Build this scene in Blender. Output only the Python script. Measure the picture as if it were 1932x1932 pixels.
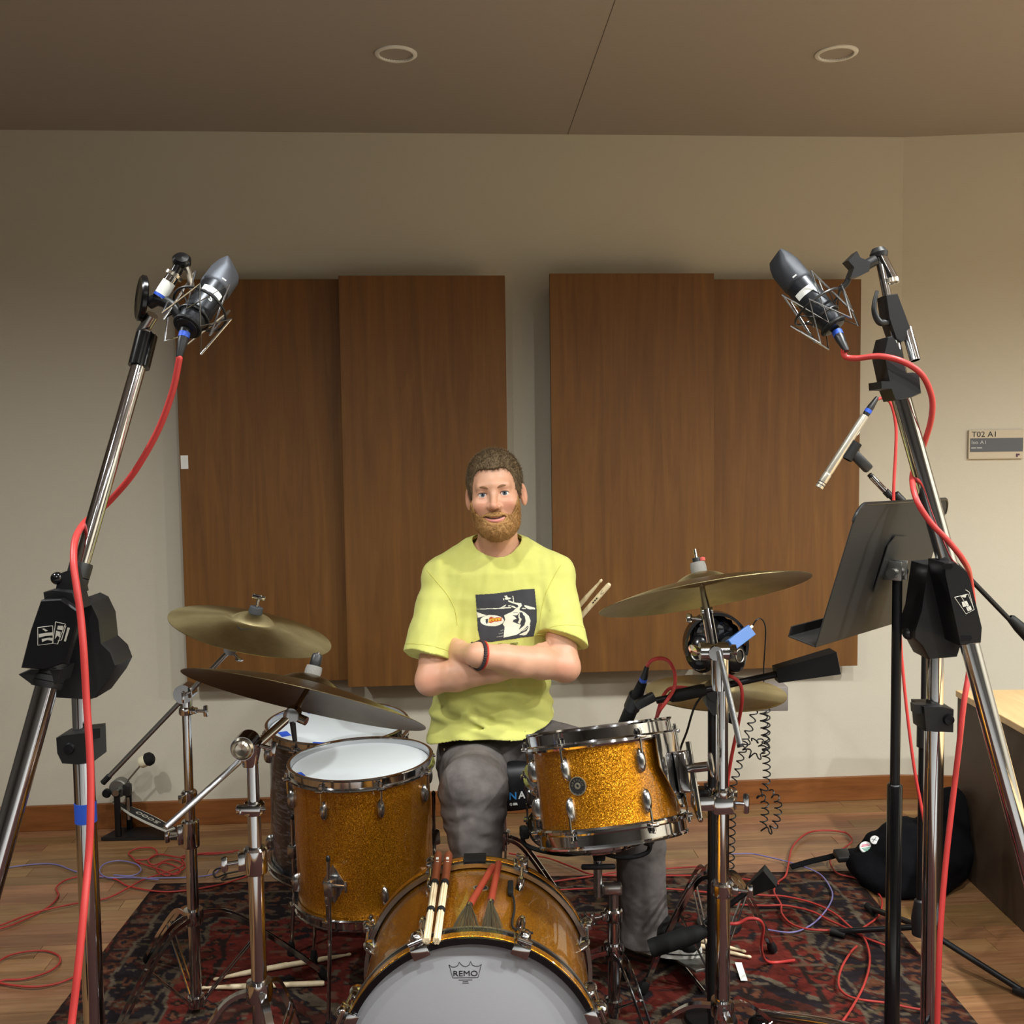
import bpy, bmesh, math, random
import numpy as np
from mathutils import Vector, Matrix
random.seed(7); rng = np.random.default_rng(7)
for _o in list(bpy.data.objects): bpy.data.objects.remove(_o)
SC = bpy.context.scene
COL = SC.collection
R = math.radians
# ------------------------------------------------------------------ camera
FPX, IMG, CAMH = 1900.0, 1932.0, 1.45
PITCH, ROLL = R(-3.77), R(-0.736)
cam_d = bpy.data.cameras.new('camera'); cam = bpy.data.objects.new('camera', cam_d); COL.objects.link(cam)
cam_d.sensor_width = 36.0; cam_d.lens = 36.0 * FPX / IMG; cam_d.clip_start = 0.02
CR = Matrix.Rotation(math.pi / 2 + PITCH, 3, 'X') @ Matrix.Rotation(ROLL, 3, 'Z')
cam.matrix_world = Matrix.Translation((0, 0, CAMH)) @ CR.to_4x4()
SC.camera = cam
# ------------------------------------------------------------------ room constants
YAW = R(3.93); WALL_D = 3.897; CEIL = 2.63
# ------------------------------------------------------------------ world and light
W = bpy.data.worlds.new('world'); SC.world = W; W.use_nodes = True
W.node_tree.nodes['Background'].inputs[0].default_value = (1.0, 0.93, 0.84, 1)
W.node_tree.nodes['Background'].inputs[1].default_value = 0.02
SC.view_settings.view_transform = 'Standard'; SC.view_settings.look = 'None'
SC.view_settings.gamma = 1.0; SC.view_settings.use_curve_mapping = False
SC.view_settings.exposure = 0.0
# recessed ceiling cans of the room (the row in view is switched off; rear row and rightmost pair are added bounce fill): x, y, watts, tilt towards the back wall
CANS_AND_FILL = [(-0.36, 1.75, 70), (1.02, 1.75, 120), (2.42, 1.75, 270), (-0.36, 0.35, 60), (1.02, 0.35, 120), (2.42, 0.35, 230), (-1.75, 1.75, 110), (-1.75, 0.35, 40), (-0.36, -1.05, 60), (1.02, -1.05, 80), (2.42, -1.05, 120), (3.4, 0.35, 200), (3.4, 1.75, 160)]
for _x, _y, _w in CANS_AND_FILL:
    l = bpy.data.lights.new('can_and_fill_light', 'SPOT'); l.energy = _w; l.color = (0.97, 1.0, 0.98)
    l.spot_size = R(160); l.spot_blend = 0.9; l.shadow_soft_size = 0.035
    o = bpy.data.objects.new('can_and_fill_light', l); COL.objects.link(o); o.location = (_x, _y, CEIL - 0.02)
# ------------------------------------------------------------------ pixel helpers (1932 x 1932 frame)
def ray(x, y): return CR @ Vector(((x - 966) / FPX, -(y - 966) / FPX, -1.0))
def P(x, y, d):
    r = ray(x, y); return Vector((0, 0, CAMH)) + r * (d / r.y)
def F(x, y, z=0.0):
    r = ray(x, y); return Vector((0, 0, CAMH)) + r * ((z - CAMH) / r.z)
WN = Vector((-math.sin(YAW), math.cos(YAW), 0)); WU = Vector((math.cos(YAW), math.sin(YAW), 0))
def WP(x, y, off=0.0):                                  # point on the back wall (off = metres in front of it)
    r = ray(x, y); t = (WALL_D - off) / WN.dot(r); return Vector((0, 0, CAMH)) + r * t
def V(*a): return Vector(a)
# ------------------------------------------------------------------ mesh builder
def frame(p, z, x=None):
    z = Vector(z).normalized(); x = Vector(x) if x is not None else (Vector((1, 0, 0)) if abs(z.x) < 0.9 else Vector((0, 1, 0)))
    x = (x - z * x.dot(z)).normalized(); y = z.cross(x)
    m = Matrix.Identity(4)
    for i in range(3): m[i][0], m[i][1], m[i][2], m[i][3] = x[i], y[i], z[i], p[i]
    return m
def cr(pts, n=8, closed=False):                         # Catmull-Rom through the points
    pts = [Vector(p) for p in pts]; out = []; N = len(pts)
    segs = N if closed else N - 1
    for i in range(segs):
        if closed: a, b, c, d = pts[(i - 1) % N], pts[i], pts[(i + 1) % N], pts[(i + 2) % N]
        else: a, b, c, d = pts[max(i - 1, 0)], pts[i], pts[i + 1], pts[min(i + 2, N - 1)]
        for k in range(n):
            t = k / n
            out.append(0.5 * ((2 * b) + (c - a) * t + (2 * a - 5 * b + 4 * c - d) * t * t + (3 * b - a - 3 * c + d) * t ** 3))
    if not closed: out.append(pts[-1])
    return out
class MB:
    def __init__(s): s.v = []; s.f = []
    def add(s, vs, fs):
        b = len(s.v); s.v += [tuple(v) for v in vs]; s.f += [tuple(i + b for i in f) for f in fs]; return s
    def box(s, c, d, M=None, b=0.0):
        bm = bmesh.new(); bmesh.ops.create_cube(bm, size=1.0)
        bmesh.ops.scale(bm, vec=d, verts=bm.verts)
        if b > 0: bmesh.ops.bevel(bm, geom=list(bm.edges), offset=b, segments=2, affect='EDGES', profile=0.5)
        T = Matrix.Translation(c) if M is None else M @ Matrix.Translation(c)
        bm.verts.index_update(); s.add([T @ v.co for v in bm.verts], [[v.index for v in f.verts] for f in bm.faces]); bm.free(); return s
    def lathe(s, prof, M, n=32, closed=False, a0=0.0, a1=None):
        full = a1 is None; a1 = 2 * math.pi if full else a1; cols = n if full else n + 1
        vs = []
        for k in range(cols):
            a = a0 + (a1 - a0) * k / n; c, q = math.cos(a), math.sin(a)
            for r, z in prof: vs.append(M @ Vector((r * c, r * q, z)))
        m = len(prof); fs = []
        for k in range(n):
            k2 = (k + 1) % cols if full else k + 1
            for i in range(m - 1 + (1 if closed else 0)):
                j = (i + 1) % m; fs.append((k * m + i, k2 * m + i, k2 * m + j, k * m + j))
        return s.add(vs, fs)
    def cyl(s, p0, p1, r0, r1=None, n=16, caps=True):
        p0, p1 = Vector(p0), Vector(p1); r1 = r0 if r1 is None else r1; L = (p1 - p0).length
        if L < 1e-9: return s
        pr = [(r0, 0), (r1, L)]
        if caps: pr = [(0.0001, 0)] + pr + [(0.0001, L)]
        return s.lathe(pr, frame(p0, p1 - p0), n)
    def tube(s, pts, r, n=8, closed=False):
        pts = [Vector(p) for p in pts]; N = len(pts); rs = r if isinstance(r, (list, tuple)) else [r] * N
        T = []
        for i in range(N):
            a = pts[(i - 1) % N] if closed or i else pts[0]; b = pts[(i + 1) % N] if closed or i < N - 1 else pts[-1]
            t = b - a; T.append(t.normalized() if t.length > 1e-9 else Vector((0, 0, 1)))
        x = T[0].orthogonal().normalized(); vs = []
        for i in range(N):
            x = x - T[i] * x.dot(T[i]); x = x.normalized() if x.length > 1e-6 else T[i].orthogonal().normalized()
            y = T[i].cross(x)
            for k in range(n):
                a = 2 * math.pi * k / n; vs.append(pts[i] + (x * math.cos(a) + y * math.sin(a)) * rs[i])
        fs = []
        for i in range(N if closed else N - 1):
            j = (i + 1) % N
            for k in range(n): k2 = (k + 1) % n; fs.append((i * n + k, i * n + k2, j * n + k2, j * n + k))
        if not closed: fs.append(tuple(range(n - 1, -1, -1))); fs.append(tuple(range((N - 1) * n, N * n)))
        return s.add(vs, fs)
    def prism(s, poly, h, M=None, z0=0.0):
        M = M or Matrix.Identity(4); n = len(poly)
        ar = sum(poly[i][0] * poly[(i + 1) % n][1] - poly[(i + 1) % n][0] * poly[i][1] for i in range(n))
        if ar < 0: poly = poly[::-1]
        vs = [M @ Vector((x, y, z0)) for x, y in poly] + [M @ Vector((x, y, z0 + h)) for x, y in poly]
        fs = [tuple(range(n - 1, -1, -1)), tuple(range(n, 2 * n))] + [(i, (i + 1) % n, n + (i + 1) % n, n + i) for i in range(n)]
        return s.add(vs, fs)
    def ball(s, c, r, sc=(1, 1, 1), M=None, n=20, m=12):
        pr = [(max(math.sin(math.pi * i / m), 1e-4) * r, -math.cos(math.pi * i / m) * r) for i in range(m + 1)]
        T = (M or Matrix.Identity(4)) @ Matrix.Translation(c) @ Matrix.Diagonal((*sc, 1))
        return s.lathe(pr, T, n)
    def build(s, name, mat, parent=None, smooth=38, **kw):
        me = bpy.data.meshes.new(name); me.from_pydata(s.v, [], s.f); me.validate()
        bm = bmesh.new(); bm.from_mesh(me); bmesh.ops.remove_doubles(bm, verts=bm.verts, dist=2e-5)
        bmesh.ops.recalc_face_normals(bm, faces=bm.faces); bm.to_mesh(me); bm.free()
        return put(name, me, mat, parent, smooth, **kw)
def put(name, me, mat, parent=None, smooth=38, label=None, cat=None, group=None, kind=None):
    if smooth and len(me.polygons):
        me.polygons.foreach_set('use_smooth', [True] * len(me.polygons)); me.set_sharp_from_angle(angle=R(smooth))
    me.materials.append(mat if not isinstance(mat, str) else M[mat])
    o = bpy.data.objects.new(name, me); COL.objects.link(o)
    if parent is not None:
        o.parent = parent
        if parent.type == 'EMPTY': o.matrix_parent_inverse = parent.matrix_basis.inverted()
    tag(o, label, cat, group, kind); return o
def tag(o, label=None, cat=None, group=None, kind=None):
    if label: o['label'] = label
    if cat: o['category'] = cat
    if group: o['group'] = group
    if kind: o['kind'] = kind
    return o
def thing(name, label, cat, loc=(0, 0, 0), group=None):
    o = bpy.data.objects.new(name, None); COL.objects.link(o); o.empty_display_size = 0.05
    o.location = loc; o.matrix_basis = Matrix.Translation(loc); return tag(o, label, cat, group)
def text(name, body, size, Mx, mat, parent=None, h=0.0004, align='LEFT', sx=1.0, bold=0.0):
    cu = bpy.data.curves.new(name, 'FONT'); cu.body = body; cu.size = size; cu.extrude = h; cu.align_x = align; cu.offset = bold; cu.resolution_u = 3
    t = bpy.data.objects.new(name, cu); COL.objects.link(t)
    dg = bpy.context.evaluated_depsgraph_get(); me = bpy.data.meshes.new_from_object(t.evaluated_get(dg))
    bpy.data.objects.remove(t); bpy.data.curves.remove(cu)
    me.transform(Mx @ Matrix.Diagonal((sx, 1, 1, 1))); me.materials.clear()
    return put(name, me, mat, parent, 0)
# ------------------------------------------------------------------ materials
M = {}
def s2l(c): return tuple(((v / 255) / 12.92 if v / 255 <= 0.04045 else ((v / 255 + 0.055) / 1.055) ** 2.4) for v in c)
class NT:
    def __init__(s, name):
        s.m = bpy.data.materials.new(name); s.m.use_nodes = True; s.t = s.m.node_tree; s.b = s.t.nodes['Principled BSDF']; M[name] = s.m
    def n(s, ty, **kw):
        x = s.t.nodes.new(ty)
        for k, v in kw.items():
            if k.startswith('i_'): x.inputs[k[2:].replace('_', ' ')].default_value = v
            else: setattr(x, k, v)
        return x
    def l(s, a, b): s.t.links.new(a, b)
    def ramp(s, fac, stops):
        r = s.n('ShaderNodeValToRGB'); e = r.color_ramp.elements
        while len(e) < len(stops): e.new(0.5)
        for el, (p, c) in zip(e, stops): el.position = p; el.color = (*c, 1)
        s.l(fac, r.inputs[0]); return r.outputs[0]
    def coord(s, scale=(1, 1, 1), rot=(0, 0, 0), kind='Object'):
        tc = s.n('ShaderNodeTexCoord'); mp = s.n('ShaderNodeMapping'); mp.inputs['Scale'].default_value = scale; mp.inputs['Rotation'].default_value = rot
        s.l(tc.outputs[kind], mp.inputs[0]); return mp.outputs[0]
    def noise(s, vec, scale, detail=4, rough=0.5, dist=0.0):
        x = s.n('ShaderNodeTexNoise'); x.inputs['Scale'].default_value = scale; x.inputs['Detail'].default_value = detail
        x.inputs['Roughness'].default_value = rough; x.inputs['Distortion'].default_value = dist
        s.l(vec, x.inputs['Vector']); return x.outputs['Fac']
    def bump(s, h, strength=0.2, dist=0.002):
        x = s.n('ShaderNodeBump'); x.inputs['Strength'].default_value = strength; x.inputs['Distance'].default_value = dist
        s.l(h, x.inputs['Height']); s.l(x.outputs[0], s.b.inputs['Normal']); return x
def pm(name, rgb, rough=0.5, metal=0.0, spec=0.5, bump=None, var=0.0, coat=0.0, vscale=30, em=None, lin=False, sheen=0.0, alpha=None):
    q = NT(name); c = rgb if lin else s2l(rgb); b = q.b.inputs
    b['Base Color'].default_value = (*c, 1); b['Roughness'].default_value = rough; b['Metallic'].default_value = metal
    b['Specular IOR Level'].default_value = spec; b['Coat Weight'].default_value = coat; b['Coat Roughness'].default_value = 0.06
    if sheen: b['Sheen Weight'].default_value = sheen
    if var or bump: vec = q.coord()
    if var:
        nf = q.noise(vec, vscale, 5, 0.6)
        q.l(q.ramp(nf, [(0.25, tuple(v * (1 - var) for v in c)), (0.75, tuple(min(1, v * (1 + var)) for v in c))]), b['Base Color'])
    if bump: q.bump(q.noise(vec, bump[0], 5, 0.6), bump[1], bump[2])
    if em: b['Emission Color'].default_value = (*em[0], 1); b['Emission Strength'].default_value = em[1]
    return q
def wood(name, stops, grain=(28, 28, 1.6), rough=0.42, scale=1.0, bump=0.08, obj_rand=0.0, coat=0.0):
    q = NT(name); vec = q.coord(grain)
    if obj_rand:
        oi = q.n('ShaderNodeObjectInfo'); ad = q.n('ShaderNodeVectorMath', operation='ADD'); sc = q.n('ShaderNodeVectorMath', operation='SCALE')
        cx = q.n('ShaderNodeCombineXYZ'); q.l(oi.outputs['Random'], cx.inputs[0]); q.l(oi.outputs['Random'], cx.inputs[1]); q.l(cx.outputs[0], sc.inputs[0]); sc.inputs['Scale'].default_value = 57.0
        q.l(vec, ad.inputs[0]); q.l(sc.outputs[0], ad.inputs[1]); vec = ad.outputs[0]
    nf = q.noise(vec, scale, 6, 0.62, 0.6)
    col = q.ramp(nf, stops)
    if obj_rand:
        hs = q.n('ShaderNodeHueSaturation'); mr = q.n('ShaderNodeMapRange'); mr.inputs['To Min'].default_value = 1 - obj_rand; mr.inputs['To Max'].default_value = 1 + obj_rand
        q.l(oi.outputs['Random'], mr.inputs[0]); q.l(mr.outputs[0], hs.inputs['Value']); q.l(col, hs.inputs['Color'])
        m2 = q.n('ShaderNodeMath', operation='MULTIPLY_ADD'); m2.inputs[1].default_value = -0.028; m2.inputs[2].default_value = 0.514
        fr = q.n('ShaderNodeMath', operation='FRACT'); mm = q.n('ShaderNodeMath', operation='MULTIPLY'); mm.inputs[1].default_value = 7.31
        q.l(oi.outputs['Random'], mm.inputs[0]); q.l(mm.outputs[0], fr.inputs[0]); q.l(fr.outputs[0], m2.inputs[0]); q.l(m2.outputs[0], hs.inputs['Hue'])
        col = hs.outputs[0]
    q.l(col, q.b.inputs['Base Color']); q.b.inputs['Roughness'].default_value = rough; q.b.inputs['Coat Weight'].default_value = coat; q.b.inputs['Coat Roughness'].default_value = 0.15
    q.bump(nf, bump, 0.001); return q
pm('wall', (202, 194, 176), 0.85, spec=0.2, bump=(220, 0.25, 0.002))
pm('ceiling', (164, 154, 144), 0.9, spec=0.15, bump=(260, 0.25, 0.002))
wood('panel_wood', [(0.25, s2l((94, 57, 13))), (0.5, s2l((110, 69, 18))), (0.75, s2l((124, 81, 25)))], grain=(14, 14, 0.9), rough=0.62, scale=2.2)
wood('base_wood', [(0.25, s2l((104, 58, 24))), (0.5, s2l((128, 76, 34))), (0.8, s2l((146, 90, 44)))], grain=(2, 30, 30), rough=0.45, scale=1.5)
wood('plank_wood', [(0.2, s2l((102, 71, 45))), (0.5, s2l((133, 96, 62))), (0.8, s2l((151, 115, 79)))], grain=(3, 40, 40), rough=0.38, scale=1.4, obj_rand=0.24, coat=0.1)
wood('maple', [(0.2, s2l((196, 160, 108))), (0.8, s2l((222, 190, 138)))], grain=(30, 3, 30), rough=0.4, scale=1.0)
wood('stick_wood', [(0.2, s2l((214, 190, 150))), (0.8, s2l((238, 220, 186)))], grain=(40, 40, 6), rough=0.45, scale=1.2)
wood('cabinet_wood', [(0.2, s2l((60, 46, 34))), (0.8, s2l((84, 66, 50)))], grain=(20, 3, 3), rough=0.55)
pm('dark_edge', (52, 36, 26), 0.6)
pm('ceiling_line', (92, 82, 72), 0.9)
pm('black_desk', (34, 33, 32), 0.55, spec=0.3)
pm('seam', (196, 190, 92), 0.9)
pm('joint', (60, 40, 24), 0.8)
pm('chrome', (196, 196, 198), 0.09, 1.0)
pm('chrome_soft', (190, 190, 190), 0.22, 1.0)
pm('steel', (170, 168, 164), 0.32, 1.0)
pm('bright_rod', (190, 192, 196), 0.3, 1.0)
pm('nickel', (200, 192, 178), 0.25, 1.0)
pm('black_plastic', (26, 26, 27), 0.42, bump=(300, 0.1, 0.001))
pm('black_gloss', (14, 14, 15), 0.16)
pm('black_metal', (30, 30, 32), 0.36, 0.5)
pm('black_matte', (22, 22, 22), 0.75, spec=0.25, bump=(400, 0.15, 0.001))
pm('rubber', (20, 20, 20), 0.6, spec=0.3)
pm('mic_body', (44, 46, 50), 0.38, 0.6)
pm('mic_grille', (92, 95, 102), 0.5, 0.7, bump=(900, 0.5, 0.001))
pm('mic_grille_dark', (58, 60, 64), 0.5, 0.6, bump=(900, 0.5, 0.001))
pm('pencil_mic', (206, 200, 186), 0.34, 0.7)
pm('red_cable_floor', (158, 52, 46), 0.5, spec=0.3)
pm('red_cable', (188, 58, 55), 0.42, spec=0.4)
pm('purple_cable', (112, 104, 150), 0.5)
pm('black_cable', (20, 19, 19), 0.45)
pm('blue_tape', (40, 84, 196), 0.6)
pm('white_paint', (226, 224, 216), 0.5)
pm('white_label', (236, 236, 230), 0.6)
pm('black_ink', (24, 24, 26), 0.6)
pm('logo_ink', (198, 194, 182), 0.55)
pm('felt_grey', (132, 130, 126), 0.95, spec=0.1, bump=(500, 0.6, 0.002))
pm('felt_dark', (70, 72, 76), 0.95, spec=0.1, bump=(500, 0.6, 0.002))
pm('felt_red', (196, 92, 84), 0.8, spec=0.1)
pm('drum_head', (208, 214, 217), 0.6, spec=0.35, bump=(500, 0.2, 0.001))
pm('kick_head', (172, 172, 176), 0.55, spec=0.35, bump=(500, 0.15, 0.001))
pm('sign_beige', (196, 182, 158), 0.6); pm('sign_grey', (86, 88, 92), 0.5); pm('sign_light', (190, 190, 188), 0.6); pm('sign_logo', (84, 48, 66), 0.5)
pm('headphone_blue', (70, 112, 176), 0.4)
pm('fabric_black', (13, 13, 16), 0.92, spec=0.1, bump=(260, 0.5, 0.003))
pm('cream', (236, 228, 196), 0.6)
pm('red_handle', (140, 52, 32), 0.5, bump=(200, 0.2, 0.001), var=0.15)
pm('brown_handle', (112, 54, 30), 0.45, var=0.15)
pm('wire', (104, 96, 78), 0.45, 0.7)
pm('grey_box', (120, 112, 106), 0.55)
pm('badge_ring', (150, 142, 122), 0.4, 0.6)
pm('pedal_grey', (120, 118, 112), 0.4, 0.6)
pm('pin_white', (228, 226, 224), 0.4); pm('pin_green', (90, 150, 130), 0.4); pm('pin_pink', (214, 110, 130), 0.4)
def sparkle(name, c0, c1, c2, scale=850):
    q = NT(name); vec = q.coord()
    vo = q.n('ShaderNodeTexVoronoi'); vo.inputs['Scale'].default_value = scale; q.l(vec, vo.inputs['Vector'])
    sp = q.n('ShaderNodeSeparateColor'); q.l(vo.outputs['Color'], sp.inputs[0])
    col = q.ramp(sp.outputs[0], [(0.0, c0), (0.5, c1), (1.0, c2)]); q.l(col, q.b.inputs['Base Color'])
    q.b.inputs['Metallic'].default_value = 0.85; q.b.inputs['Roughness'].default_value = 0.36
    q.b.inputs['Coat Weight'].default_value = 0.9; q.b.inputs['Coat Roughness'].default_value = 0.04
    # each flake tilts its own way
    g = q.n('ShaderNodeNewGeometry'); sub = q.n('ShaderNodeVectorMath', operation='SUBTRACT'); sub.inputs[1].default_value = (0.5, 0.5, 0.5)
    q.l(vo.outputs['Color'], sub.inputs[0]); sc = q.n('ShaderNodeVectorMath', operation='SCALE'); sc.inputs['Scale'].default_value = 0.6; q.l(sub.outputs[0], sc.inputs[0])
    ad = q.n('ShaderNodeVectorMath', operation='ADD'); q.l(g.outputs['Normal'], ad.inputs[0]); q.l(sc.outputs[0], ad.inputs[1])
    nm = q.n('ShaderNodeVectorMath', operation='NORMALIZE'); q.l(ad.outputs[0], nm.inputs[0]); q.l(nm.outputs[0], q.b.inputs['Normal'])
    return q
sparkle('gold_sparkle', s2l((150, 88, 2)), s2l((190, 118, 8)), s2l((232, 166, 40)))
def oyster():
    q = NT('black_oyster'); vec = q.coord((6, 6, 22)); nf = q.noise(vec, 2.5, 5, 0.6, 1.6)
    q.l(q.ramp(nf, [(0.35, s2l((16, 15, 16))), (0.52, s2l((40, 38, 40))), (0.6, s2l((92, 88, 92))), (0.66, s2l((30, 28, 30)))]), q.b.inputs['Base Color'])
    q.b.inputs['Roughness'].default_value = 0.3; q.b.inputs['Coat Weight'].default_value = 0.7; q.b.inputs['Coat Roughness'].default_value = 0.05
oyster()
def cymbal_mat(name, c0, c1, rough):
    q = NT(name); tc = q.n('ShaderNodeTexCoord'); ln = q.n('ShaderNodeVectorMath', operation='LENGTH'); sx = q.n('ShaderNodeSeparateXYZ')
    q.l(tc.outputs['Object'], sx.inputs[0]); cx = q.n('ShaderNodeCombineXYZ'); q.l(sx.outputs[0], cx.inputs[0]); q.l(sx.outputs[1], cx.inputs[1]); q.l(cx.outputs[0], ln.inputs[0])
    w = q.n('ShaderNodeMath', operation='MULTIPLY'); w.inputs[1].default_value = 2600.0; q.l(ln.outputs['Value'], w.inputs[0])
    sn = q.n('ShaderNodeMath', operation='SINE'); q.l(w.outputs[0], sn.inputs[0])
    nf = q.noise(tc.outputs['Object'], 9, 5, 0.65); q.l(q.ramp(nf, [(0.3, c0), (0.7, c1)]), q.b.inputs['Base Color'])
    q.b.inputs['Metallic'].default_value = 1.0; q.b.inputs['Roughness'].default_value = rough
    q.b.inputs['Anisotropic'].default_value = 0.75
    tg = q.n('ShaderNodeTangent', direction_type='RADIAL', axis='Z'); q.l(tg.outputs[0], q.b.inputs['Tangent'])
    q.bump(sn.outputs[0], 0.12, 0.0004)
cymbal_mat('cymbal', s2l((158, 144, 104)), s2l((190, 176, 132)), 0.40)
cymbal_mat('cymbal_dark', s2l((112, 98, 72)), s2l((140, 124, 92)), 0.3)
# ------------------------------------------------------------------ the room
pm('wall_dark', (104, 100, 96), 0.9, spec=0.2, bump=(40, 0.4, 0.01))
def struct(o): o['kind'] = 'structure'; return o
RW = Matrix(((WU.x, WN.x, 0, 0), (WU.y, WN.y, 0, 0), (0, 0, 1, 0), (0, 0, 0, 1)))     # wall frame: u along the back wall, v towards it, z up
UC = 1.60 + 0.0                                          # u where the wall bends
_c = WP(1697, 900); UC = _c.dot(WU)
BEND = R(-9.5)
def wbox(mb, u0, u1, v0, v1, z0, z1, b=0.0): return mb.box(((u0 + u1) / 2, (v0 + v1) / 2, (z0 + z1) / 2), (u1 - u0, v1 - v0, z1 - z0), RW, b)
struct(wbox(MB(), -3.6, UC, WALL_D, WALL_D + 0.12, 0, CEIL).build('wall_back', 'wall', smooth=0))
RW2 = RW @ Matrix.Translation((UC, WALL_D, 0)) @ Matrix.Rotation(BEND, 4, 'Z')        # frame of the angled stretch on the right
struct(MB().box((1.5, 0.06, CEIL / 2), (3.0, 0.12, CEIL), RW2).build('wall_angled', 'wall', smooth=0))
struct(wbox(MB(), -3.72, -3.6, -3.2, WALL_D + 0.12, 0, CEIL).build('wall_left', 'wall_dark', smooth=0))
struct(wbox(MB(), 4.0, 4.12, -3.2, WALL_D + 0.12, 0, CEIL).build('wall_right', 'wall', smooth=0))
struct(wbox(MB(), -3.72, 4.12, -3.32, -3.2, 0, CEIL).build('wall_front', 'wall_dark', smooth=0))
ce = struct(wbox(MB(), -3.72, 4.12, -3.32, WALL_D + 0.12, CEIL, CEIL + 0.1).build('ceiling', 'ceiling', smooth=0))
# hairline joint between two ceiling boards
sj = [P(1160, 0, 1), P(1075, 247, 1)]
def on_ceiling(x, y):
    r = ray(x, y); return V(0, 0, CAMH) + r * ((CEIL - CAMH) / r.z)
a_, b_ = on_ceiling(1158, 8), on_ceiling(1076, 240)
MB().box(((a_ - b_).length * 0.5, 0, 0), ((a_ - b_).length * 1.6, 0.0015, 0.001), frame(b_ + V(0, 0, -0.0005), (0, 0, 1), a_ - b_)).build('ceiling_joint', 'ceiling_line', ce, 0)
fl = struct(wbox(MB(), -3.72, 4.12, -3.32, WALL_D + 0.12, -0.12, -0.006).build('floor', 'joint', smooth=0))
# floorboards, laid parallel to the back wall; shared meshes in a few lengths
PW, LENS = 0.072, (0.55, 0.7, 0.85, 1.0)
pm_ = {}
for L in LENS:
    m = MB().box((0, 0, -0.009), (L - 0.0012, PW - 0.0012, 0.018), None, 0.0006)
    me = bpy.data.meshes.new('plank'); me.from_pydata(m.v, [], m.f); me.materials.append(M['plank_wood']); pm_[L] = me
row = 0; v = WALL_D - PW / 2
while v > 2.05:
    u = -2.25 - random.random() * 0.7
    while u < 2.35:
        L = random.choice(LENS); o = bpy.data.objects.new('plank', pm_[L]); COL.objects.link(o); o.parent = fl
        o.matrix_basis = RW @ Matrix.Translation((u + L / 2, v, random.uniform(-0.0004, 0.0))); u += L
    v -= PW
# the part of the floor nobody sees singly
far = MB()
wbox(far, -3.72, 4.12, -3.32, v + PW / 2, -0.02, 0.0)
far.build('plank_field', 'plank_wood', fl, 0)['kind'] = 'stuff'
pm('bounce_carpet', (168, 166, 164), 0.95, spec=0.1, bump=(300, 0.5, 0.004))
wbox(MB(), -3.5, 3.9, -3.1, 0.55, 0.0, 0.008).build('bounce_carpet_area', 'bounce_carpet', fl, 0)  # unseen grey carpet, added to bounce neutral light and tone down chrome reflections
BH, BT = 0.098, 0.014
struct(wbox(MB(), -3.6, UC, WALL_D - BT, WALL_D, 0, BH, 0.002).build('baseboard_back', 'base_wood', smooth=0))
struct(MB().box((1.4, -BT / 2, BH / 2), (2.8, BT, BH), RW2, 0.002).build('baseboard_angled', 'base_wood', smooth=0))
# ------------------------------------------------------------------ acoustic panels
def panel(x0, x1, y0, y1, off, th, label):
    a, b = WP(x0, y0, off), WP(x1, y1, off); u0, u1 = a.dot(WU), b.dot(WU); z0, z1 = b.z, a.z
    c = RW @ V((u0 + u1) / 2, WALL_D, z0)
    t = thing('acoustic_panel', label, 'panel', c, 'wooden acoustic panels on the back wall')
    v0 = WALL_D - off
    wbox(MB(), u0, u1, v0, v0 + 0.019, z0, z1, 0.0015).build('panel_face', 'panel_wood', t, 0)
    m = MB(); s = 0.018; e = 0.022
    wbox(m, u0 + e, u0 + e + s, v0 + 0.019, WALL_D, z0 + e, z1 - e); wbox(m, u1 - e - s, u1 - e, v0 + 0.019, WALL_D, z0 + e, z1 - e)
    wbox(m, u0 + e + s, u1 - e - s, v0 + 0.019, WALL_D, z0 + e, z0 + e + s); wbox(m, u0 + e + s, u1 - e - s, v0 + 0.019, WALL_D, z1 - e - s, z1 - e)
    m.build('backing_frame', 'dark_edge', t, 0)
    return t
panel(327, 657, 527, 1283, 0.085, 0.02, 'leftmost brown wooden wall panel with a small white sticker')
panel(638, 963, 520, 1288, 0.14, 0.02, 'raised brown wooden panel behind the drummer, left of the gap')
panel(1037, 1347, 516, 1262, 0.14, 0.02, 'raised brown wooden panel right of the gap behind the drummer')
panel(1344, 1618, 527, 1256, 0.085, 0.02, 'rightmost brown wooden wall panel behind the music stand')
a = WP(348, 872, 0.0862)
MB().box((0, 0, 0), (0.027, 0.0008, 0.05), RW @ Matrix.Translation(RW.inverted() @ a)).build('paper_sticker', 'white_label', None, 0, label='small white paper sticker on the leftmost wooden panel', cat='sticker')
# ------------------------------------------------------------------ ceiling cans
def can(x, y, label, lit=False, grp=None):
    t = thing('ceiling_downlight', label, 'ceiling light', (x, y, CEIL), grp)
    T = Matrix.Translation((x, y, CEIL))
    MB().lathe([(0.050, 0.0), (0.064, 0.0), (0.064, -0.003), (0.060, -0.006), (0.052, -0.006), (0.050, -0.003)], T, 40, closed=True).build('trim_ring', 'white_paint', t)
    MB().lathe([(0.0505, -0.004), (0.048, 0.012), (0.040, 0.035), (0.03, 0.05), (0.0001, 0.05)], T, 36).build('reflector', 'chrome_soft', t)
    MB().lathe([(0.0001, 0.012), (0.018, 0.014), (0.026, 0.024), (0.022, 0.04), (0.012, 0.049), (0.0001, 0.049)], T, 24).build('bulb', 'lamp_glow' if lit else 'white_paint', t)
pm('lamp_glow', (255, 240, 215), 0.5, em=((1.0, 0.88, 0.7), 12.0))
c = on_ceiling(747, 101); can(c.x, c.y, 'unlit round recessed ceiling light, left of the two')
c2 = on_ceiling(1578, 100); can(c2.x, c2.y, 'unlit round recessed ceiling light, right of the two')
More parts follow.
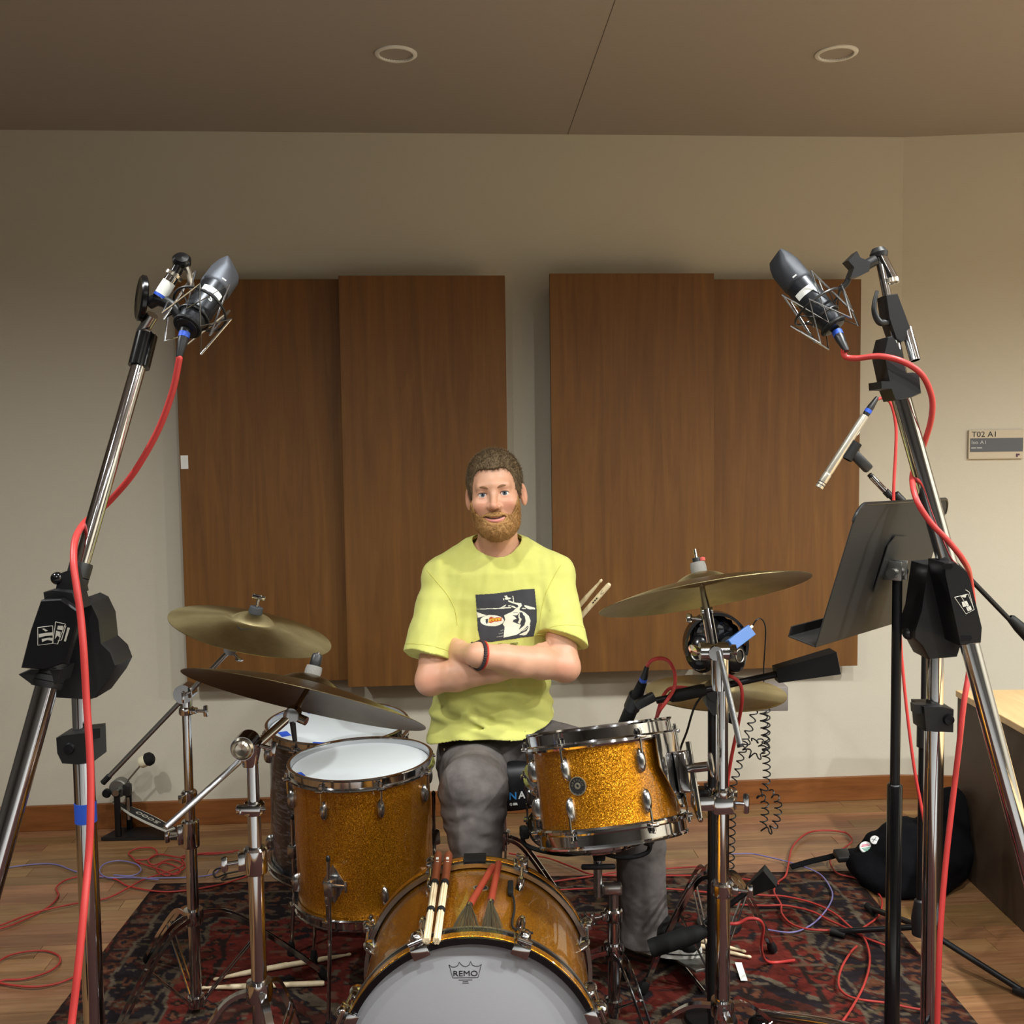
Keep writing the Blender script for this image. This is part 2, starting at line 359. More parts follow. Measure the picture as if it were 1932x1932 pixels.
# ------------------------------------------------------------------ room sign
def sign():
    r = ray(1875, 838); Mi = RW2.inverted(); o = Mi @ V(0, 0, CAMH); d = Mi.to_3x3() @ r
    def hit(x, y):
        r = Mi.to_3x3() @ ray(x, y); k = -o.y / r.y; return o + r * k
    a, b = hit(1826, 812), hit(1928, 865); w = b.x - a.x; h = a.z - b.z; cx, cz = (a.x + b.x) / 2, (a.z + b.z) / 2
    t = thing('room_sign', 'beige room number plaque on the wall at far right', 'sign', RW2 @ V(cx, 0, cz))
    MB().box((cx, -0.006, cz), (w, 0.012, h), RW2, 0.0012).build('plate', 'sign_beige', t, 0)
    MB().box((cx + 0.002, -0.0125, cz - 0.002), (w * 0.965, 0.0016, h * 0.47), RW2).build('name_strip', 'sign_grey', t, 0, label='dark grey name strip')
    Tx = RW2 @ Matrix.Translation((a.x + w * 0.05, -0.0128, cz + h * 0.265)) @ Matrix.Rotation(math.pi / 2, 4, 'X')
    text('lettering', 'T02 A1', h * 0.27, Tx, 'black_ink', t, sx=1.05)
    Tx = RW2 @ Matrix.Translation((a.x + w * 0.045, -0.0138, cz + h * 0.02)) @ Matrix.Rotation(math.pi / 2, 4, 'X')
    text('lettering', 'Iso A1', h * 0.18, Tx, 'sign_light', t, sx=1.1)
    m = MB()
    for k, (x0, x1) in enumerate(((0.045, 0.135), (0.15, 0.245))): m.box((a.x + w * (x0 + x1) / 2, -0.0138, cz - h * 0.115), (w * (x1 - x0), 0.0006, h * 0.03), RW2)
    m.build('small_print', 'sign_light', t, 0)
    m = MB(); m.box((b.x - w * 0.115, -0.0124, cz - h * 0.385), (w * 0.035, 0.001, h * 0.12), RW2); m.box((b.x - w * 0.08, -0.0124, cz - h * 0.36), (w * 0.03, 0.001, h * 0.06), RW2)
    m.build('emblem', 'sign_logo', t, 0)
sign()
# ------------------------------------------------------------------ low console on the right
def console():
    a = F(1806, 1640); z1 = P(1803, 1305, a.y).z; x0 = a.x
    t = thing('low_cabinet', 'low dark brown cabinet with a pale wood top at far right', 'cabinet', (x0 + 0.5, a.y - 0.8, 0))
    y1, y0 = a.y + 0.02, 0.6
    MB().box((x0 + 0.45, (y0 + y1) / 2, z1 / 2 - 0.012), (0.9, y1 - y0, z1 - 0.024), None, 0.002).build('body', 'cabinet_wood', t, 0)
    MB().box((x0 + 0.45, (y0 + y1) / 2, z1 - 0.012), (0.91, y1 - y0 + 0.01, 0.022), None, 0.003).build('top', 'maple', t, 0, label='pale wood top')
console()
# ------------------------------------------------------------------ rug: a woven pattern coloured knot by knot on a fine grid
def make_rug():
    x0, x1 = -1.21, 1.13; y1 = F(960, 1655).y; y0 = y1 - 3.0; ang = R(0.8)
    Wd, Ld = x1 - x0, y1 - y0; step = 0.0062
    nx = int(Wd / step); ny = int(1.45 / step)                 # fine grid for the far part, plain quads nearer
    X, Y = np.meshgrid(np.linspace(0, Wd, nx + 1), np.linspace(0, 1.45, ny + 1), indexing='ij')   # Y: metres from the far edge
    def hsh(i, j, s=0): v = np.sin(i * 127.1 + j * 311.7 + s * 74.7) * 43758.5453; return v - np.floor(v)
    def vn(x, y, s=0):
        i, j = np.floor(x), np.floor(y); fx, fy = x - i, y - j; fx = fx * fx * (3 - 2 * fx); fy = fy * fy * (3 - 2 * fy)
        return (hsh(i, j, s) * (1 - fx) + hsh(i + 1, j, s) * fx) * (1 - fy) + (hsh(i, j + 1, s) * (1 - fx) + hsh(i + 1, j + 1, s) * fx) * fy
    navy, red, brick, rust, cream, dark, olive = [np.array(s2l(c)) for c in ((36, 34, 42), (128, 46, 38), (92, 46, 38), (128, 80, 58), (140, 124, 104), (44, 32, 30), (86, 76, 54))]
    wx = X + 0.030 * (vn(X * 22, Y * 22, 1) - 0.5); wy = Y + 0.030 * (vn(X * 22, Y * 22, 2) - 0.5)
    e = np.minimum(np.minimum(wx, Wd - wx), wy)                 # distance from the nearest edge
    C = np.zeros(X.shape + (3,)); C[:] = red
    def put_(mask, col): C[mask] = col
    u = np.where(e == wy, wx, wy)                               # running coordinate along the border
    # field: red ground with dark medallions edged in cream
    fx, fy = (wx - Wd / 2), wy
    for cx, cy, rr in ((0.0, 1.05, 0.42), (-0.62, 0.85, 0.22), (0.62, 0.85, 0.24), (-0.30, 0.62, 0.13), (0.32, 0.60, 0.14), (0.75, 1.25, 0.2), (-0.8, 1.25, 0.2)):
        q = np.abs(fx - cx) * 0.9 + np.abs(fy - cy); st = np.floor(q / 0.022) * 0.022
        put_(st < rr, navy); put_((st < rr) & (st > rr - 0.03), cream * 0.8); put_((st < rr * 0.72), brick); put_(st < rr * 0.5, dark); put_(st < rr * 0.34, red); put_(st < rr * 0.16, rust)
    sm = hsh(np.floor(wx / 0.06), np.floor(wy / 0.06), 5); q = np.abs((wx / 0.06) % 1 - 0.5) + np.abs((wy / 0.06) % 1 - 0.5)
    put_((e > 0.36) & (sm > 0.72) & (q < 0.40), navy); put_((e > 0.36) & (sm > 0.86) & (q < 0.22), rust); put_((e > 0.36) & (sm < 0.08) & (q < 0.3), cream * 0.7)
    # borders from the edge inwards
    def band(a, b): return (e >= a) & (e < b)
    m = band(0, 0.36); put_(m, dark)
    m = band(0.0, 0.02); put_(m, dark)
    m = band(0.02, 0.085); put_(m, brick); k = (u / 0.075) % 1; put_(m & (np.abs(k - 0.5) + np.abs(e - 0.052) / 0.075 < 0.42), rust); put_(m & (np.abs(k - 0.5) + np.abs(e - 0.052) / 0.075 < 0.2), navy); put_(m & ((k < 0.10) | (k > 0.9)), navy)
    put_(band(0.085, 0.098), cream * 0.75)
    m = band(0.098, 0.27); put_(m, navy)
    k = (u / 0.21) % 1; ee = (e - 0.184) / 0.21
    put_(m & (np.abs(k - 0.5) * 1.0 + np.abs(ee) * 1.1 < 0.34), brick); put_(m & (np.abs(k - 0.5) + np.abs(ee) * 1.1 < 0.24), cream * 0.72); put_(m & (np.abs(k - 0.5) + np.abs(ee) * 1.1 < 0.19), rust); put_(m & (np.abs(k - 0.5) + np.abs(ee) * 1.1 < 0.09), navy)
    put_(m & ((np.abs(((k + 0.5) % 1) - 0.5) < 0.10) & (np.abs(np.abs(ee) - 0.2) < 0.06)), rust); put_(m & ((np.abs(((k + 0.5) % 1) - 0.5) < 0.03)), olive)
    put_(m & (np.abs(np.sin(u * 45) * 0.05 + ee - 0.3) < 0.02), cream * 0.6)
    put_(band(0.27, 0.283), cream * 0.7)
    m = band(0.283, 0.345); put_(m, red); k = (u / 0.055) % 1; put_(m & (np.abs(k - 0.5) + np.abs(e - 0.314) / 0.06 < 0.4), dark); put_(m & (np.abs(k - 0.5) + np.abs(e - 0.314) / 0.06 < 0.18), rust)
    put_(band(0.345, 0.358), dark)
    # wear: streaks along the weft and speckle
    w = vn(X * 9, Y * 70, 3) * 0.6 + vn(X * 60, Y * 160, 4) * 0.4; C *= (0.35 + 0.95 * w)[..., None]
    sp = hsh(np.floor(X / step), np.floor(Y / step), 9); C *= (0.8 + 0.4 * sp)[..., None]
    for sd, th, cc in ((41, 0.86, rust), (42, 0.88, navy), (43, 0.90, cream * 0.7), (44, 0.88, dark)):
        C = np.where((vn(X * 30, Y * 44, sd) > th)[..., None], cc * 0.9, C)
    wv = vn(X * 24, Y * 60, 6); g = (wv > 0.80)[..., None]; C = np.where(g, C * 0.5 + np.array(s2l((130, 112, 92))) * 0.45, C)
    C = C * 0.50 + np.array(s2l((66, 48, 38))) * 0.13
    Z = 0.0026 + 0.0010 * vn(X * 5, Y * 5, 8) + 0.0008 * hsh(np.floor(X / step), np.floor(Y / step), 11)
    Z[0, :] = Z[-1, :] = 0.0005; Z[:, 0] = 0.0005
    co, si = math.cos(ang), math.sin(ang); lx = X - Wd / 2; cx = (x0 + x1) / 2
    vs = np.stack([cx + lx * co + Y * si, y1 + lx * si - Y * co, Z], -1).reshape(-1, 3)
    idx = np.arange((nx + 1) * (ny + 1)).reshape(nx + 1, ny + 1)
    f = np.stack([idx[:-1, :-1], idx[:-1, 1:], idx[1:, 1:], idx[1:, :-1]], -1).reshape(-1, 4)
    me = bpy.data.meshes.new('rug'); me.from_pydata(vs.tolist(), [], f.tolist())
    at = me.color_attributes.new('pattern', 'FLOAT_COLOR', 'POINT'); at.data.foreach_set('color', np.concatenate([C.reshape(-1, 3), np.ones((vs.shape[0], 1))], 1).ravel())
    q = NT('rug_wool'); a = q.n('ShaderNodeVertexColor', layer_name='pattern'); q.l(a.outputs[0], q.b.inputs['Base Color']); q.b.inputs['Roughness'].default_value = 0.95; q.b.inputs['Specular IOR Level'].default_value = 0.1
    q.bump(q.noise(q.coord(), 420, 3, 0.6), 0.6, 0.004)
    o = put('rug', me, 'rug_wool', None, 60, label='worn red and navy patterned rug under the drum kit', cat='rug')
    # the near part, outside the picture
    m2 = MB(); a0 = V(cx - Wd / 2 * co + 1.45 * si, y1 - Wd / 2 * si - 1.45 * co, 0.0021); m2.box((Wd / 2, -0.6, 0.0), (Wd, 1.2, 0.004), Matrix.Translation(a0) @ Matrix.Rotation(ang, 4, 'Z')); m2.build('plain_pile', 'rug_plain', o, 0)
pm('rug_plain', (58, 36, 32), 0.95, spec=0.1, var=0.5, vscale=20)
make_rug()
# ------------------------------------------------------------------ drums
def arc_text(name, chars, r, size, T, mat, parent, a_mid=90, step=18):
    m = MB(); n = len(chars)
    for i, ch in enumerate(chars):
        a = R(a_mid - (i - (n - 1) / 2) * step)
        cu = bpy.data.curves.new('t', 'FONT'); cu.body = ch; cu.size = size; cu.extrude = 0.0002; cu.align_x = 'CENTER'; cu.resolution_u = 2
        t = bpy.data.objects.new('t', cu); COL.objects.link(t); me = bpy.data.meshes.new_from_object(t.evaluated_get(bpy.context.evaluated_depsgraph_get()))
        bpy.data.objects.remove(t); bpy.data.curves.remove(cu)
        X = T @ Matrix.Translation((math.cos(a) * r, math.sin(a) * r, 0)) @ Matrix.Rotation(a - math.pi / 2, 4, 'Z')
        m.add([X @ v.co for v in me.vertices], [tuple(p.vertices) for p in me.polygons]); bpy.data.meshes.remove(me)
    return m.build(name, mat, parent, 0)
def hoop_prof(r, s=1, k=1.0):                                     # die-cast hoop, s=+1 top, -1 bottom
    return [(r + 0.002, 0.006 * s), (r + 0.0025, -0.012 * s), (r + 0.013, -0.013 * s), (r + 0.0165, -0.010 * s), (r + 0.016, -0.006 * s), (r + 0.009, -0.003 * s), (r + 0.009, 0.012 * s), (r + 0.0125, 0.0145 * s), (r + 0.012, 0.017 * s), (r + 0.004, 0.017 * s)]
def lug_mesh(m, T, L=0.05, w=0.0105, d=0.016):            # bullet lug: T at its centre, z along the drum axis, x pointing out
    pr = []
    for i in range(13):
        t = i / 12; z = -L / 2 + L * t; rr = w * (max(0, 1 - (2 * t - 1) ** 2)) ** 0.42; pr.append((max(rr, 1e-4), z))
    return m.lathe(pr, T @ Matrix.Diagonal((d / w, 1, 1, 1)), 16)
def drum(name, label, cat, c, T, r, depth, shell, nl=6, ph=0, lug_in=0.055, head='drum_head', lugL=0.05, hk=1.0, group=None):
    t = thing(name, label, cat, c, group)
    MB().lathe([(r - 0.006, depth / 2), (r, depth / 2 - 0.003), (r, -depth / 2 + 0.003), (r - 0.006, -depth / 2), (r - 0.007, -depth / 2 + 0.01), (r - 0.007, depth / 2 - 0.01)], T, 72, closed=True).build('shell', shell, t)
    for s, nm in ((1, 'top'), (-1, 'bottom')):
        Th = T @ Matrix.Translation((0, 0, s * (depth / 2 + 0.001)))
        MB().lathe([(0.0001, 0.0025 * s), (r - 0.004, 0.0025 * s), (r + 0.001, 0.0), (r + 0.0018, -0.007 * s)], Th, 72).build('batter_head' if s > 0 else 'resonant_head', head, t)
        h = MB(); h.lathe([(a, b * hk) for a, b in hoop_prof(r, s)], Th, 72, closed=True)
        for k in range(nl):
            a = R(ph) + 2 * math.pi * k / nl; X = Th @ Matrix.Rotation(a, 4, 'Z')
            h.box((r + 0.016, 0, -0.0085 * s), (0.020, 0.022, 0.0085), X, 0.003)
        h.build(nm + '_hoop', 'chrome', t)
        for k in range(nl):
            a = R(ph) + 2 * math.pi * k / nl; X = T @ Matrix.Rotation(a, 4, 'Z')
            zc = s * (depth / 2 - lug_in)
            lg = lug_mesh(MB(), X @ Matrix.Translation((r + 0.002, 0, zc)), lugL).build('lug', 'chrome_soft', t)
            m = MB(); p0 = X @ V(r + 0.015, 0, zc + s * lugL * 0.3); p1 = X @ V(r + 0.0165, 0, s * (depth / 2 - 0.002)); m.cyl(p0, p1, 0.0027, n=8)
            m.cyl(X @ V(r + 0.0165, 0, s * (depth / 2 - 0.004)), X @ V(r + 0.0165, 0, s * (depth / 2 + 0.004)), 0.0055, n=10); m.box((r + 0.0165, 0, s * (depth / 2 + 0.006)), (0.006, 0.006, 0.006), X, 0.001)
            m.build('tension_rod', 'chrome', lg)
    return t
def drum_leg(t, T, r, a, zb, ztop, zc, floor_z=0.0, splay=0.02, plate=True):
    # leg rod in a bracket at angle a of a drum with frame T
    X = T @ Matrix.Rotation(a, 4, 'Z'); out = (X.to_3x3() @ V(1, 0, 0)); base = X @ V(r + 0.026, 0, 0)
    lg = MB(); p_top = V(base.x, base.y, ztop); p_bot = V(base.x, base.y, floor_z + 0.0252) + out * splay
    pts = [p_top, V(base.x, base.y, zb - 0.02), V(base.x, base.y, zb - 0.05) + out * splay * 0.15, p_bot]
    lg.tube(cr(pts, 5), 0.0052, 10); L = lg.build('leg', 'chrome', t)
    MB().ball((p_top.x, p_top.y, p_top.z + 0.006), 0.0058, (1, 1, 1.6), None, 12, 8).build('tip', 'black_plastic', L)
    MB().lathe([(0.0001, -0.02), (0.012, -0.02), (0.0125, -0.012), (0.009, 0.012), (0.0065, 0.02), (0.0001, 0.02)], Matrix.Translation(p_bot), 14).build('rubber_foot', 'rubber', L)
    B = MB()
    Y = X @ Matrix.Translation((r, 0, zc - (T @ V(0, 0, 0)).z)) @ Matrix.Rotation(math.pi / 2, 4, 'Y')    # local z = outward, x = down
    B.prism([(-0.05, 0), (0, 0.033), (0.05, 0), (0, -0.033)], 0.004, Y)
    B.box((0, 0, 0.022), (0.04, 0.024, 0.032), Y, 0.005)
    B.cyl(Y @ V(-0.005, 0.012, 0.024), Y @ V(-0.005, 0.04, 0.024), 0.004, n=8); B.box((-0.005, 0.043, 0.024), (0.03, 0.006, 0.01), Y, 0.003)
    B.build('leg_bracket', 'chrome_soft', t)
# gold floor tom
GT = P(684, 1441, 2.60); rT = 0.178; dep = 0.345
gz = GT.z; T = Matrix.Translation((GT.x, GT.y, gz - dep / 2)) @ Matrix.Rotation(R(-1.5), 4, 'Y')
t = drum('floor_tom', 'gold sparkle floor tom standing beside the bass drum', 'drum', (GT.x, GT.y, 0), T, rT, dep, 'gold_sparkle', 8, -112, lug_in=0.062)
for a in (-107, 30, 140): drum_leg(t, T, rT, R(a), gz - dep, gz - dep + (0.165 if a < 0 else 0.22), gz - dep + 0.10)
# blue tape square on the hoop
Tt = T @ Matrix.Rotation(R(-150), 4, 'Z') @ Matrix.Translation((rT - 0.012, 0, dep / 2 + 0.0045))
MB().box((0, 0, 0), (0.02, 0.034, 0.0008), Tt).build('tape_patch', 'blue_tape', None, 0, label='dark blue tape square on the gold floor tom head', cat='tape')
# black floor tom behind
BT_ = P(636, 1370, 3.02); rB = 0.204; dB = 0.40
T2 = Matrix.Translation((BT_.x, BT_.y, BT_.z - dB / 2)) @ Matrix.Rotation(R(1.0), 4, 'Y') @ Matrix.Rotation(R(2), 4, 'X')
t = drum('floor_tom', 'black swirl floor tom with taped head behind the gold one', 'drum', (BT_.x, BT_.y, 0), T2, rB, dB, 'black_oyster', 8, -70, lug_in=0.065)
for a in (-115, 5, 125): drum_leg(t, T2, rB, R(a), BT_.z - dB, BT_.z - dB + 0.19, BT_.z - dB + 0.10)
for a, rr, w, lab in ((-150, 0.166, 0.045, 'blue tape piece at the left edge of the black floor tom head'), (-97, 0.172, 0.05, 'blue tape piece at the front edge of the black floor tom head'), (128, 0.176, 0.03, 'blue tape piece at the back edge of the black floor tom head')):
    X = T2 @ Matrix.Rotation(R(a), 4, 'Z') @ Matrix.Translation((rr, 0, dB / 2 + 0.0044))
    MB().box((0, 0, 0), (0.028, w, 0.0008), X).build('tape_patch', 'blue_tape', None, 0, label=lab, cat='tape', group='blue tape on drum heads')
# rack tom
RC = P(1143, 1475, 2.165); rR = 0.1505; dR = 0.193
Taxis = V(-0.115, 0.30, 1.0).normalized()
T3 = frame(RC, Taxis, V(1, 0, 0))
t = drum('rack_tom', 'gold sparkle rack tom mounted on the right cymbal stand', 'drum', RC, T3, rR, dR, 'gold_sparkle', 6, -125, lug_in=0.056, lugL=0.052, hk=1.4)
# round badge on the shell
def on_shell(T, r, x, y):
    Ti = T.inverted(); o = Ti @ V(0, 0, CAMH); d = Ti.to_3x3() @ ray(x, y); a = d.x ** 2 + d.y ** 2; b = 2 * (o.x * d.x + o.y * d.y); c = o.x ** 2 + o.y ** 2 - r * r
    k = (-b - math.sqrt(max(0, b * b - 4 * a * c))) / (2 * a); p = o + d * k; n = V(p.x, p.y, 0).normalized()
    return T @ frame(p, n, V(0, 0, 1).cross(n))
Bm = on_shell(T3, rR, 1090, 1483)
bd = MB().lathe([(0.0001, 0.0008), (0.0185, 0.0006), (0.0185, -0.002)], Bm, 32).build('badge', 'black_ink', t, label='round black badge')
MB().lathe([(0.0172, 0.0), (0.0172, 0.0018), (0.0192, 0.0018), (0.0192, -0.002)], Bm, 32, closed=True).build('rim', 'badge_ring', bd)
MB().lathe([(0.0025, 0.0), (0.0035, 0.0022), (0.0065, 0.0018), (0.007, 0.0)], Bm, 20).build('vent_grommet', 'badge_ring', bd)
arc_text('lettering', 'GRETSCH', 0.0098, 0.0062, Bm @ Matrix.Translation((0, 0, 0.0012)), 'badge_ring', bd, 90, 27)
arc_text('lettering', 'U.S.A.', 0.0145, 0.005, Bm @ Matrix.Translation((0, 0, 0.0012)), 'badge_ring', bd, -90, 16)
# suspension mount plate on its right side
X = T3 @ Matrix.Rotation(R(-28), 4, 'Z')
pl = MB()
arc = [R(-24 + 48 * k / 12) for k in range(13)]
zt, zb = dR / 2 - 0.008, -dR / 2 + 0.03
vs = []; fs = []
for k, a in enumerate(arc):
    e = abs(k - 6) / 6; lo = zb + 0.10 * max(0, e - 0.25) * 1.2
    for rr in (rR + 0.017, rR + 0.020):
        vs.append(X @ V(rr * math.cos(a), rr * math.sin(a), zt)); vs.append(X @ V(rr * math.cos(a), rr * math.sin(a), lo))
for k in range(12):
    b = k * 4; c_ = b + 4; fs += [(b, c_, c_ + 1, b + 1), (b + 2, b + 3, c_ + 3, c_ + 2), (b, b + 2, c_ + 2, c_), (b + 1, c_ + 1, c_ + 3, b + 3)]
fs += [(0, 1, 3, 2), (48, 50, 51, 49)]
pl.add(vs, fs); pl.build('mount_plate', 'chrome', t)
mb = MB(); mb.box((rR + 0.034, 0, 0.005), (0.028, 0.05, 0.085), X, 0.006); mb.cyl(X @ V(rR + 0.05, 0, -0.085), X @ V(rR + 0.05, 0, 0.065), 0.0062, n=12)
mb.cyl(X @ V(rR + 0.045, 0.0, 0.01), X @ V(rR + 0.085, 0.0, 0.01), 0.010, n=14); br = mb.build('mount_bracket', 'chrome', t)
kb = MB().box((rR + 0.093, 0.0, 0.012), (0.010, 0.016, 0.052), X, 0.006).build('wing_nut', 'chrome', br)
TOM_ARM = X @ V(rR + 0.05, 0, -0.085)
# snare drum behind the rack tom
SN = V(0.19, 2.545, P(1110, 1505, 2.545).z); TS = frame(SN, V(-0.06, -0.02, 1), V(1, 0, 0))
drum('snare_drum', 'chrome rimmed dark snare drum partly hidden behind the rack tom', 'drum', SN, TS, 0.150, 0.13, 'black_oyster', 8, -10, lug_in=0.065, lugL=0.05)
# ------------------------------------------------------------------ bass drum
kF, kB_ = 1.82, 2.20
KC = V(-0.088, kF, 0.284); rK = 0.2395; rH = 0.2515
TK = Matrix(((1, 0, 0, KC.x), (0, 0, -1, 0), (0, 1, 0, KC.z), (0, 0, 0, 1)))     # local z = towards the camera (-Y), x right, y up
t = thing('bass_drum', 'gold sparkle bass drum with white front head', 'drum', (KC.x, 2.01, 0))
MB().lathe([(rK, -kF - 0.03), (rK, -kB_ + 0.03), (rK - 0.008, -kB_ + 0.03), (rK - 0.008, -kF - 0.03)], TK, 96, closed=True).build('shell', 'gold_sparkle', t)
for s, y, nm in ((1, kF, 'front'), (-1, kB_, 'rear')):
    z0 = -y - (0.0 if s > 0 else 0.0)
    hp = [(rH - 0.012, z0), (rH, z0), (rH, z0 - s * 0.040), (rH - 0.010, z0 - s * 0.040), (rH - 0.010, z0 - s * 0.03)]
    ho = MB().lathe(hp, TK, 96, closed=True).build(nm + '_hoop', 'black_gloss', t)
    MB().lathe([(rH + 0.0002, z0 - s * 0.006), (rH + 0.0012, z0 - s * 0.007), (rH + 0.0012, z0 - s * 0.024), (rH + 0.0002, z0 - s * 0.025)], TK, 96).build('inlay', 'gold_sparkle', ho, label='gold sparkle inlay stripe')
    MB().lathe([(rH - 0.008, z0 - s * 0.040), (rH + 0.001, z0 - s * 0.040), (rH + 0.001, z0 - s * 0.047), (rH - 0.008, z0 - s * 0.047)], TK, 96, closed=True).build('counter_rim', 'steel', ho)
hd = MB().lathe([(0.0001, -kF - 0.024), (rK - 0.01, -kF - 0.024), (rK + 0.0005, -kF - 0.030)], TK, 96).build('front_head', 'kick_head', t, label='white front drum head')
MB().lathe([(0.0001, -kB_ + 0.018), (rK - 0.01, -kB_ + 0.018), (rK + 0.0005, -kB_ + 0.024)], TK, 96).build('rear_head', 'kick_head', t)
# crown mark and lettering on the head
lc = P(878, 1832, kF + 0.0238); lx, lz = lc.x - KC.x, lc.z - KC.z; s_ = 0.0306
TL = TK @ Matrix.Translation((lx, lz, -kF - 0.0238))
pts = [(-1.0, 0.42), (-0.78, -0.42), (0.78, -0.42), (1.0, 0.42), (0.83, 0.30), (0.62, 0.30), (0.44, 0.38), (0.33, 0.62), (0.24, 0.38), (0.05, 0.28), (-0.12, 0.32), (-0.27, 0.44), (-0.36, 0.58), (-0.46, 0.36), (-0.64, 0.26), (-0.84, 0.28)]
m = MB(); m.tube([TL @ V(x * s_, y * s_, 0.0003) for x, y in pts], 0.0006, 6, closed=True); m.build('crown_mark', 'black_ink', hd)
text('lettering', 'REMO', 0.0150, TL @ Matrix.Translation((0.0, -0.0098, 0.0002)), 'black_ink', hd, align='CENTER', sx=1.18)
m = MB()
for w, y in ((0.026, -0.0175), (0.010, -0.0205), (0.012, -0.0235)): m.box((0, y, 0.0002), (w, 0.0013, 0.0002), TL)
m.build('small_print', 'black_ink', hd, 0)
# claws, rods and lugs
for k in range(8):
    a = R(67.5 + 45 * k); X = TK @ Matrix.Rotation(a, 4, 'Z')
    for s, y in ((1, kF), (-1, kB_)):
        zf = -y
        cl = MB(); cl.box((rH + 0.002, 0, zf - s * 0.017), (0.006, 0.034, 0.044), X, 0.002); cl.box((rH - 0.007, 0, zf + s * 0.003), (0.022, 0.034, 0.005), X, 0.002)
        cl.box((rH + 0.012, 0, zf - s * 0.030), (0.018, 0.020, 0.016), X, 0.004); cl.ball((rH + 0.014, 0, zf - s * 0.016), 0.0125, (1, 1, 1.2), X, 14, 10)
        c_ = cl.build('claw_hook', 'chrome', t)
        m = MB(); m.cyl(X @ V(rH + 0.014, 0, zf + s * 0.004), X @ V(rK + 0.017, 0, zf - s * 0.105), 0.0035, n=10)
        m.cyl(X @ V(rH + 0.014, -0.014, zf + s * 0.004), X @ V(rH + 0.014, 0.014, zf + s * 0.004), 0.0045, n=10); m.build('tension_rod', 'chrome', c_)
        lug_mesh(MB(), X @ Matrix.Translation((rK + 0.002, 0, zf - s * 0.098)), 0.055, 0.010, 0.022).build('lug', 'chrome', t)
# oval badge on top, spurs, leather damper on the rear hoop
a = R(90 - 3); X = TK @ Matrix.Rotation(a, 4, 'Z') @ Matrix.Translation((rK, 0, -2.06))
bd = MB().lathe([(0.0001, 0.0012), (0.017, 0.001), (0.0175, -0.003)], X @ Matrix.Rotation(math.pi / 2, 4, 'Y') @ Matrix.Diagonal((0.75, 1, 1, 1)), 28).build('badge', 'badge_ring', t)
MB().lathe([(0.008, 0.0016), (0.0135, 0.0014)], X @ Matrix.Rotation(math.pi / 2, 4, 'Y') @ Matrix.Diagonal((0.75, 1, 1, 1)), 28).build('badge_band', 'black_ink', bd)
X = TK @ Matrix.Rotation(R(91), 4, 'Z'); MB().box((rH + 0.003, 0, -kB_ + 0.02), (0.005, 0.05, 0.044), X, 0.002).build('hoop_pad', 'black_matte', t)
for sx, an in ((-1, 205), (1, -25)):
    X = TK @ Matrix.Rotation(R(an), 4, 'Z'); p = X @ V(rK, 0, -2.0); q = V(p.x + sx * 0.10, p.y - 0.07, 0.0172)
    sp = MB().tube([p, p + (q - p) * 0.98], 0.006, 10).build('spur', 'chrome', t); MB().box((rK + 0.012, 0, -2.0), (0.024, 0.05, 0.06), X, 0.006).build('spur_bracket', 'chrome_soft', t)
    MB().lathe([(0.0001, -0.012), (0.010, -0.012), (0.010, 0.01), (0.006, 0.014)], Matrix.Translation(q), 12).build('rubber_tip', 'rubber', sp)
# drum key and lug of a small black clip with its cord on the shell, right of the brushes
def on_kick(x, y): return on_shell(TK, rK, x, y)
m = MB(); A, B = on_kick(966, 1690).translation, on_kick(968, 1755).translation
q = cr([A + V(-0.004, 0, 0.006), A + V(0.003, -0.02, 0.005), (A + B) / 2 + V(0.004, 0, 0.006), B + V(0, 0, 0.005), on_kick(1005, 1765).translation + V(0, 0, 0.005)], 6)
m.tube(q, 0.0024, 6); m.box((A.x - 0.003, A.y + 0.02, A.z + 0.008), (0.012, 0.06, 0.010), None, 0.003)
m.build('clip_cord', 'black_matte', None, label='small black clip cord lying on the bass drum shell', cat='clip')
# ------------------------------------------------------------------ rods and brushes lying on the bass drum
def on_top(x, y, lift):                                    # point on the outer hoop circle above the shell at that pixel
    f = on_shell(TK, rH + lift, x, y); return f.translation
def hotrod(x0, y0, x1, y1, label):
    b = on_shell(TK, rK + 0.018, x1, y1).translation; tt = on_shell(TK, rH + 0.020, x0, y0 + 26).translation; d = (tt - b).normalized(); top = b + d * ((P(x0, y0, tt.y + 0.03) - b).length)
    L = (top - b).length; fr = frame(b, d)
    t = thing('bundle_rod', label, 'drum rod', b, 'bundle rods on the bass drum')
    for i, (ox, oy) in enumerate([(0, 0)] + [(0.0048 * math.cos(R(60 * k)), 0.0048 * math.sin(R(60 * k))) for k in range(6)]):
        MB().cyl(fr @ V(ox, oy, 0), fr @ V(ox, oy, L * 0.70), 0.0024, n=8).build('dowel', 'stick_wood', t)
    MB().lathe([(0.0001, L * 0.62), (0.0078, L * 0.62), (0.0085, L * 0.64), (0.0095, L * 0.97), (0.007, L), (0.0001, L)], fr, 18).build('handle', 'brown_handle', t, label='brown handle')
    MB().lathe([(0.0082, L * 0.595), (0.0088, L * 0.60), (0.0088, L * 0.635), (0.0082, L * 0.64)], fr, 18).build('collar', 'black_matte', t)
    MB().lathe([(0.0078, L * 0.29), (0.0084, L * 0.295), (0.0084, L * 0.325), (0.0078, L * 0.33)], fr, 18).build('band', 'black_matte', t)
    m = MB(); tc = V(0, -1, 0.5); X = frame(fr @ V(0, 0, L * 0.86), tc, d)
    for k in range(4): m.box((-0.012 + k * 0.008, -0.001, 0.0089), (0.005, 0.006, 0.0008), X)
    m.build('print', 'logo_ink', t, 0)
hotrod(826, 1597, 805, 1776, 'left bundle rod with brown handle on the bass drum')
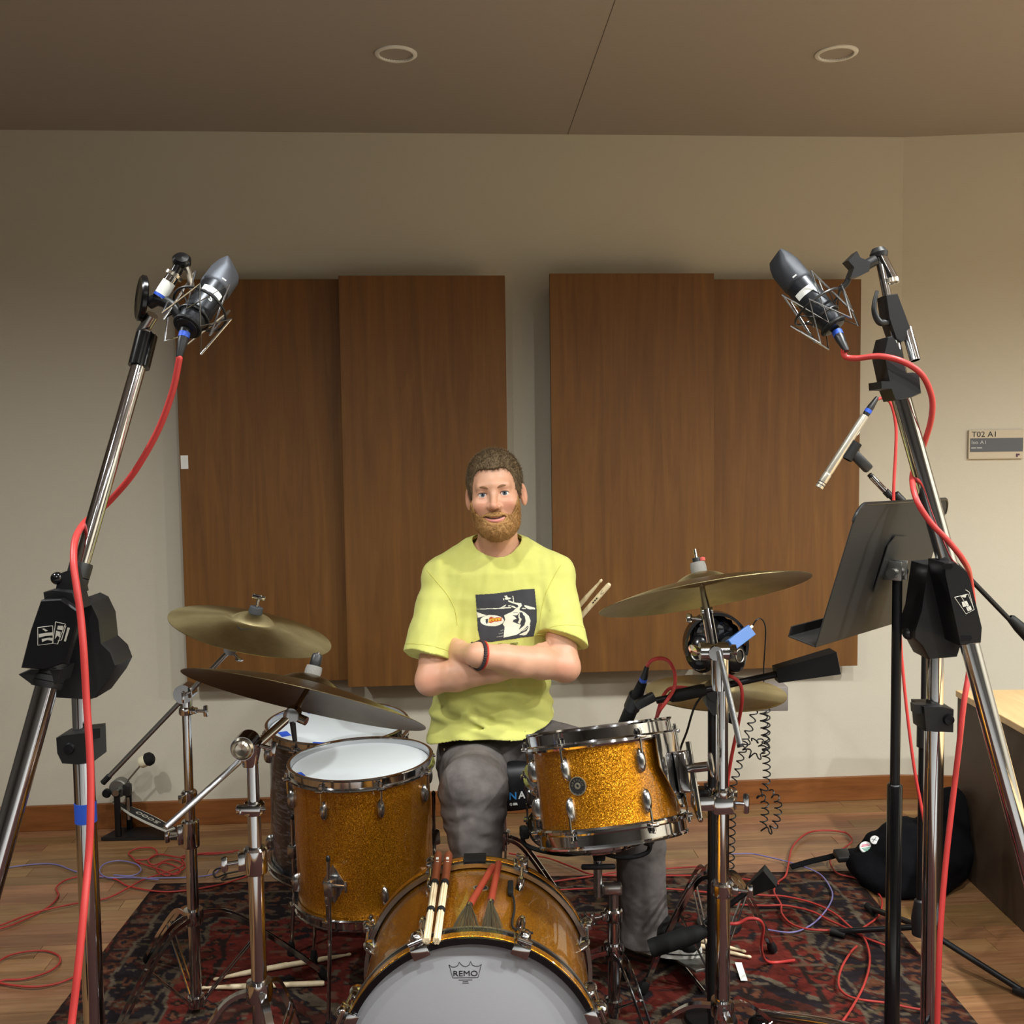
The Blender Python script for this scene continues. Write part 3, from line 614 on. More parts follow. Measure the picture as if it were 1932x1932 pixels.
hotrod(845, 1597, 824, 1776, 'right bundle rod with brown handle on the bass drum')
def brush(x0, y0, x1, y1, xa, xb, yb, label):
    c = on_shell(TK, rK + 0.013, x1, y1).translation; h = on_shell(TK, rH + 0.012, x0, y0).translation; d = (h - c).normalized(); L = (h - c).length; fr = frame(c, d)
    t = thing('wire_brush', label, 'brush', c, 'wire brushes on the bass drum')
    MB().lathe([(0.0001, -0.004), (0.0065, -0.004), (0.0075, 0.01), (0.0068, L * 0.5), (0.0078, L - 0.006), (0.006, L), (0.0001, L)], fr, 18).build('handle', 'red_handle', t, label='red rubber handle')
    MB().lathe([(0.0055, -0.008), (0.007, -0.008), (0.007, 0.002)], fr, 16).build('ferrule', 'chrome_soft', t)
    m = MB(); n = 90
    for i in range(n):
        u = i / (n - 1); jx = random.uniform(-0.5, 0.5)
        e = on_shell(TK, rK + random.uniform(0.003, 0.012), xa + (xb - xa) * u + jx * 6, yb + random.uniform(-14, 0)).translation
        s0 = fr @ V((u - 0.5) * 0.008, random.uniform(-0.004, 0.004), -0.004); mid = (s0 + e) / 2 + V(0, 0, 0.004); m.tube(cr([s0, mid, e], 3), 0.00045, 4)
    m.build('bristles', 'wire', t, kind='stuff')
brush(930, 1634, 886, 1708, 852, 906, 1764, 'left wire brush with red handle on the bass drum')
brush(941, 1628, 926, 1702, 908, 950, 1764, 'right wire brush with red handle on the bass drum')
# ------------------------------------------------------------------ cymbals
def cymbal(name, label, c, nrm, r, mat, bell=0.055, bellh=0.022, bow=0.030, group=None):
    top = []
    for i in range(15):
        q = bell * 1.02 * i / 14; top.append((max(q, 0.006), bellh * (1 - (q / (bell * 1.02)) ** 2.4)))
    for i in range(1, 13):
        q = bell * 1.02 + (r - bell * 1.02) * i / 12; top.append((q, -bow * ((q - bell) / (r - bell)) ** 1.5))
    th = 0.0012; prof = top + [(a, b - th) for a, b in reversed(top)]
    m = MB(); m.lathe(prof, Matrix.Identity(4), 96, closed=True)
    o = m.build(name, mat, None, 50, label=label, cat='cymbal', group=group); o.matrix_basis = frame(c, nrm); return o
def mark(cym, polys, mat='black_ink'):                       # ink printed on the bow: local x, y polygons
    m = MB(); 
    for pl in polys: m.add([(x, y, z) for x, y, z in pl], [tuple(range(len(pl)))])
    o = m.build('printed_mark', mat, None, 0); o.parent = cym; return o
# ------------------------------------------------------------------ stand pieces
def wing(m, p, ax, side, L=0.03):                            # wing bolt sticking out from p along side
    side = Vector(side).normalized(); X = frame(Vector(p), side, ax)
    m.cyl(X @ V(0, 0, 0), X @ V(0, 0, 0.022), 0.004, n=10); m.box((0, 0, 0.026), (L, 0.008, 0.013), X, 0.004); return m
def collar(t, p, ax, r, h=0.035, side=(1, -0.6, 0), nm='height_clamp', w=True, mat='chrome'):
    ax = Vector(ax).normalized(); X = frame(Vector(p), ax)
    m = MB(); m.lathe([(r * 0.9, -h / 2), (r + 0.006, -h / 2), (r + 0.0075, -h / 2 + 0.004), (r + 0.0075, h / 2 - 0.004), (r + 0.004, h / 2), (r * 0.7, h / 2)], X, 24)
    sd = Vector(side); sd = (sd - ax * sd.dot(ax)).normalized(); m.box((0, 0, 0), (0.02, 0.016, h * 0.7), frame(Vector(p) + sd * (r + 0.008), ax, sd), 0.003)
    c = m.build(nm, mat, t)
    if w: wing(MB(), Vector(p) + sd * (r + 0.016), ax, sd).build('wing_nut', mat, c)
    return c
def tripod(t, c, zh, zl, feet, mat='chrome', strap=0.0115, double=True):
    c = V(c[0], c[1], 0); m = MB(); m.lathe([(0.013, -0.02), (0.024, -0.018), (0.026, 0.0), (0.024, 0.018), (0.013, 0.02)], Matrix.Translation((c.x, c.y, zh)), 20); hub = m.build('tripod_hub', mat, t)
    m = MB(); m.lathe([(0.013, -0.015), (0.021, -0.013), (0.021, 0.013), (0.013, 0.015)], Matrix.Translation((c.x, c.y, zl)), 20); m.build('brace_hub', mat, t)
    for f in feet:
        f = V(f[0], f[1], 0); d = (f - c).normalized(); s = V(-d.y, d.x, 0); L = (f - c).length
        pts = cr([c + d * 0.022 + V(0, 0, zh), c + d * L * 0.28 + V(0, 0, zh * 0.93), c + d * L * 0.62 + V(0, 0, zh * 0.56), f - d * 0.01 + V(0, 0, 0.03)], 6)
        lg = MB()
        for k in ((-1, 1) if double else (0,)):
            w = [0.013, 0.013, 0.012, 0.011] if double else [0.0] * 4; N = len(pts); vs = []; fs = []
            for i, p in enumerate(pts):
                tn = (pts[min(i + 1, N - 1)] - pts[max(i - 1, 0)]).normalized(); up = s.cross(tn).normalized()
                u = i / (N - 1); off = s * (k * (0.013 - 0.006 * u) if double else 0)
                for a, b in ((-0.0012, -strap / 2), (0.0012, -strap / 2), (0.0012, strap / 2), (-0.0012, strap / 2)):
                    a2 = a if double else a * 6; vs.append(p + off + s * a2 + up * b * (1 if double else 0.4))
            for i in range(N - 1):
                for q in range(4): q2 = (q + 1) % 4; fs.append((i * 4 + q, i * 4 + q2, (i + 1) * 4 + q2, (i + 1) * 4 + q))
            fs += [(3, 2, 1, 0), tuple((N - 1) * 4 + q for q in range(4))]; lg.add(vs, fs)
        Lg = lg.build('leg', mat, t)
        pm2 = pts[int(len(pts) * 0.55)]; b = MB(); q0 = c + d * 0.02 + V(0, 0, zl); 
        for k in (-1, 1): b.tube([q0 + s * k * 0.006, pm2 + s * k * 0.006], 0.0028, 6)
        b.build('brace', mat, Lg)
        MB().lathe([(0.0001, 0.0), (0.013, 0.0), (0.014, 0.012), (0.010, 0.03), (0.007, 0.034), (0.0001, 0.034)], frame(f + V(0, 0, 0.0115), V(-d.x * 0.5, -d.y * 0.5, 1)), 14).build('rubber_foot', 'rubber', Lg)
def top_fit(t, c, nrm, felt='felt_grey', nut='chrome', fh=0.016, stem=0.0, below=0.03):   # felts, cup washer, wing nut on the cymbal's bell
    X = frame(c, nrm); bell = 0.021
    MB().cyl(X @ V(0, 0, -below), X @ V(0, 0, bell + fh + 0.030), 0.0034, n=10).build('tilter_rod', 'chrome', t)
    MB().lathe([(0.004, bell), (0.017, bell), (0.0175, bell + fh * 0.5), (0.016, bell + fh), (0.004, bell + fh)], X, 22).build('felt_washer', felt, t)
    MB().lathe([(0.004, bell - 0.008), (0.014, bell - 0.008), (0.0145, bell - 0.016), (0.004, bell - 0.018)], X, 22).build('under_felt', 'felt_dark', t)
    return X, bell + fh
# ------------------------------------------------------------------ left rear cymbal stand
b = F(367, 1902); b = V(P(364, 1700, 2.5).x, 2.5, 0)
t = thing('cymbal_stand', 'chrome boom cymbal stand at the back left holding the smaller cymbal', 'cymbal stand', b)
def zpx(y, d, x=966): return P(x, y, d).z
z = lambda y: zpx(y, 2.5, 360)
tripod(t, b, z(1728), z(1888), [(b.x + 0.30, b.y + 0.16), (b.x - 0.15, b.y - 0.24), (b.x - 0.22, b.y + 0.26)])
MB().cyl((b.x, b.y, z(1900)), (b.x, b.y, z(1590)), 0.0145, n=20).build('lower_tube', 'chrome', t)
MB().cyl((b.x, b.y, z(1595)), (b.x, b.y, z(1500)), 0.0128, n=20).build('middle_tube', 'chrome', t)
MB().cyl((b.x, b.y, z(1505)), (b.x, b.y, z(1345)), 0.0112, n=20).build('upper_tube', 'chrome', t)
collar(t, (b.x, b.y, z(1572)), (0, 0, 1), 0.0145, 0.07, (-1, -0.5, 0)); collar(t, (b.x, b.y, z(1502)), (0, 0, 1), 0.0125, 0.03, (-0.6, -1, 0), w=False)
collar(t, (b.x, b.y, z(1340)), (0, 0, 1), 0.0112, 0.02, (1, -0.2, 0))
p = V(b.x, b.y - 0.002, z(1306)); e0, e1 = P(196, 1475, 2.47), P(438, 1222, 2.50)
m = MB(); m.cyl((b.x, b.y, z(1345)), (b.x, b.y, z(1318)), 0.015, n=18); m.cyl(p + V(0, -0.022, 0), p + V(0, 0.02, 0), 0.024, n=24); tl = m.build('boom_tilter', 'chrome', t)
wing(MB(), p + V(0.005, -0.022, 0), (0, 0, 1), (0.2, -1, 0)).build('wing_nut', 'chrome', tl)
MB().cyl(e0, e1, 0.0062, n=14).build('boom_arm', 'steel', t)
MB().cyl(e0 - (e1 - e0).normalized() * 0.004, e0 + (e1 - e0).normalized() * 0.02, 0.0075, n=14).build('boom_tip', 'rubber', t)
cc = P(478, 1172, 2.50); nn = V(math.sin(R(15)), -0.035, math.cos(R(15))).normalized()
m = MB(); m.cyl(e1 + V(0, -0.018, 0), e1 + V(0, 0.018, 0), 0.0165, n=22); m.box((0, 0, 0), (0.042, 0.028, 0.022), frame((e1 + cc - nn * 0.03) / 2, (0, -1, 0), cc - e1), 0.006); m.cyl(e1, cc - nn * 0.012, 0.007, 0.005, n=12)
ct = m.build('cymbal_tilter', 'chrome', t); wing(MB(), e1 + V(0.0, 0, -0.012), (0, 1, 0), (0.8, -0.3, -0.7)).build('wing_nut', 'chrome', ct)
cy = cymbal('crash_cymbal', 'smaller brass cymbal tilted on the back left stand', cc, nn, 0.203, 'cymbal', bow=0.024)
X, h = top_fit(t, cc, nn, 'felt_dark', below=0.02)
wing(MB(), X @ V(0, 0, h), X.to_3x3() @ V(1, 0, 0), nn, 0.034).build('wing_nut', 'chrome', t)
# little printed swoosh on the bow
Ci = cy.matrix_basis.inverted()
def on_bow(cym, x, y, r=0.203, bow=0.024, bell=0.055, lift=0.0007):
    Mi = cym.matrix_basis.inverted(); o = Mi @ V(0, 0, CAMH); d = Mi.to_3x3() @ ray(x, y); k = -o.z / d.z
    for _ in range(8):
        p = o + d * k; q = math.hypot(p.x, p.y); zz = -bow * max(0, (q - bell) / (r - bell)) ** 1.5 + lift; k += (zz - p.z) / d.z
    return o + d * k
sw = [(446, 1179), (452, 1184), (456, 1187), (470, 1185.5), (485, 1187), (470, 1186.3), (455, 1188.5), (449, 1185)]
mark(cy, [[tuple(on_bow(cy, x, y)) for x, y in sw]])
# ------------------------------------------------------------------ left front cymbal stand
dF = 1.86; b = V(P(483, 1650, dF).x, dF, 0); z = lambda y: zpx(y, dF, 480)
t = thing('cymbal_stand', 'chrome boom cymbal stand in front, left of the gold floor tom', 'cymbal stand', b)
tripod(t, b, z(1868), z(1868) - 0.19, [(b.x - 0.26, b.y - 0.07), (b.x + 0.13, b.y - 0.26), (b.x + 0.05, b.y + 0.30)], strap=0.02, double=False)
MB().cyl((b.x, b.y, 0.03), (b.x, b.y, z(1612)), 0.0147, n=24).build('lower_tube', 'chrome', t)
MB().cyl((b.x, b.y, z(1615)), (b.x, b.y, z(1515)), 0.0128, n=24).build('middle_tube', 'chrome', t)
MB().cyl((b.x, b.y, z(1520)), (b.x, b.y, z(1440)), 0.0112, n=24).build('upper_tube', 'chrome', t)
collar(t, (b.x, b.y, z(1622)), (0, 0, 1), 0.0147, 0.05, (-1, -0.35, 0)); collar(t, (b.x, b.y, z(1524)), (0, 0, 1), 0.0128, 0.022, (-0.9, -0.6, 0), w=False)
m = MB(); m.box((b.x - 0.006, b.y - 0.014, z(1521)), (0.046, 0.016, 0.016), None, 0.003); m.cyl((b.x - 0.03, b.y - 0.014, z(1521)), (b.x + 0.026, b.y - 0.014, z(1521)), 0.004, n=10); m.build('memory_lock', 'chrome', t)
p = V(b.x - 0.012, b.y, z(1405)); e0, e1 = P(313, 1561, 1.80), P(552, 1347, 1.99)
m = MB(); m.lathe([(0.0125, 0), (0.0135, 0.0), (0.022, 0.03), (0.024, 0.045), (0.012, 0.045)], Matrix.Translation((b.x - 0.005, b.y, z(1445))), 20)
m.cyl(p + V(0, -0.026, 0), p + V(0, 0.024, 0), 0.0225, n=28); tl = m.build('boom_tilter', 'chrome', t)
MB().lathe([(0.0215, 0), (0.018, 0.005), (0.016, 0.002), (0.011, 0.006), (0.0001, 0.004)], frame(p + V(0, -0.026, 0), (0, -1, 0)), 28).build('toothed_disc', 'nickel', tl)
wing(MB(), p + V(0.03, -0.008, 0.0), (0, 0, 1), (1, -0.2, -0.2)).build('wing_nut', 'chrome', tl)
dr = (e1 - e0).normalized(); q0 = e0 + dr * ((p - e0).dot(dr))
MB().cyl(e0, q0, 0.0062, n=16).build('boom_arm', 'bright_rod', t)
MB().cyl(q0, e1, 0.0085, n=16).build('boom_tube', 'chrome', t)
cc = P(584, 1292, 2.05); nn = V(math.sin(R(13.5)), 0.40, math.cos(R(13.5))).normalized()
m = MB(); m.cyl(e1 + V(0, -0.016, 0), e1 + V(0, 0.016, 0), 0.0155, n=22); m.cyl(e1, cc - nn * 0.004, 0.007, 0.005, n=12); m.cyl(e1 + V(-0.006, 0, 0), e1 + V(0.03, -0.012, -0.012), 0.009, n=14)
ct = m.build('cymbal_tilter', 'chrome', t); MB().cyl(e1 + V(0.002, -0.012, -0.012), e1 + V(0.006, -0.012, -0.052), 0.0062, 0.0048, n=12).build('tilter_handle', 'black_plastic', ct)
cymbal('crash_cymbal', 'large dark bronze cymbal tilted over the floor toms', cc, nn, 0.254, 'cymbal_dark', bell=0.062, bow=0.034)
X, h = top_fit(t, cc, nn, 'felt_grey', fh=0.018, below=0.02)
MB().lathe([(0.004, h), (0.011, h), (0.012, h + 0.006), (0.0115, h + 0.022), (0.009, h + 0.026), (0.0001, h + 0.026)], X, 18).build('cymbal_nut', 'black_plastic', t)
# ------------------------------------------------------------------ right cymbal stand (also carries the rack tom)
dR_ = 2.12; b = V(P(1363, 1650, dR_).x, dR_, 0); z = lambda y: zpx(y, dR_, 1360)
t = thing('cymbal_stand', 'chrome cymbal stand on the right holding the ride cymbal and rack tom', 'cymbal stand', b)
tripod(t, b, z(1900), z(1900) - 0.13, [(b.x - 0.27, b.y + 0.10), (b.x + 0.24, b.y + 0.12), (b.x + 0.02, b.y - 0.30)], strap=0.02, double=False)
MB().cyl((b.x, b.y, 0.03), (b.x, b.y, z(1672)), 0.0165, n=24).build('lower_tube', 'chrome', t)
MB().cyl((b.x, b.y, z(1675)), (b.x, b.y, z(1495)), 0.0142, n=24).build('middle_tube', 'chrome', t)
MB().cyl((b.x, b.y, z(1500)), (b.x, b.y, z(1262)), 0.0120, n=24).build('upper_tube', 'chrome', t)
collar(t, (b.x, b.y, z(1676)), (0, 0, 1), 0.0165, 0.03, (1, -0.3, 0))
collar(t, (b.x, b.y, z(1500)), (0, 0, 1), 0.0142, 0.03, (1, 0.2, 0), w=False)
# multi-clamp with the tom arm
k = V(b.x, b.y, z(1515)); m = MB(); m.box((k.x, k.y, k.z), (0.048, 0.044, 0.040), None, 0.006); m.box((k.x - 0.042, k.y - 0.004, k.z + 0.006), (0.05, 0.036, 0.034), None, 0.006)
cl = m.build('tom_clamp', 'chrome', t); wing(MB(), k + V(0.024, 0, 0), (0, 0, 1), (1, -0.25, 0), 0.045).build('wing_nut', 'chrome', cl)
MB().lathe([(0.0001, 0), (0.018, 0), (0.019, 0.006), (0.014, 0.012), (0.0001, 0.013)], Matrix.Translation((k.x - 0.042, k.y - 0.004, k.z + 0.023)), 22).build('clamp_knob', 'black_gloss', cl)
MB().tube(cr([TOM_ARM + V(0, 0, 0.004), TOM_ARM + V(0.002, 0, -0.012), V(k.x - 0.062, k.y - 0.01, k.z + 0.0), V(k.x - 0.05, k.y - 0.005, k.z)], 6), 0.0052, 10).build('tom_arm', 'chrome', t)
# tilter and boom
p = V(P(1346, 1228, dR_).x, b.y - 0.004, z(1228)); m = MB()
m.lathe([(0.012, -0.045), (0.017, -0.045), (0.0185, -0.03), (0.0185, 0.03), (0.012, 0.036)], Matrix.Translation((b.x - 0.006, b.y, z(1262))), 22)
m.cyl(p + V(-0.030, 0, 0), p + V(0.030, 0, 0), 0.019, n=24); m.cyl(p + V(0, -0.024, 0), p + V(0, 0.022, 0), 0.015, n=20); tl = m.build('boom_tilter', 'chrome', t)
for sx in (-1, 1):
    MB().lathe([(0.0001, 0), (0.010, 0), (0.021, 0.010), (0.021, 0.016), (0.0001, 0.018)], frame(p + V(sx * 0.030, -0.004, 0.004), (sx, -0.15, 0)) @ Matrix.Diagonal((1.35, 0.5, 1, 1)), 20).build('wing_nut', 'chrome', tl)
e0, e1 = P(1396, 1404, 2.04), P(1333, 1150, 2.14)
MB().cyl(p + V(0.006, -0.024, 0.006), e0, 0.0066, n=14).build('boom_tail', 'bright_rod', t)
tt = MB(); q = p + V(0.008, -0.02, 0); tt.cyl(p, e1, 0.0115, n=18); tt.build('boom_tube', 'chrome', t)
MB().cyl(e0, e0 + (e0 - p).normalized() * 0.006, 0.0072, n=12).build('boom_tip', 'rubber', t)
cc = P(1323, 1098, 2.16); nn = V(-math.sin(R(8.5)), 0.305, math.cos(R(8.5))).normalized()
m = MB(); m.cyl(e1, cc - nn * 0.01, 0.0095, 0.006, n=16); m.cyl(e1 + V(-0.012, 0, -0.004), e1 + V(0.012, 0, -0.004), 0.010, n=14); ct = m.build('cymbal_tilter', 'chrome_soft', t)
wing(MB(), e1 + V(-0.012, 0, -0.02), (0, 0.3, 1), (-1, -0.1, 0.1), 0.02).build('wing_nut', 'chrome', ct)
cymbal('ride_cymbal', 'large brass cymbal tilted on the right stand, seen from below', cc, nn, 0.229, 'cymbal', bell=0.06, bow=0.03)
X, h = top_fit(t, cc, nn, 'felt_grey', fh=0.022, below=0.02)
MB().lathe([(0.004, h), (0.010, h), (0.010, h + 0.010), (0.0001, h + 0.011)], X, 16).build('cymbal_nut', 'black_plastic', t)
MB().lathe([(0.0001, h), (0.006, h + 0.001), (0.0065, h + 0.008), (0.0001, h + 0.010)], X @ Matrix.Translation((0.011, -0.006, 0)), 14).build('nut_cap', 'felt_red', t)
# ------------------------------------------------------------------ hi-hat
hc = P(1350, 1306, 2.56); b = V(hc.x, hc.y, 0)
for s, lab in ((-1, 'lower cymbal of the brass hi-hat pair'), (1, 'upper cymbal of the brass hi-hat pair')):
    c = hc + V(0, 0, 0.0095 * s); cymbal('hi_hat_cymbal', lab, c, V(0.01 * s, -0.02 * s, s), 0.178, 'cymbal', bell=0.05, bellh=0.02, bow=0.008, group='hi-hat cymbals')
t = thing('hi_hat_stand', 'chrome hi-hat stand with pedal behind the right cymbal stand', 'hi-hat stand', b)
zh = zpx(1650, 2.56, 1345); f1, f2 = F(1458, 1800), F(1213, 1886)
tripod(t, b, zh, 0.07, [(f1.x, f1.y), (f2.x, f2.y + 0.02), (b.x - 0.05, b.y + 0.36)])
MB().cyl((b.x, b.y, 0.04), (b.x, b.y, 0.56), 0.0135, n=20).build('lower_tube', 'chrome', t)
MB().cyl((b.x, b.y, 0.56), (b.x, b.y, hc.z - 0.05), 0.0100, n=20).build('upper_tube', 'chrome', t)
MB().cyl((b.x, b.y, hc.z - 0.06), (b.x, b.y, hc.z + 0.13), 0.0032, n=10).build('pull_rod', 'chrome', t)
collar(t, (b.x, b.y, 0.56), (0, 0, 1), 0.0135, 0.04, (-1, -0.4, 0))
MB().lathe([(0.005, -0.05), (0.02, -0.05), (0.022, -0.036), (0.012, -0.02), (0.004, -0.018)], Matrix.Translation(hc), 22).build('cymbal_seat', 'black_plastic', t)
MB().lathe([(0.004, 0.024), (0.013, 0.024), (0.013, 0.034), (0.008, 0.036), (0.008, 0.05), (0.004, 0.052)], Matrix.Translation(hc), 20).build('clutch', 'chrome', t)
pz = MB(); px0 = V(b.x - 0.02, b.y - 0.05, 0.0)
q0, q1 = V(b.x - 0.015, b.y + 0.0, 0.075), V(b.x - 0.10, b.y + 0.26, 0.012)
fr = frame((q0 + q1) / 2, V(-0.1, 0.2, 1).normalized(), (q1 - q0)); pz.box((0, 0, 0), ((q1 - q0).length, 0.085, 0.008), fr, 0.003); pz.build('foot_board', 'pedal_grey', t)
m = MB()
for sx in (-1, 1): m.tube([(b.x + sx * 0.03, b.y, 0.0102), (b.x + sx * 0.035 - 0.06, b.y + 0.27, 0.0102)], 0.005, 8)
m.build('base_rods', 'chrome', t)
# ------------------------------------------------------------------ snare stand
dS = 2.42; b = V(P(1158, 1800, dS).x, dS, 0); z = lambda y: zpx(y, dS, 1150)
t = thing('snare_stand', 'chrome snare stand with black basket below the rack tom', 'snare stand', b)
tripod(t, b, z(1792), 0.06, [(b.x + 0.09, b.y - 0.25), (b.x - 0.25, b.y - 0.045), (b.x + 0.055, b.y + 0.215)])
MB().cyl((b.x, b.y, 0.03), (b.x, b.y, z(1725)), 0.0150, n=20).build('lower_tube', 'chrome', t)
MB().cyl((b.x, b.y, z(1728)), (b.x, b.y, z(1672)), 0.0125, n=20).build('upper_tube', 'chrome', t)
collar(t, (b.x, b.y, z(1725)), (0, 0, 1), 0.015, 0.03, (-1, -0.4, 0))
u = V(P(1128, 1640, dS).x, dS, z(1640)); m = MB(); m.box((b.x - 0.004, dS, z(1676)), (0.05, 0.03, 0.028), None, 0.006); m.cyl(V(u.x, dS, z(1690)), V(u.x, dS, z(1618)), 0.011, n=18); hd_ = m.build('swivel_head', 'chrome_soft', t)
MB().box((u.x, dS - 0.016, z(1630)), (0.085, 0.014, 0.013), None, 0.005).build('tee_handle', 'black_plastic', hd_)
MB().box((u.x + 0.003, dS, z(1600)), (0.03, 0.03, 0.055), None, 0.004).build('basket_hub', 'black_matte', t)
bz = SN.z - 0.085
for a in (200, 320, 80):
    o2 = V(math.cos(R(a)), math.sin(R(a)), 0); e = V(SN.x, SN.y, 0) + o2 * 0.176
    pts = cr([V(u.x, dS, z(1606)), V(u.x, dS, bz - 0.02) * 0.5 + V(e.x, e.y, bz - 0.03) * 0.5, V(e.x, e.y, bz - 0.014), V(e.x, e.y, bz) + o2 * 0.006 + V(0, 0, 0.03)], 6)
    ar = MB().tube(pts, 0.006, 8).build('basket_arm', 'black_matte', t)
    MB().box((0, 0, 0), (0.02, 0.03, 0.03), frame(V(e.x, e.y, bz + 0.02) + o2 * 0.004, (0, 0, 1), o2), 0.006).build('rubber_grip', 'rubber', ar)
# ------------------------------------------------------------------ the drummer: signed distance shapes turned into one continuous skin
def A3(v): return np.array((v[0], v[1], v[2]), dtype=np.float32)
def s_caps(p, a, b, ra, rb):
    a, b = A3(a), A3(b); d = b - a; t = np.clip(((p - a) @ d) / max(float(d @ d), 1e-9), 0, 1); return np.linalg.norm(p - a - t[:, None] * d, axis=1) - (ra + (rb - ra) * t)
def s_ell(p, c, r, Rm=None):
    q = p - A3(c)
    if Rm is not None: q = q @ Rm
    r = np.array(r, dtype=np.float32); k0 = np.linalg.norm(q / r, axis=1); k1 = np.linalg.norm(q / (r * r), axis=1); return k0 * (k0 - 1) / np.maximum(k1, 1e-6)
def smin(a, b, k): h = np.maximum(k - np.abs(a - b), 0) / k; return np.minimum(a, b) - h * h * k * 0.25
def smax(a, b, k): return -smin(-a, -b, k)
def vnoise(p, s, seed=0):
    q = p * s; i = np.floor(q); f = q - i; f = f * f * (3 - 2 * f); out = 0
    for dx in (0, 1):
        for dy in (0, 1):
            for dz in (0, 1):
                v = np.sin((i[:, 0] + dx) * 127.1 + (i[:, 1] + dy) * 311.7 + (i[:, 2] + dz) * 74.7 + seed * 19.3) * 43758.5453; v = v - np.floor(v)
                out = out + v * (f[:, 0] if dx else 1 - f[:, 0]) * (f[:, 1] if dy else 1 - f[:, 1]) * (f[:, 2] if dz else 1 - f[:, 2])
    return out
def polygonise(fn, lo, hi, h, B=16):
    lo = np.array(lo, dtype=np.float32); hi = np.array(hi, dtype=np.float32); n = np.ceil((hi - lo) / h / B).astype(int) * B + 1
    D = np.ones(n, dtype=np.float32); nb = (n - 1) // B
    bi = np.stack(np.meshgrid(*[np.arange(k) for k in nb], indexing='ij'), -1).reshape(-1, 3)
    cen = lo + (bi + 0.5) * B * h; dc = fn(cen.astype(np.float32)); lim = B * h * 0.87 * 1.25 + 0.022
    off = np.stack(np.meshgrid(*[np.arange(B + 1)] * 3, indexing='ij'), -1).reshape(-1, 3)
    for b, d in zip(bi, dc):
        s0 = b * B; sl = tuple(slice(s0[k], s0[k] + B + 1) for k in range(3))
        if abs(d) > lim: D[sl] = np.where(D[sl] == 1, 1.0 if d > 0 else -1.0, D[sl])
    act = bi[np.abs(dc) <= lim]
    for c0 in range(0, len(act), 60):
        ch = act[c0:c0 + 60]; pts = (lo + (ch[:, None, :] * B + off[None]) * h).reshape(-1, 3).astype(np.float32); v = fn(pts).reshape(len(ch), B + 1, B + 1, B + 1)
        for b, x in zip(ch, v): s0 = b * B; D[s0[0]:s0[0] + B + 1, s0[1]:s0[1] + B + 1, s0[2]:s0[2] + B + 1] = x
    S = D < 0; cs = np.zeros(np.array(D.shape) - 1, dtype=np.int8)
    for a in (0, 1):
        for b in (0, 1):
            for c in (0, 1): cs += S[a:S.shape[0] - 1 + a, b:S.shape[1] - 1 + b, c:S.shape[2] - 1 + c]
    cells = np.argwhere((cs > 0) & (cs < 8)); idx = -np.ones(cs.shape, dtype=np.int64); idx[tuple(cells.T)] = np.arange(len(cells))
    acc = np.zeros((len(cells), 3)); cnt = np.zeros(len(cells))
    cor = [(a, b, c) for a in (0, 1) for b in (0, 1) for c in (0, 1)]; val = {k: D[tuple((cells + k).T)] for k in cor}
    for k in cor:
        for ax in range(3):
            if k[ax] == 0:
                k2 = list(k); k2[ax] = 1; k2 = tuple(k2); a, b = val[k], val[k2]; m = (a < 0) != (b < 0); t = np.where(m, a / np.where(m, a - b, 1), 0)
                e = np.array(k, dtype=float)[None].repeat(len(cells), 0); e[:, ax] += t; acc += np.where(m[:, None], e, 0); cnt += m
    vs = lo + (cells + acc / cnt[:, None]) * h; fs = []
    for ax in range(3):
        sa = [slice(None)] * 3; sb = [slice(None)] * 3; sa[ax] = slice(0, -1); sb[ax] = slice(1, None); a, b = S[tuple(sa)], S[tuple(sb)]
        e = np.argwhere(a != b); o1, o2 = [k for k in range(3) if k != ax]; e = e[(e[:, o1] > 0) & (e[:, o2] > 0) & (e[:, o1] < cs.shape[o1]) & (e[:, o2] < cs.shape[o2]) & (e[:, ax] < cs.shape[ax])]
        def at(d1, d2): q = e.copy(); q[:, o1] += d1; q[:, o2] += d2; return idx[tuple(q.T)]
        q = np.stack([at(-1, -1), at(0, -1), at(0, 0), at(-1, 0)], -1); fl = a[tuple(e.T)]
        if ax == 1: fl = ~fl
        q[~fl] = q[~fl][:, ::-1]; fs.append(q)
    fs = np.concatenate(fs); return vs, fs[(fs >= 0).all(1)]
def sdf_mesh(name, fn, lo, hi, h, mat, parent, col=None, smooth=180, relax=1, **kw):
    vs, fs = polygonise(fn, lo, hi, h)
    for _ in range(relax):                                   # light Laplacian pass
        s = np.zeros_like(vs); c = np.zeros(len(vs))
        for k in range(4):
            a, b = fs[:, k], fs[:, (k + 1) % 4]; np.add.at(s, a, vs[b]); np.add.at(s, b, vs[a]); np.add.at(c, a, 1); np.add.at(c, b, 1)
        vs = vs * 0.6 + 0.4 * s / np.maximum(c, 1)[:, None]
    me = bpy.data.meshes.new(name); me.from_pydata(vs.tolist(), [], fs.tolist()); me.update()
    if col is not None:
        at = me.color_attributes.new('tone', 'FLOAT_COLOR', 'POINT'); C = np.ones((len(vs), 4)); C[:, :3] = col(vs.astype(np.float32)); at.data.foreach_set('color', C.ravel())
    o = put(name, me, mat, parent, smooth, **kw); return o
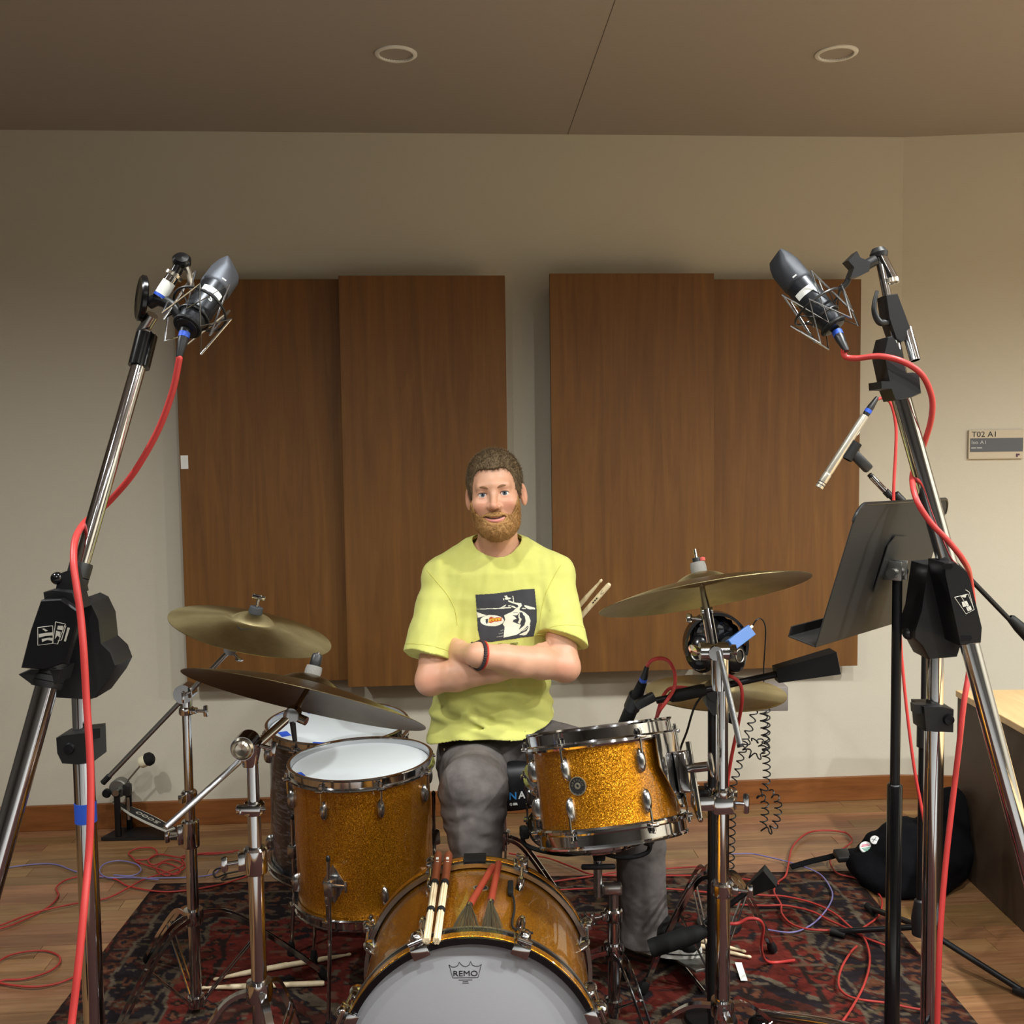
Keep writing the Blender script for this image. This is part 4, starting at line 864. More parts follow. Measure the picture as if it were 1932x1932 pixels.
# ---- frames and landmarks
H0 = P(935, 931, 2.88); Rh = np.array(Matrix.Rotation(R(-4.6), 3, 'Y') @ Matrix.Rotation(R(-3), 3, 'Z') @ Matrix.Rotation(R(-2), 3, 'X'), dtype=np.float32)
def HL(p): return (p - A3(H0)) @ Rh                           # world -> head local (face towards -y)
def HW(q): return Vector((Rh @ np.array(q, dtype=np.float32)).tolist()) + H0
SHL, SHR = P(838, 1090, 2.945), P(1046, 1084, 2.945)          # shoulders, viewer's left and right
ELL, ELR = P(814, 1281, 2.83), P(1064, 1256, 2.82)
WRL, WRR = P(985, 1254, 2.765), P(903, 1236, 2.715)
NB = P(938, 1050, 2.945)
def head_sdf(p):
    q = HL(p); x = np.abs(q[:, 0]); m = q.copy(); m[:, 0] = x
    d = s_ell(q, (0, .012, .036), (.0735, .096, .080)); d = smin(d, s_ell(q, (0, -.032, -.034), (.0635, .062, .082)), .03)
    d = smin(d, s_ell(q, (0, -.028, -.076), (.051, .052, .042)), .03); d = smin(d, s_ell(q, (0, -.070, -.098), (.023, .020, .018)), .03)
    d = smin(d, s_ell(m, (.0405, -.0650, -.027), (.0235, .0245, .020)), .022)
    d = smin(d, s_caps(m, (0, -.0845, .024), (.036, -.076, .022), .0095, .009), .02)
    d = smax(d, -s_ell(m, (.031, -.100, -.003), (.018, .0165, .0115)), .012)
    d = smin(d, s_caps(q, (0, -.089, .004), (0, -.1115, -.031), .0070, .0100), .012); d = smin(d, s_ell(q, (0, -.111, -.034), (.0095, .010, .009)), .006)
    d = smin(d, s_ell(m, (.0125, -.0980, -.0365), (.0085, .010, .0075)), .007)
    d = smax(d, -s_ell(m, (.0065, -.1035, -.0450), (.0038, .0055, .004)), .003)
    # lids
    ld = np.linalg.norm(m - np.array((.0308, -.0735, 0), dtype=np.float32), axis=1) - .0150
    ld = smax(ld, -s_ell(m, (.0308, -.0895, -.0004), (.0152, .0135, .0058)), .002); d = smin(d, ld, .005)
    sl = s_ell(m, (.0308, -.0895, -.0004), (.0152, .0135, .0058)); d = smax(d, -sl, .002)
    # smile folds, lips
    d = smax(d, -s_caps(m, (.019, -.101, -.040), (.0385, -.087, -.060), .0022, .0024), .007)
    zz = -.0685 + .0085 * (x / .03) ** 2; yy = -.0945 + .018 * (x / .03) ** 2
    lw = np.sqrt((q[:, 1] - (yy - .0005)) ** 2 + ((q[:, 2] - (zz - .0062)) * 1.15) ** 2) - .0056 * np.sqrt(np.clip(1 - (x / .031) ** 2, 0.0, 1)); d = np.where(x < .031, smin(d, lw, .006), d)
    up = np.sqrt((q[:, 1] - (yy + .0008)) ** 2 + ((q[:, 2] - (zz + .0052)) * 1.2) ** 2) - .0055 * np.sqrt(np.clip(1 - (x / .031) ** 2, 0.0, 1)); d = np.where(x < .031, smin(d, up, .006), d)
    gp = np.sqrt(((q[:, 1] - (yy - .004)) * .5) ** 2 + (q[:, 2] - zz) ** 2) - .0020 * np.sqrt(np.clip(1 - (x / .0315) ** 2, 0.0, 1)); d = np.where(x < .0315, smax(d, -gp, .002), d)
    # ears
    Re = np.array(Matrix.Rotation(R(-24), 3, 'Z') @ Matrix.Rotation(R(8), 3, 'X'), dtype=np.float32)
    ear = s_ell(m, (.0795, .006, -.010), (.0072, .0185, .0325), Re); ear = smax(ear, -s_ell(m, (.0870, -.001, -.006), (.0080, .0115, .0225), Re), .004); d = smin(d, ear, .008)
    return d
PALM_R = P(864, 1229, 2.825); PALM_L = P(1014, 1244, 2.80)
def hand(p, d, palm, wrist, dirv, up, curl, scale=1.0):
    dirv = Vector(dirv).normalized(); up = Vector(up); up = (up - dirv * up.dot(dirv)).normalized(); nr = dirv.cross(up)
    d = smin(d, s_caps(p, wrist, palm, .031, .026), .02)
    for i, (o, L) in enumerate(((-.030, .062), (-.0105, .074), (.0105, .078), (.029, .070))):
        k0 = palm + up * o * .82 + dirv * .022; k1 = k0 + dirv * L * .42 * scale + nr * curl * .010; k2 = k1 + dirv * L * .34 * scale + nr * curl * .022; k3 = k2 + dirv * L * .20 * scale + nr * curl * .022
        f = s_caps(p, k0, k1, .0105, .0092); f = np.minimum(f, s_caps(p, k1, k2, .0092, .0085)); f = np.minimum(f, s_caps(p, k2, k3, .0085, .0072)); d = smin(d, f, .006)
        d = smin(d, s_caps(p, palm + up * o * .5 - dirv * .01, k0, .018, .0125), .012)
    b0 = palm - dirv * .02 + up * .016; b1 = b0 + up * .002 + dirv * .026; b2 = b1 + dirv * .03 + nr * curl * .008; f = np.minimum(s_caps(p, b0, b1, .015, .0115), s_caps(p, b1, b2, .0115, .0085)); return smin(d, f, .010)
def body_sdf(p):
    d = np.full(len(p), .3, dtype=np.float32); up = p[:, 2] > H0.z - .21
    if up.any(): d[up] = head_sdf(p[up])
    d = smin(d, s_caps(p, HW((0, .022, -.065)), NB, .054, .062), .035)
    for s, e, w, r in ((SHL, ELL, WRL, .060), (SHR, ELR, WRR, .060)):
        a = smin(s_caps(p, NB + V(0, 0.01, -0.02), s, .055, .056), s_caps(p, s, s + (e - s) * .5, .052, .047), .03); a = smin(a, s_caps(p, s + (e - s) * .5, e, .047, .0415), .02); d = smin(d, a, .04)
        m1 = e + (w - e) * .28; f = smin(s_caps(p, e, m1, .0405, .0455), s_caps(p, m1, e + (w - e) * .7, .0455, .037), .012); f = smin(f, s_caps(p, e + (w - e) * .7, w, .037, .0315), .012); d = smin(d, f, .018)
        ol = (e - (s + w) / 2).normalized(); d = smin(d, s_ell(p, e + ol * .014, (.026, .026, .026)), .03)
    d = smin(d, s_ell(p, P(938, 1150, 2.965), (.150, .088, .190)), .05); d = smin(d, s_ell(p, P(930, 1310, 2.97), (.142, .098, .17)), .05)
    d = hand(p, d, PALM_R, WRR, (P(846, 1225, 2.90) - WRR), V(0, 0.1, 1), 0.6)
    d = hand(p, d, PALM_L, WRL, (P(1052, 1216, 2.81) - WRL), V(-0.35, 0.2, 1), -0.5, 0.8)
    return d
def skin_col(vs):
    q = HL(vs); x = np.abs(q[:, 0]); base = np.array(s2l((210, 158, 128))); C = np.ones((len(vs), 3)) * base
    nn_ = vnoise(vs, 55, 3)[:, None]; C *= 0.93 + 0.14 * nn_
    def blend(w, c): nonlocal C; w = np.clip(w, 0, 1)[:, None]; C = C * (1 - w) + np.array(s2l(c)) * w
    inh = (q[:, 2] > -.13) & (x < .1) & (np.abs(q[:, 1]) < .14)
    g = lambda c, r: np.where(inh, np.exp(-(((x - c[0]) / r[0]) ** 2 + ((q[:, 1] - c[1]) / r[1]) ** 2 + ((q[:, 2] - c[2]) / r[2]) ** 2)), 0)
    blend(g((.040, -.085, -.034), (.020, .03, .016)) * .45, (214, 132, 112)); blend(g((0, -.112, -.036), (.014, .02, .016)) * .5, (212, 132, 112)); blend(g((.082, .005, -.010), (.012, .03, .034)) * .35, (206, 128, 108))
    zz = -.0685 + .0085 * (x / .03) ** 2
    lip = np.where(inh & (q[:, 1] < -.07) & (x < .031), np.exp(-((q[:, 2] - (zz - .0055)) / .0048) ** 4) * np.sqrt(np.clip(1 - (x / .031) ** 2, 0, 1)), 0); blend(lip * .9, (206, 128, 120))
    ul = np.where(inh & (q[:, 1] < -.07) & (x < .030), np.exp(-((q[:, 2] - (zz + .0045)) / .0036) ** 4) * np.sqrt(np.clip(1 - (x / .031) ** 2, 0, 1)), 0); blend(ul * .7, (190, 118, 108))
    gap = np.where(inh & (q[:, 1] < -.07) & (x < .0315), np.exp(-((q[:, 2] - zz) / .0021) ** 4), 0); blend(gap, (64, 26, 24))
    blend(g((.0315, -.09, .012), (.020, .03, .005)) * .35, (170, 110, 92)); blend(g((.0315, -.09, -.0105), (.018, .03, .004)) * .3, (186, 116, 100))
    fo = np.clip(((vs[:, 0] - ELL.x) ** 2 + (vs[:, 2] - ELL.z) ** 2) ** .5, 0, 1); blend(np.exp(-(fo / .035) ** 2) * .4, (206, 130, 108)); fo = ((vs[:, 0] - ELR.x) ** 2 + (vs[:, 2] - ELR.z) ** 2) ** .5; blend(np.exp(-(fo / .035) ** 2) * .4, (206, 130, 108))
    return C
q = NT('skin'); a = q.n('ShaderNodeVertexColor', layer_name='tone'); q.l(a.outputs[0], q.b.inputs['Base Color']); q.b.inputs['Roughness'].default_value = 0.46; q.b.inputs['Subsurface Weight'].default_value = 0.12
q.b.inputs['Subsurface Radius'].default_value = (1, 0.35, 0.2); q.b.inputs['Subsurface Scale'].default_value = 0.006; q.bump(q.noise(q.coord(), 380, 4, 0.6), 0.12, 0.0015)
MAN = thing('person', 'seated drummer with short hair and beard in yellow T-shirt, arms crossed', 'person', (P(935, 1400, 2.95).x, 2.95, 0))
skin = sdf_mesh('body', body_sdf, (-0.34, 2.60, 0.66), (0.24, 3.10, 1.48), 0.0023, 'skin', MAN, skin_col)
# ---- eyes
pm('eye_white', (226, 220, 214), 0.2, coat=0.5); pm('iris', (86, 98, 112), 0.2, coat=0.6); pm('pupil', (10, 10, 12), 0.15, coat=0.6)
for s in (-1, 1):
    c = HW((s * .0308, -.0735, 0)); e = MB().ball(c, .0138, (1, 1, 1), None, 24, 16).build('eye', 'eye_white', MAN)
    g = (V(0, 0, CAMH) - c).normalized(); X = frame(c, g)
    MB().lathe([(0.0001, .01412), (.0032, .0138), (.0062, .01265)], X, 20).build('iris', 'iris', e); MB().lathe([(0.0001, .01430), (.0028, .01400)], X, 16).build('pupil', 'pupil', e)
# ---- hair, beard, brows
def hair_region(q):
    y = q[:, 1]; x = np.abs(q[:, 0]); zm = np.interp(y, [-.11, -.080, -.062, -.052, -.046, -.020, .004, .03, .06, .1], [.066, .067, .064, .050, .006, -.014, -.004, -.050, -.072, -.08])
    zm = zm + .006 * np.exp(-((x - .03) / .018) ** 2) * (y < -.05); return zm - q[:, 2]
def hair_sdf(p):
    q = HL(p); d = s_ell(q, (0, .012, .036), (.0735, .096, .080)); d = smin(d, s_ell(q, (0, -.032, -.034), (.0635, .062, .082)), .03)
    st = np.stack([q[:, 0] * 1.0, q[:, 1] * .55, q[:, 2]], 1).astype(np.float32); n = vnoise(st, 260, 5) - .5; n2 = vnoise(q, 70, 6) - .5
    top = np.clip((q[:, 2] - .05) / .06, 0, 1); d = d - .0045 - .0055 * top - n * .0032 - n2 * .0035 * (0.4 + top)
    return smax(d, hair_region(q) * .8 + n * .004, .006)
def beard_region(q):
    x = np.abs(q[:, 0]); y = q[:, 1]; zt = np.interp(x, [0, .010, .022, .034, .046, .056, .064, .072], [-.0505, -.0490, -.0520, -.060, -.059, -.046, -.010, .030])
    a = (q[:, 2] - zt) * .75; zz = -.0685 + .0085 * (x / .03) ** 2
    lipz = np.sqrt((x / .0345) ** 2 + ((q[:, 2] - (zz - .0040)) / .0082) ** 2) - 1; a = np.maximum(a, -lipz * .009)
    return np.maximum(a, (y - np.interp(q[:, 2], [-.13, -.09, -.04, 0], [-.028, -.004, -.006, -.008])) * .8)
def beard_sdf(p):
    q = HL(p); d = s_ell(q, (0, -.032, -.034), (.0635, .062, .082)); d = smin(d, s_ell(q, (0, -.028, -.076), (.051, .052, .042)), .03); d = smin(d, s_ell(q, (0, -.070, -.098), (.023, .020, .018)), .03)
    m = q.copy(); m[:, 0] = np.abs(q[:, 0]); d = smin(d, s_ell(m, (.040, -.064, -.030), (.023, .024, .020)), .022); d = smin(d, s_caps(m, (0, -.094, -.058), (.024, -.084, -.060), .0058, .005), .012)
    n = vnoise(q, 300, 8) - .5; n2 = vnoise(q, 110, 9) - .5; th = np.interp(q[:, 2], [-.13, -.10, -.07, -.03, .0], [.0085, .0075, .0042, .0018, .0012])
    d = d - th - n * .0034 - n2 * .003; return smax(d, beard_region(q) + n * .006 + n2 * .004, .004)
def hairmat(name, c0, c1, sc=(1, 1, 1)):
    q = NT(name); v = q.coord(sc); nf = q.noise(v, 520, 4, 0.7); q.l(q.ramp(nf, [(0.3, s2l(c0)), (0.7, s2l(c1))]), q.b.inputs['Base Color']); q.b.inputs['Roughness'].default_value = 0.6; q.b.inputs['Specular IOR Level'].default_value = 0.3; q.bump(nf, 0.7, 0.003)
hairmat('hair', (78, 62, 42), (136, 114, 84), (1, 0.5, 1)); hairmat('beard', (142, 96, 50), (212, 166, 106), (1, 1, 0.6)); hairmat('brow', (124, 88, 62), (164, 120, 86))
hb = (H0.x - .12, H0.y - .14, H0.z - .15), (H0.x + .12, H0.y + .14, H0.z + .15)
HAIR = sdf_mesh('hair', hair_sdf, *hb, 0.0020, 'hair', MAN, relax=0, label='short brown hair')
BEARD = sdf_mesh('beard', beard_sdf, *hb, 0.0020, 'beard', MAN, relax=0, label='short ginger beard and moustache')
pm('lash', (70, 44, 34), 0.7)
for s in (-1, 1):
    pts = []
    for k in range(11):
        u = -1 + 2 * k / 10; xx = .0308 + u * .0142; zz = .0057 * math.sqrt(max(0, 1 - u * u)) - .0004; yy = -.0735 - math.sqrt(max(4e-6, .0153 ** 2 - (xx - .0308) ** 2 - zz ** 2)); pts.append(HW((s * xx, yy, zz)))
    MB().tube(pts, [.0004 + .0006 * math.sin(math.pi * k / 10) for k in range(11)], 6).build('eyelashes', 'lash', MAN)
def strands(name, src, n, L0, L1, r, dirf, mat, seed, keep=None):
    rg = np.random.default_rng(seed); me = src.data; V_ = np.empty(len(me.vertices) * 3); me.vertices.foreach_get('co', V_); V_ = V_.reshape(-1, 3); N_ = np.empty(len(me.vertices) * 3); me.vertices.foreach_get('normal', N_); N_ = N_.reshape(-1, 3)
    i = rg.integers(0, len(V_), n)
    if keep is not None: i = i[keep((V_[i] - np.array(H0)) @ Rh)]; n = len(i)
    b = V_[i] + rg.normal(0, .0006, (n, 3)); nr = N_[i]; d = dirf(((b - np.array(H0)) @ Rh), nr) + rg.normal(0, .22, (n, 3)); d /= np.linalg.norm(d, axis=1)[:, None]; L = rg.uniform(L0, L1, n)[:, None]
    a = np.cross(d, rg.normal(0, 1, (n, 3))); a /= np.linalg.norm(a, axis=1)[:, None]; c = np.cross(d, a); q = [b - d * .002 + (a * math.cos(t) + c * math.sin(t)) * r for t in (0, 2.094, 4.189)]; mid = [b + d * L * .55 + nr * L * .05 + (a * math.cos(t) + c * math.sin(t)) * r * .8 for t in (0, 2.094, 4.189)]; tip = b + d * L
    vs = np.stack(q + mid + [tip], 1).reshape(-1, 3); o = np.arange(n)[:, None] * 7; fq = np.concatenate([o + np.array([[k, (k + 1) % 3, 3 + (k + 1) % 3, 3 + k]]) for k in range(3)]); ft = np.concatenate([o + np.array([[3 + k, 3 + (k + 1) % 3, 6]]) for k in range(3)])
    m = bpy.data.meshes.new(name); m.from_pydata(vs.tolist(), [], fq.tolist() + ft.tolist()); put(name, m, mat, src, 180, kind='stuff')
def hair_dir(q, nr):
    top = np.clip((q[:, 2] - .03) / .06, 0, 1)[:, None]; w = nr * (.35 + .35 * top) + (np.array([0, -.75, .15]) * top + np.array([0, -.15, -.9]) * (1 - top)); return w
def beard_dir(q, nr): return nr * .55 + np.array([0, -.15, -.85]) + np.sign(q[:, :1]) * np.array([.12, 0, 0])
strands('hair_strands', HAIR, 9000, .006, .013, .00048, hair_dir, 'hair', 3); strands('beard_strands', BEARD, 8000, .003, .006, .00042, beard_dir, 'beard', 4, lambda q: ~((np.abs(q[:, 0]) < .036) & (q[:, 2] > -.080) & (q[:, 2] < -.0535 + .2 * np.abs(q[:, 0]) * 0)) | (q[:, 2] > -.060) & (np.abs(q[:, 0]) > .03))
for s in (-1, 1):
    pts = [HW((s * x, y, z_)) for x, y, z_ in ((.013, -.0925, .0165), (.022, -.0920, .0205), (.034, -.0860, .0215), (.046, -.0765, .0165))]
    MB().tube(cr(pts, 5), [.0020 + .0014 * math.sin(math.pi * min(1, k / 15)) for k in range(16)], 6).build('eyebrow', 'brow', MAN)
# ---- T-shirt
ROWS = [(1003, 24, .048, 2.965), (1014, 58, .062, 2.96), (1030, 84, .078, 2.957), (1050, 110, .092, 2.955), (1075, 128, .104, 2.953), (1120, 133, .114, 2.952), (1200, 124, .120, 2.95), (1260, 112, .122, 2.95), (1310, 110, .126, 2.95), (1350, 122, .136, 2.95), (1385, 128, .150, 2.94), (1420, 131, .165, 2.93)]
RZ = np.array([P(936, y, d).z for y, w, b, d in ROWS])[::-1]; RA = np.array([w * d / FPX for y, w, b, d in ROWS])[::-1]; RB = np.array([b for y, w, b, d in ROWS])[::-1]; RD = np.array([d for y, w, b, d in ROWS])[::-1]
RX = np.array([P(x, y, d).x for (y, w, b, d), x in zip(ROWS, (938, 938, 937, 936, 935, 934, 931, 929, 926, 929, 932, 933))])[::-1]
SLL, SLR = P(807, 1240, 2.852), P(1061, 1207, 2.845)
def creases(p, d):
    for pts, r, k in (([(868, 1308), (893, 1345), (925, 1362), (962, 1370)], .006, .016), ([(838, 1340), (880, 1368), (935, 1382)], .005, .014), ([(1012, 1338), (975, 1352), (940, 1356)], .004, .012), ([(862, 1092), (872, 1140), (866, 1190)], .004, .014), ([(1030, 1080), (1024, 1130), (1020, 1185)], .004, .014), ([(950, 1075), (958, 1108)], .003, .014), ([(975, 1070), (967, 1105)], .003, .014), ([(1040, 1320), (1000, 1330), (960, 1332)], .004, .014)):
        for a, b in zip(pts[:-1], pts[1:]):
            d = smax(d, -s_caps(p, P(*a, 2.822), P(*b, 2.822), r, r), k)
    return d
def shirt_outer(p):
    z_ = p[:, 2]; a = np.interp(z_, RZ, RA); b = np.interp(z_, RZ, RB); cx = np.interp(z_, RZ, RX); cy = np.interp(z_, RZ, RD)
    e = np.sqrt(((p[:, 0] - cx) / a) ** 2 * 1.0 + ((p[:, 1] - cy) / b) ** 2); d = (e - 1) * np.minimum(a, b) * .9; d = np.maximum(d, (z_ - RZ[-1]))
    w_ = vnoise(p, 16, 4)
    for s, h_, r0, r1 in ((SHL, SLL, .0555, .078), (SHR, SLR, .0555, .070)):
        ax = (h_ - s).normalized(); L = (h_ - s).length; k = smin(s_caps(p, s, h_ + ax * .03, r0, r1), s_caps(p, NB + V(0, 0.01, -0.035), s, .055, .0545), .03)
        cut = (p - A3(h_)) @ A3(ax) - (0.02 if s is SHL else 0.40) * (p[:, 0] - h_.x); k = np.maximum(k, cut * 1.0)
        sp = (p - A3(s)) @ A3(ax); fold = np.sin(sp * 60 + (p[:, 0] - s.x) * 40 + w_ * 5.0) * .0022 * np.clip(sp / .05, 0, 1); k = k + fold
        d = smin(d, k, .028)
    low = np.clip((P(936, 1270, 2.9).z - z_) / .06, 0, 1); w = vnoise(np.stack([p[:, 0] * 1.0 + z_ * .6, p[:, 1], z_ * 2.2], 1).astype(np.float32), 17, 12) - .5
    up_ = np.clip((z_ - P(936, 1230, 2.9).z) / .05, 0, 1); w2 = vnoise(np.stack([p[:, 0] * 2.2, p[:, 1], z_ * .8 + np.abs(p[:, 0] - .0) * 1.2], 1).astype(np.float32), 19, 14) - .5
    d = d + w * (.003 + .014 * low) + w2 * .006 * up_
    d = creases(p, d)
    return d
HX = np.array([P(x, 1400, 2.85).x for x in (790, 812, 870, 930, 985, 1030, 1062, 1080)]); HZ = np.array([P(936, y, 2.86).z for y in (1410, 1405, 1388, 1386, 1388, 1372, 1352, 1346)])
NC = P(938, 1034, 2.945); NAX = V(0, -.60, 1).normalized()
def neck_cut(p, r=.071):
    q = p - A3(NC); t = q @ A3(NAX); q = q - t[:, None] * A3(NAX); return np.where(t > -.05, np.sqrt(q[:, 0] ** 2 + (q[:, 1] * .96) ** 2 + (q[:, 2] * .96) ** 2) - r, .05)
def shirt_sdf(p):
    o = shirt_outer(p); d = np.maximum(o, -(o + .0065)); d = np.maximum(d, np.interp(p[:, 0], HX, HZ) - p[:, 2]); return np.maximum(d, -neck_cut(p))
q = NT('shirt'); nf = q.noise(q.coord(), 18, 4, 0.6); q.l(q.ramp(nf, [(0.3, s2l((200, 200, 108))), (0.7, s2l((208, 208, 118)))]), q.b.inputs['Base Color']); q.b.inputs['Roughness'].default_value = 0.9; q.b.inputs['Specular IOR Level'].default_value = 0.15; q.b.inputs['Sheen Weight'].default_value = 0.15
q.bump(q.noise(q.coord(), 700, 3, 0.6), 0.25, 0.0015)
shirt = sdf_mesh('t_shirt', shirt_sdf, (-0.36, 2.72, 0.58), (0.26, 3.14, 1.36), 0.0030, 'shirt', MAN, label='pale yellow short sleeve T-shirt')
from mathutils.bvhtree import BVHTree
bvh = BVHTree.FromPolygons([v.co for v in shirt.data.vertices], [tuple(p.vertices) for p in shirt.data.polygons])
# ribbed collar following the neck opening
xa = V(1, 0, 0); ya = NAX.cross(xa); pts = []
for k in range(48):
    a = 2 * math.pi * k / 48; c = NC + xa * math.cos(a) * .0725 + ya * math.sin(a) * .0755
    h_ = bvh.find_nearest(c); pts.append(h_[0] + (c - h_[0]) * 0.15)
pts = [(pts[i - 1] + pts[i] * 2 + pts[(i + 1) % 48]) / 4 for i in range(48)]
MB().tube(pts, .0062, 10, closed=True).build('collar', 'shirt', shirt)
# stitched seams round the sleeve hems and at the shoulders
for s_, h_, offs in ((SHL, SLL, (-.020, )), (SHR, SLR, (-.020, ))):
    ax = (h_ - s_).normalized(); X = frame(h_, ax, V(0, -1, 0))
    for of in offs:
        pts = []
        for k in range(33):
            a = -2.2 + 4.4 * k / 32; dr = X.to_3x3() @ V(math.cos(a), math.sin(a), 0); o_ = h_ + ax * of; hh = bvh.ray_cast(o_ + dr * .16, -dr, .15)
            if hh[0] is not None: pts.append(hh[0] + dr * .0003)
        if len(pts) > 6: MB().tube([(pts[max(i - 1, 0)] + pts[i] * 2 + pts[min(i + 1, len(pts) - 1)]) / 4 for i in range(len(pts))], .0011, 5).build('hem_stitching', 'seam', shirt)
for pts_ in ([(806, 1076), (826, 1100), (846, 1125), (858, 1150), (863, 1180)], [(1058, 1066), (1044, 1090), (1030, 1120), (1022, 1150), (1019, 1180)]):
    pts = []
    for q_ in cr([V(x, y, 0) for x, y in pts_], 5):
        hh = bvh.ray_cast(V(0, 0, CAMH), ray(q_.x, q_.y).normalized()); 
        if hh[0] is not None and abs(hh[0].y - 2.88) < .15: pts.append(hh[0] + V(0, -.0003, 0))
    if len(pts) > 4: MB().tube(pts, .0012, 5).build('shoulder_seam', 'seam', shirt)
# ---- print on the chest: ink laid on the cloth, drawn on a fine grid
def zp(zx, zy): return 860 + zx / 9.66, 1090 + zy / 9.66
ART = [  # (colour, polygon in enlarged drawing units)
 ('d', [(355, 320), (700, 296), (980, 262), (1190, 230), (1440, 225), (1475, 590), (1480, 800), (1420, 1085), (900, 1130), (640, 1170), (450, 1150), (400, 950), (380, 640)]),
 ('w', [(380, 585), (800, 570), (1005, 560), (1010, 545), (820, 545), (920, 490), (900, 525), (790, 553), (385, 575)]),
 ('w', [(375, 630), (560, 690), (480, 715), (400, 735)]),
 ('w', [(880, 690), (1040, 620), (1080, 580), (1140, 540), (1130, 505), (1050, 480), (950, 440), (960, 415), (1060, 460), (1190, 475), (1205, 520), (1170, 560), (1160, 600), (1250, 640), (1330, 710), (1365, 800), (1340, 900), (1260, 970), (1120, 1040), (870, 1090), (890, 900), (855, 850), (900, 770)]),
 ('w', [(1150, 1050), (1290, 985), (1360, 860), (1340, 980), (1290, 1050), (1240, 1068)]),
 ('w', [(880, 340), (930, 330), (950, 370), (1015, 375), (1000, 390), (940, 410), (890, 400), (905, 360)]), ('w', [(860, 380), (880, 380), (880, 415), (862, 412)]),
 ('w', [(1020, 340), (1050, 345), (1062, 455), (1045, 455), (1038, 360)]), ('w', [(1250, 510), (1290, 520), (1445, 570), (1450, 600), (1330, 590), (1255, 545)]),
 ('w', [(950, 510), (1000, 508), (1000, 525), (960, 530)]), ('w', [(1010, 515), (1070, 530), (1110, 560), (1070, 565), (1015, 540)]), ('w', [(1205, 560), (1280, 572), (1275, 585), (1210, 575)]),
 ('d', [(1170, 640), (1210, 640), (1260, 720), (1275, 800), (1250, 880), (1150, 960), (1160, 930), (1190, 870), (1130, 850), (1040, 810), (1050, 770), (1110, 760), (1080, 720), (1040, 700), (1120, 690), (1140, 660)]),
 ('w', [(1145, 660), (1165, 660), (1165, 730), (1200, 760), (1170, 850), (1130, 830), (1160, 760), (1140, 740)]), ('w', [(1215, 650), (1280, 700), (1275, 725), (1230, 690)]),
 ('d', [(1300, 900), (1330, 900), (1200, 1000), (1150, 1020), (1240, 960)]),
 ('g', [(740, 1075), (870, 1052), (870, 1064), (745, 1084)]), ('g', [(780, 1020), (870, 995), (870, 1006), (785, 1030)]), ('g', [(810, 970), (870, 945), (870, 955), (815, 978)]), ('g', [(1045, 640), (1130, 640), (1130, 650), (1045, 650)]), ('g', [(1035, 690), (1110, 690), (1110, 700), (1035, 700)])]
TXT = [('d', [(540, 760), (590, 755), (580, 830), (550, 845)]), ('r', [(610, 740), (640, 715), (700, 735), (760, 720), (820, 730), (850, 715), (830, 755), (835, 795), (700, 800), (640, 830), (590, 820)]), ('y', [(600, 770), (660, 745), (820, 735), (810, 780), (690, 790), (600, 810)]), ('r', [(640, 775), (660, 755), (668, 790), (650, 795)]), ('r', [(700, 765), (716, 752), (722, 785), (705, 788)]), ('r', [(752, 760), (768, 748), (775, 780), (758, 784)]), ('d', [(560, 835), (600, 815), (600, 822), (565, 842)])]
INK = {'d': (62, 62, 66), 'w': (228, 226, 206), 'g': (150, 148, 138), 'r': (190, 70, 44), 'y': (220, 176, 60)}
def in_poly(x, y, pl):
    r = np.zeros(x.shape, bool); n = len(pl)
    for i in range(n):
        (x0, y0), (x1, y1) = pl[i], pl[(i + 1) % n]
        if y0 == y1: continue
        c = ((y0 > y) != (y1 > y)) & (x < (x1 - x0) * (y - y0) / (y1 - y0) + x0); r ^= c
    return r
def print_mesh():
    dp = 2.832; n1, n2 = 190, 150; gx = np.linspace(345, 1490, n1 + 1); gy = np.linspace(215, 1180, n2 + 1); vid = {}; vs = []; fs = []; cols = []
    X, Y = np.meshgrid((gx[1:] + gx[:-1]) / 2, (gy[1:] + gy[:-1]) / 2, indexing='ij'); K = np.full(X.shape, '', dtype='<U1')
    for c, pl in ART: K[in_poly(X, Y, pl)] = c
    K[((X - 660) / 215) ** 2 + ((Y - 785) / 102) ** 2 < 1] = 'w'
    for c, pl in TXT: K[in_poly(X, Y, pl)] = c
    def vert(i, j):
        if (i, j) not in vid:
            w = P(*zp(gx[i], gy[j]), dp); h = bvh.ray_cast(V(w.x, 2.70, w.z), V(0, 1, 0)); yv = h[0].y - .0009 if h[0] is not None else None
            vid[(i, j)] = -1 if yv is None else len(vs)
            if yv is not None: vs.append((w.x, yv, w.z))
        return vid[(i, j)]
    for i in range(n1):
        for j in range(n2):
            if K[i, j]:
                q = [vert(i, j), vert(i, j + 1), vert(i + 1, j + 1), vert(i + 1, j)]
                if min(q) >= 0: fs.append(q); cols.append(s2l(INK[K[i, j]]))
    me = bpy.data.meshes.new('print'); me.from_pydata(vs, [], fs); at = me.color_attributes.new('tone', 'FLOAT_COLOR', 'CORNER')
    at.data.foreach_set('color', np.array([[*c, 1.0] for c in cols for _ in range(4)]).ravel())
    q = NT('print_ink'); a = q.n('ShaderNodeVertexColor', layer_name='tone'); q.l(a.outputs[0], q.b.inputs['Base Color']); q.b.inputs['Roughness'].default_value = 0.7; q.b.inputs['Specular IOR Level'].default_value = 0.2
    put('chest_print', me, 'print_ink', shirt, 180, label='black square print of a turntable')
print_mesh()
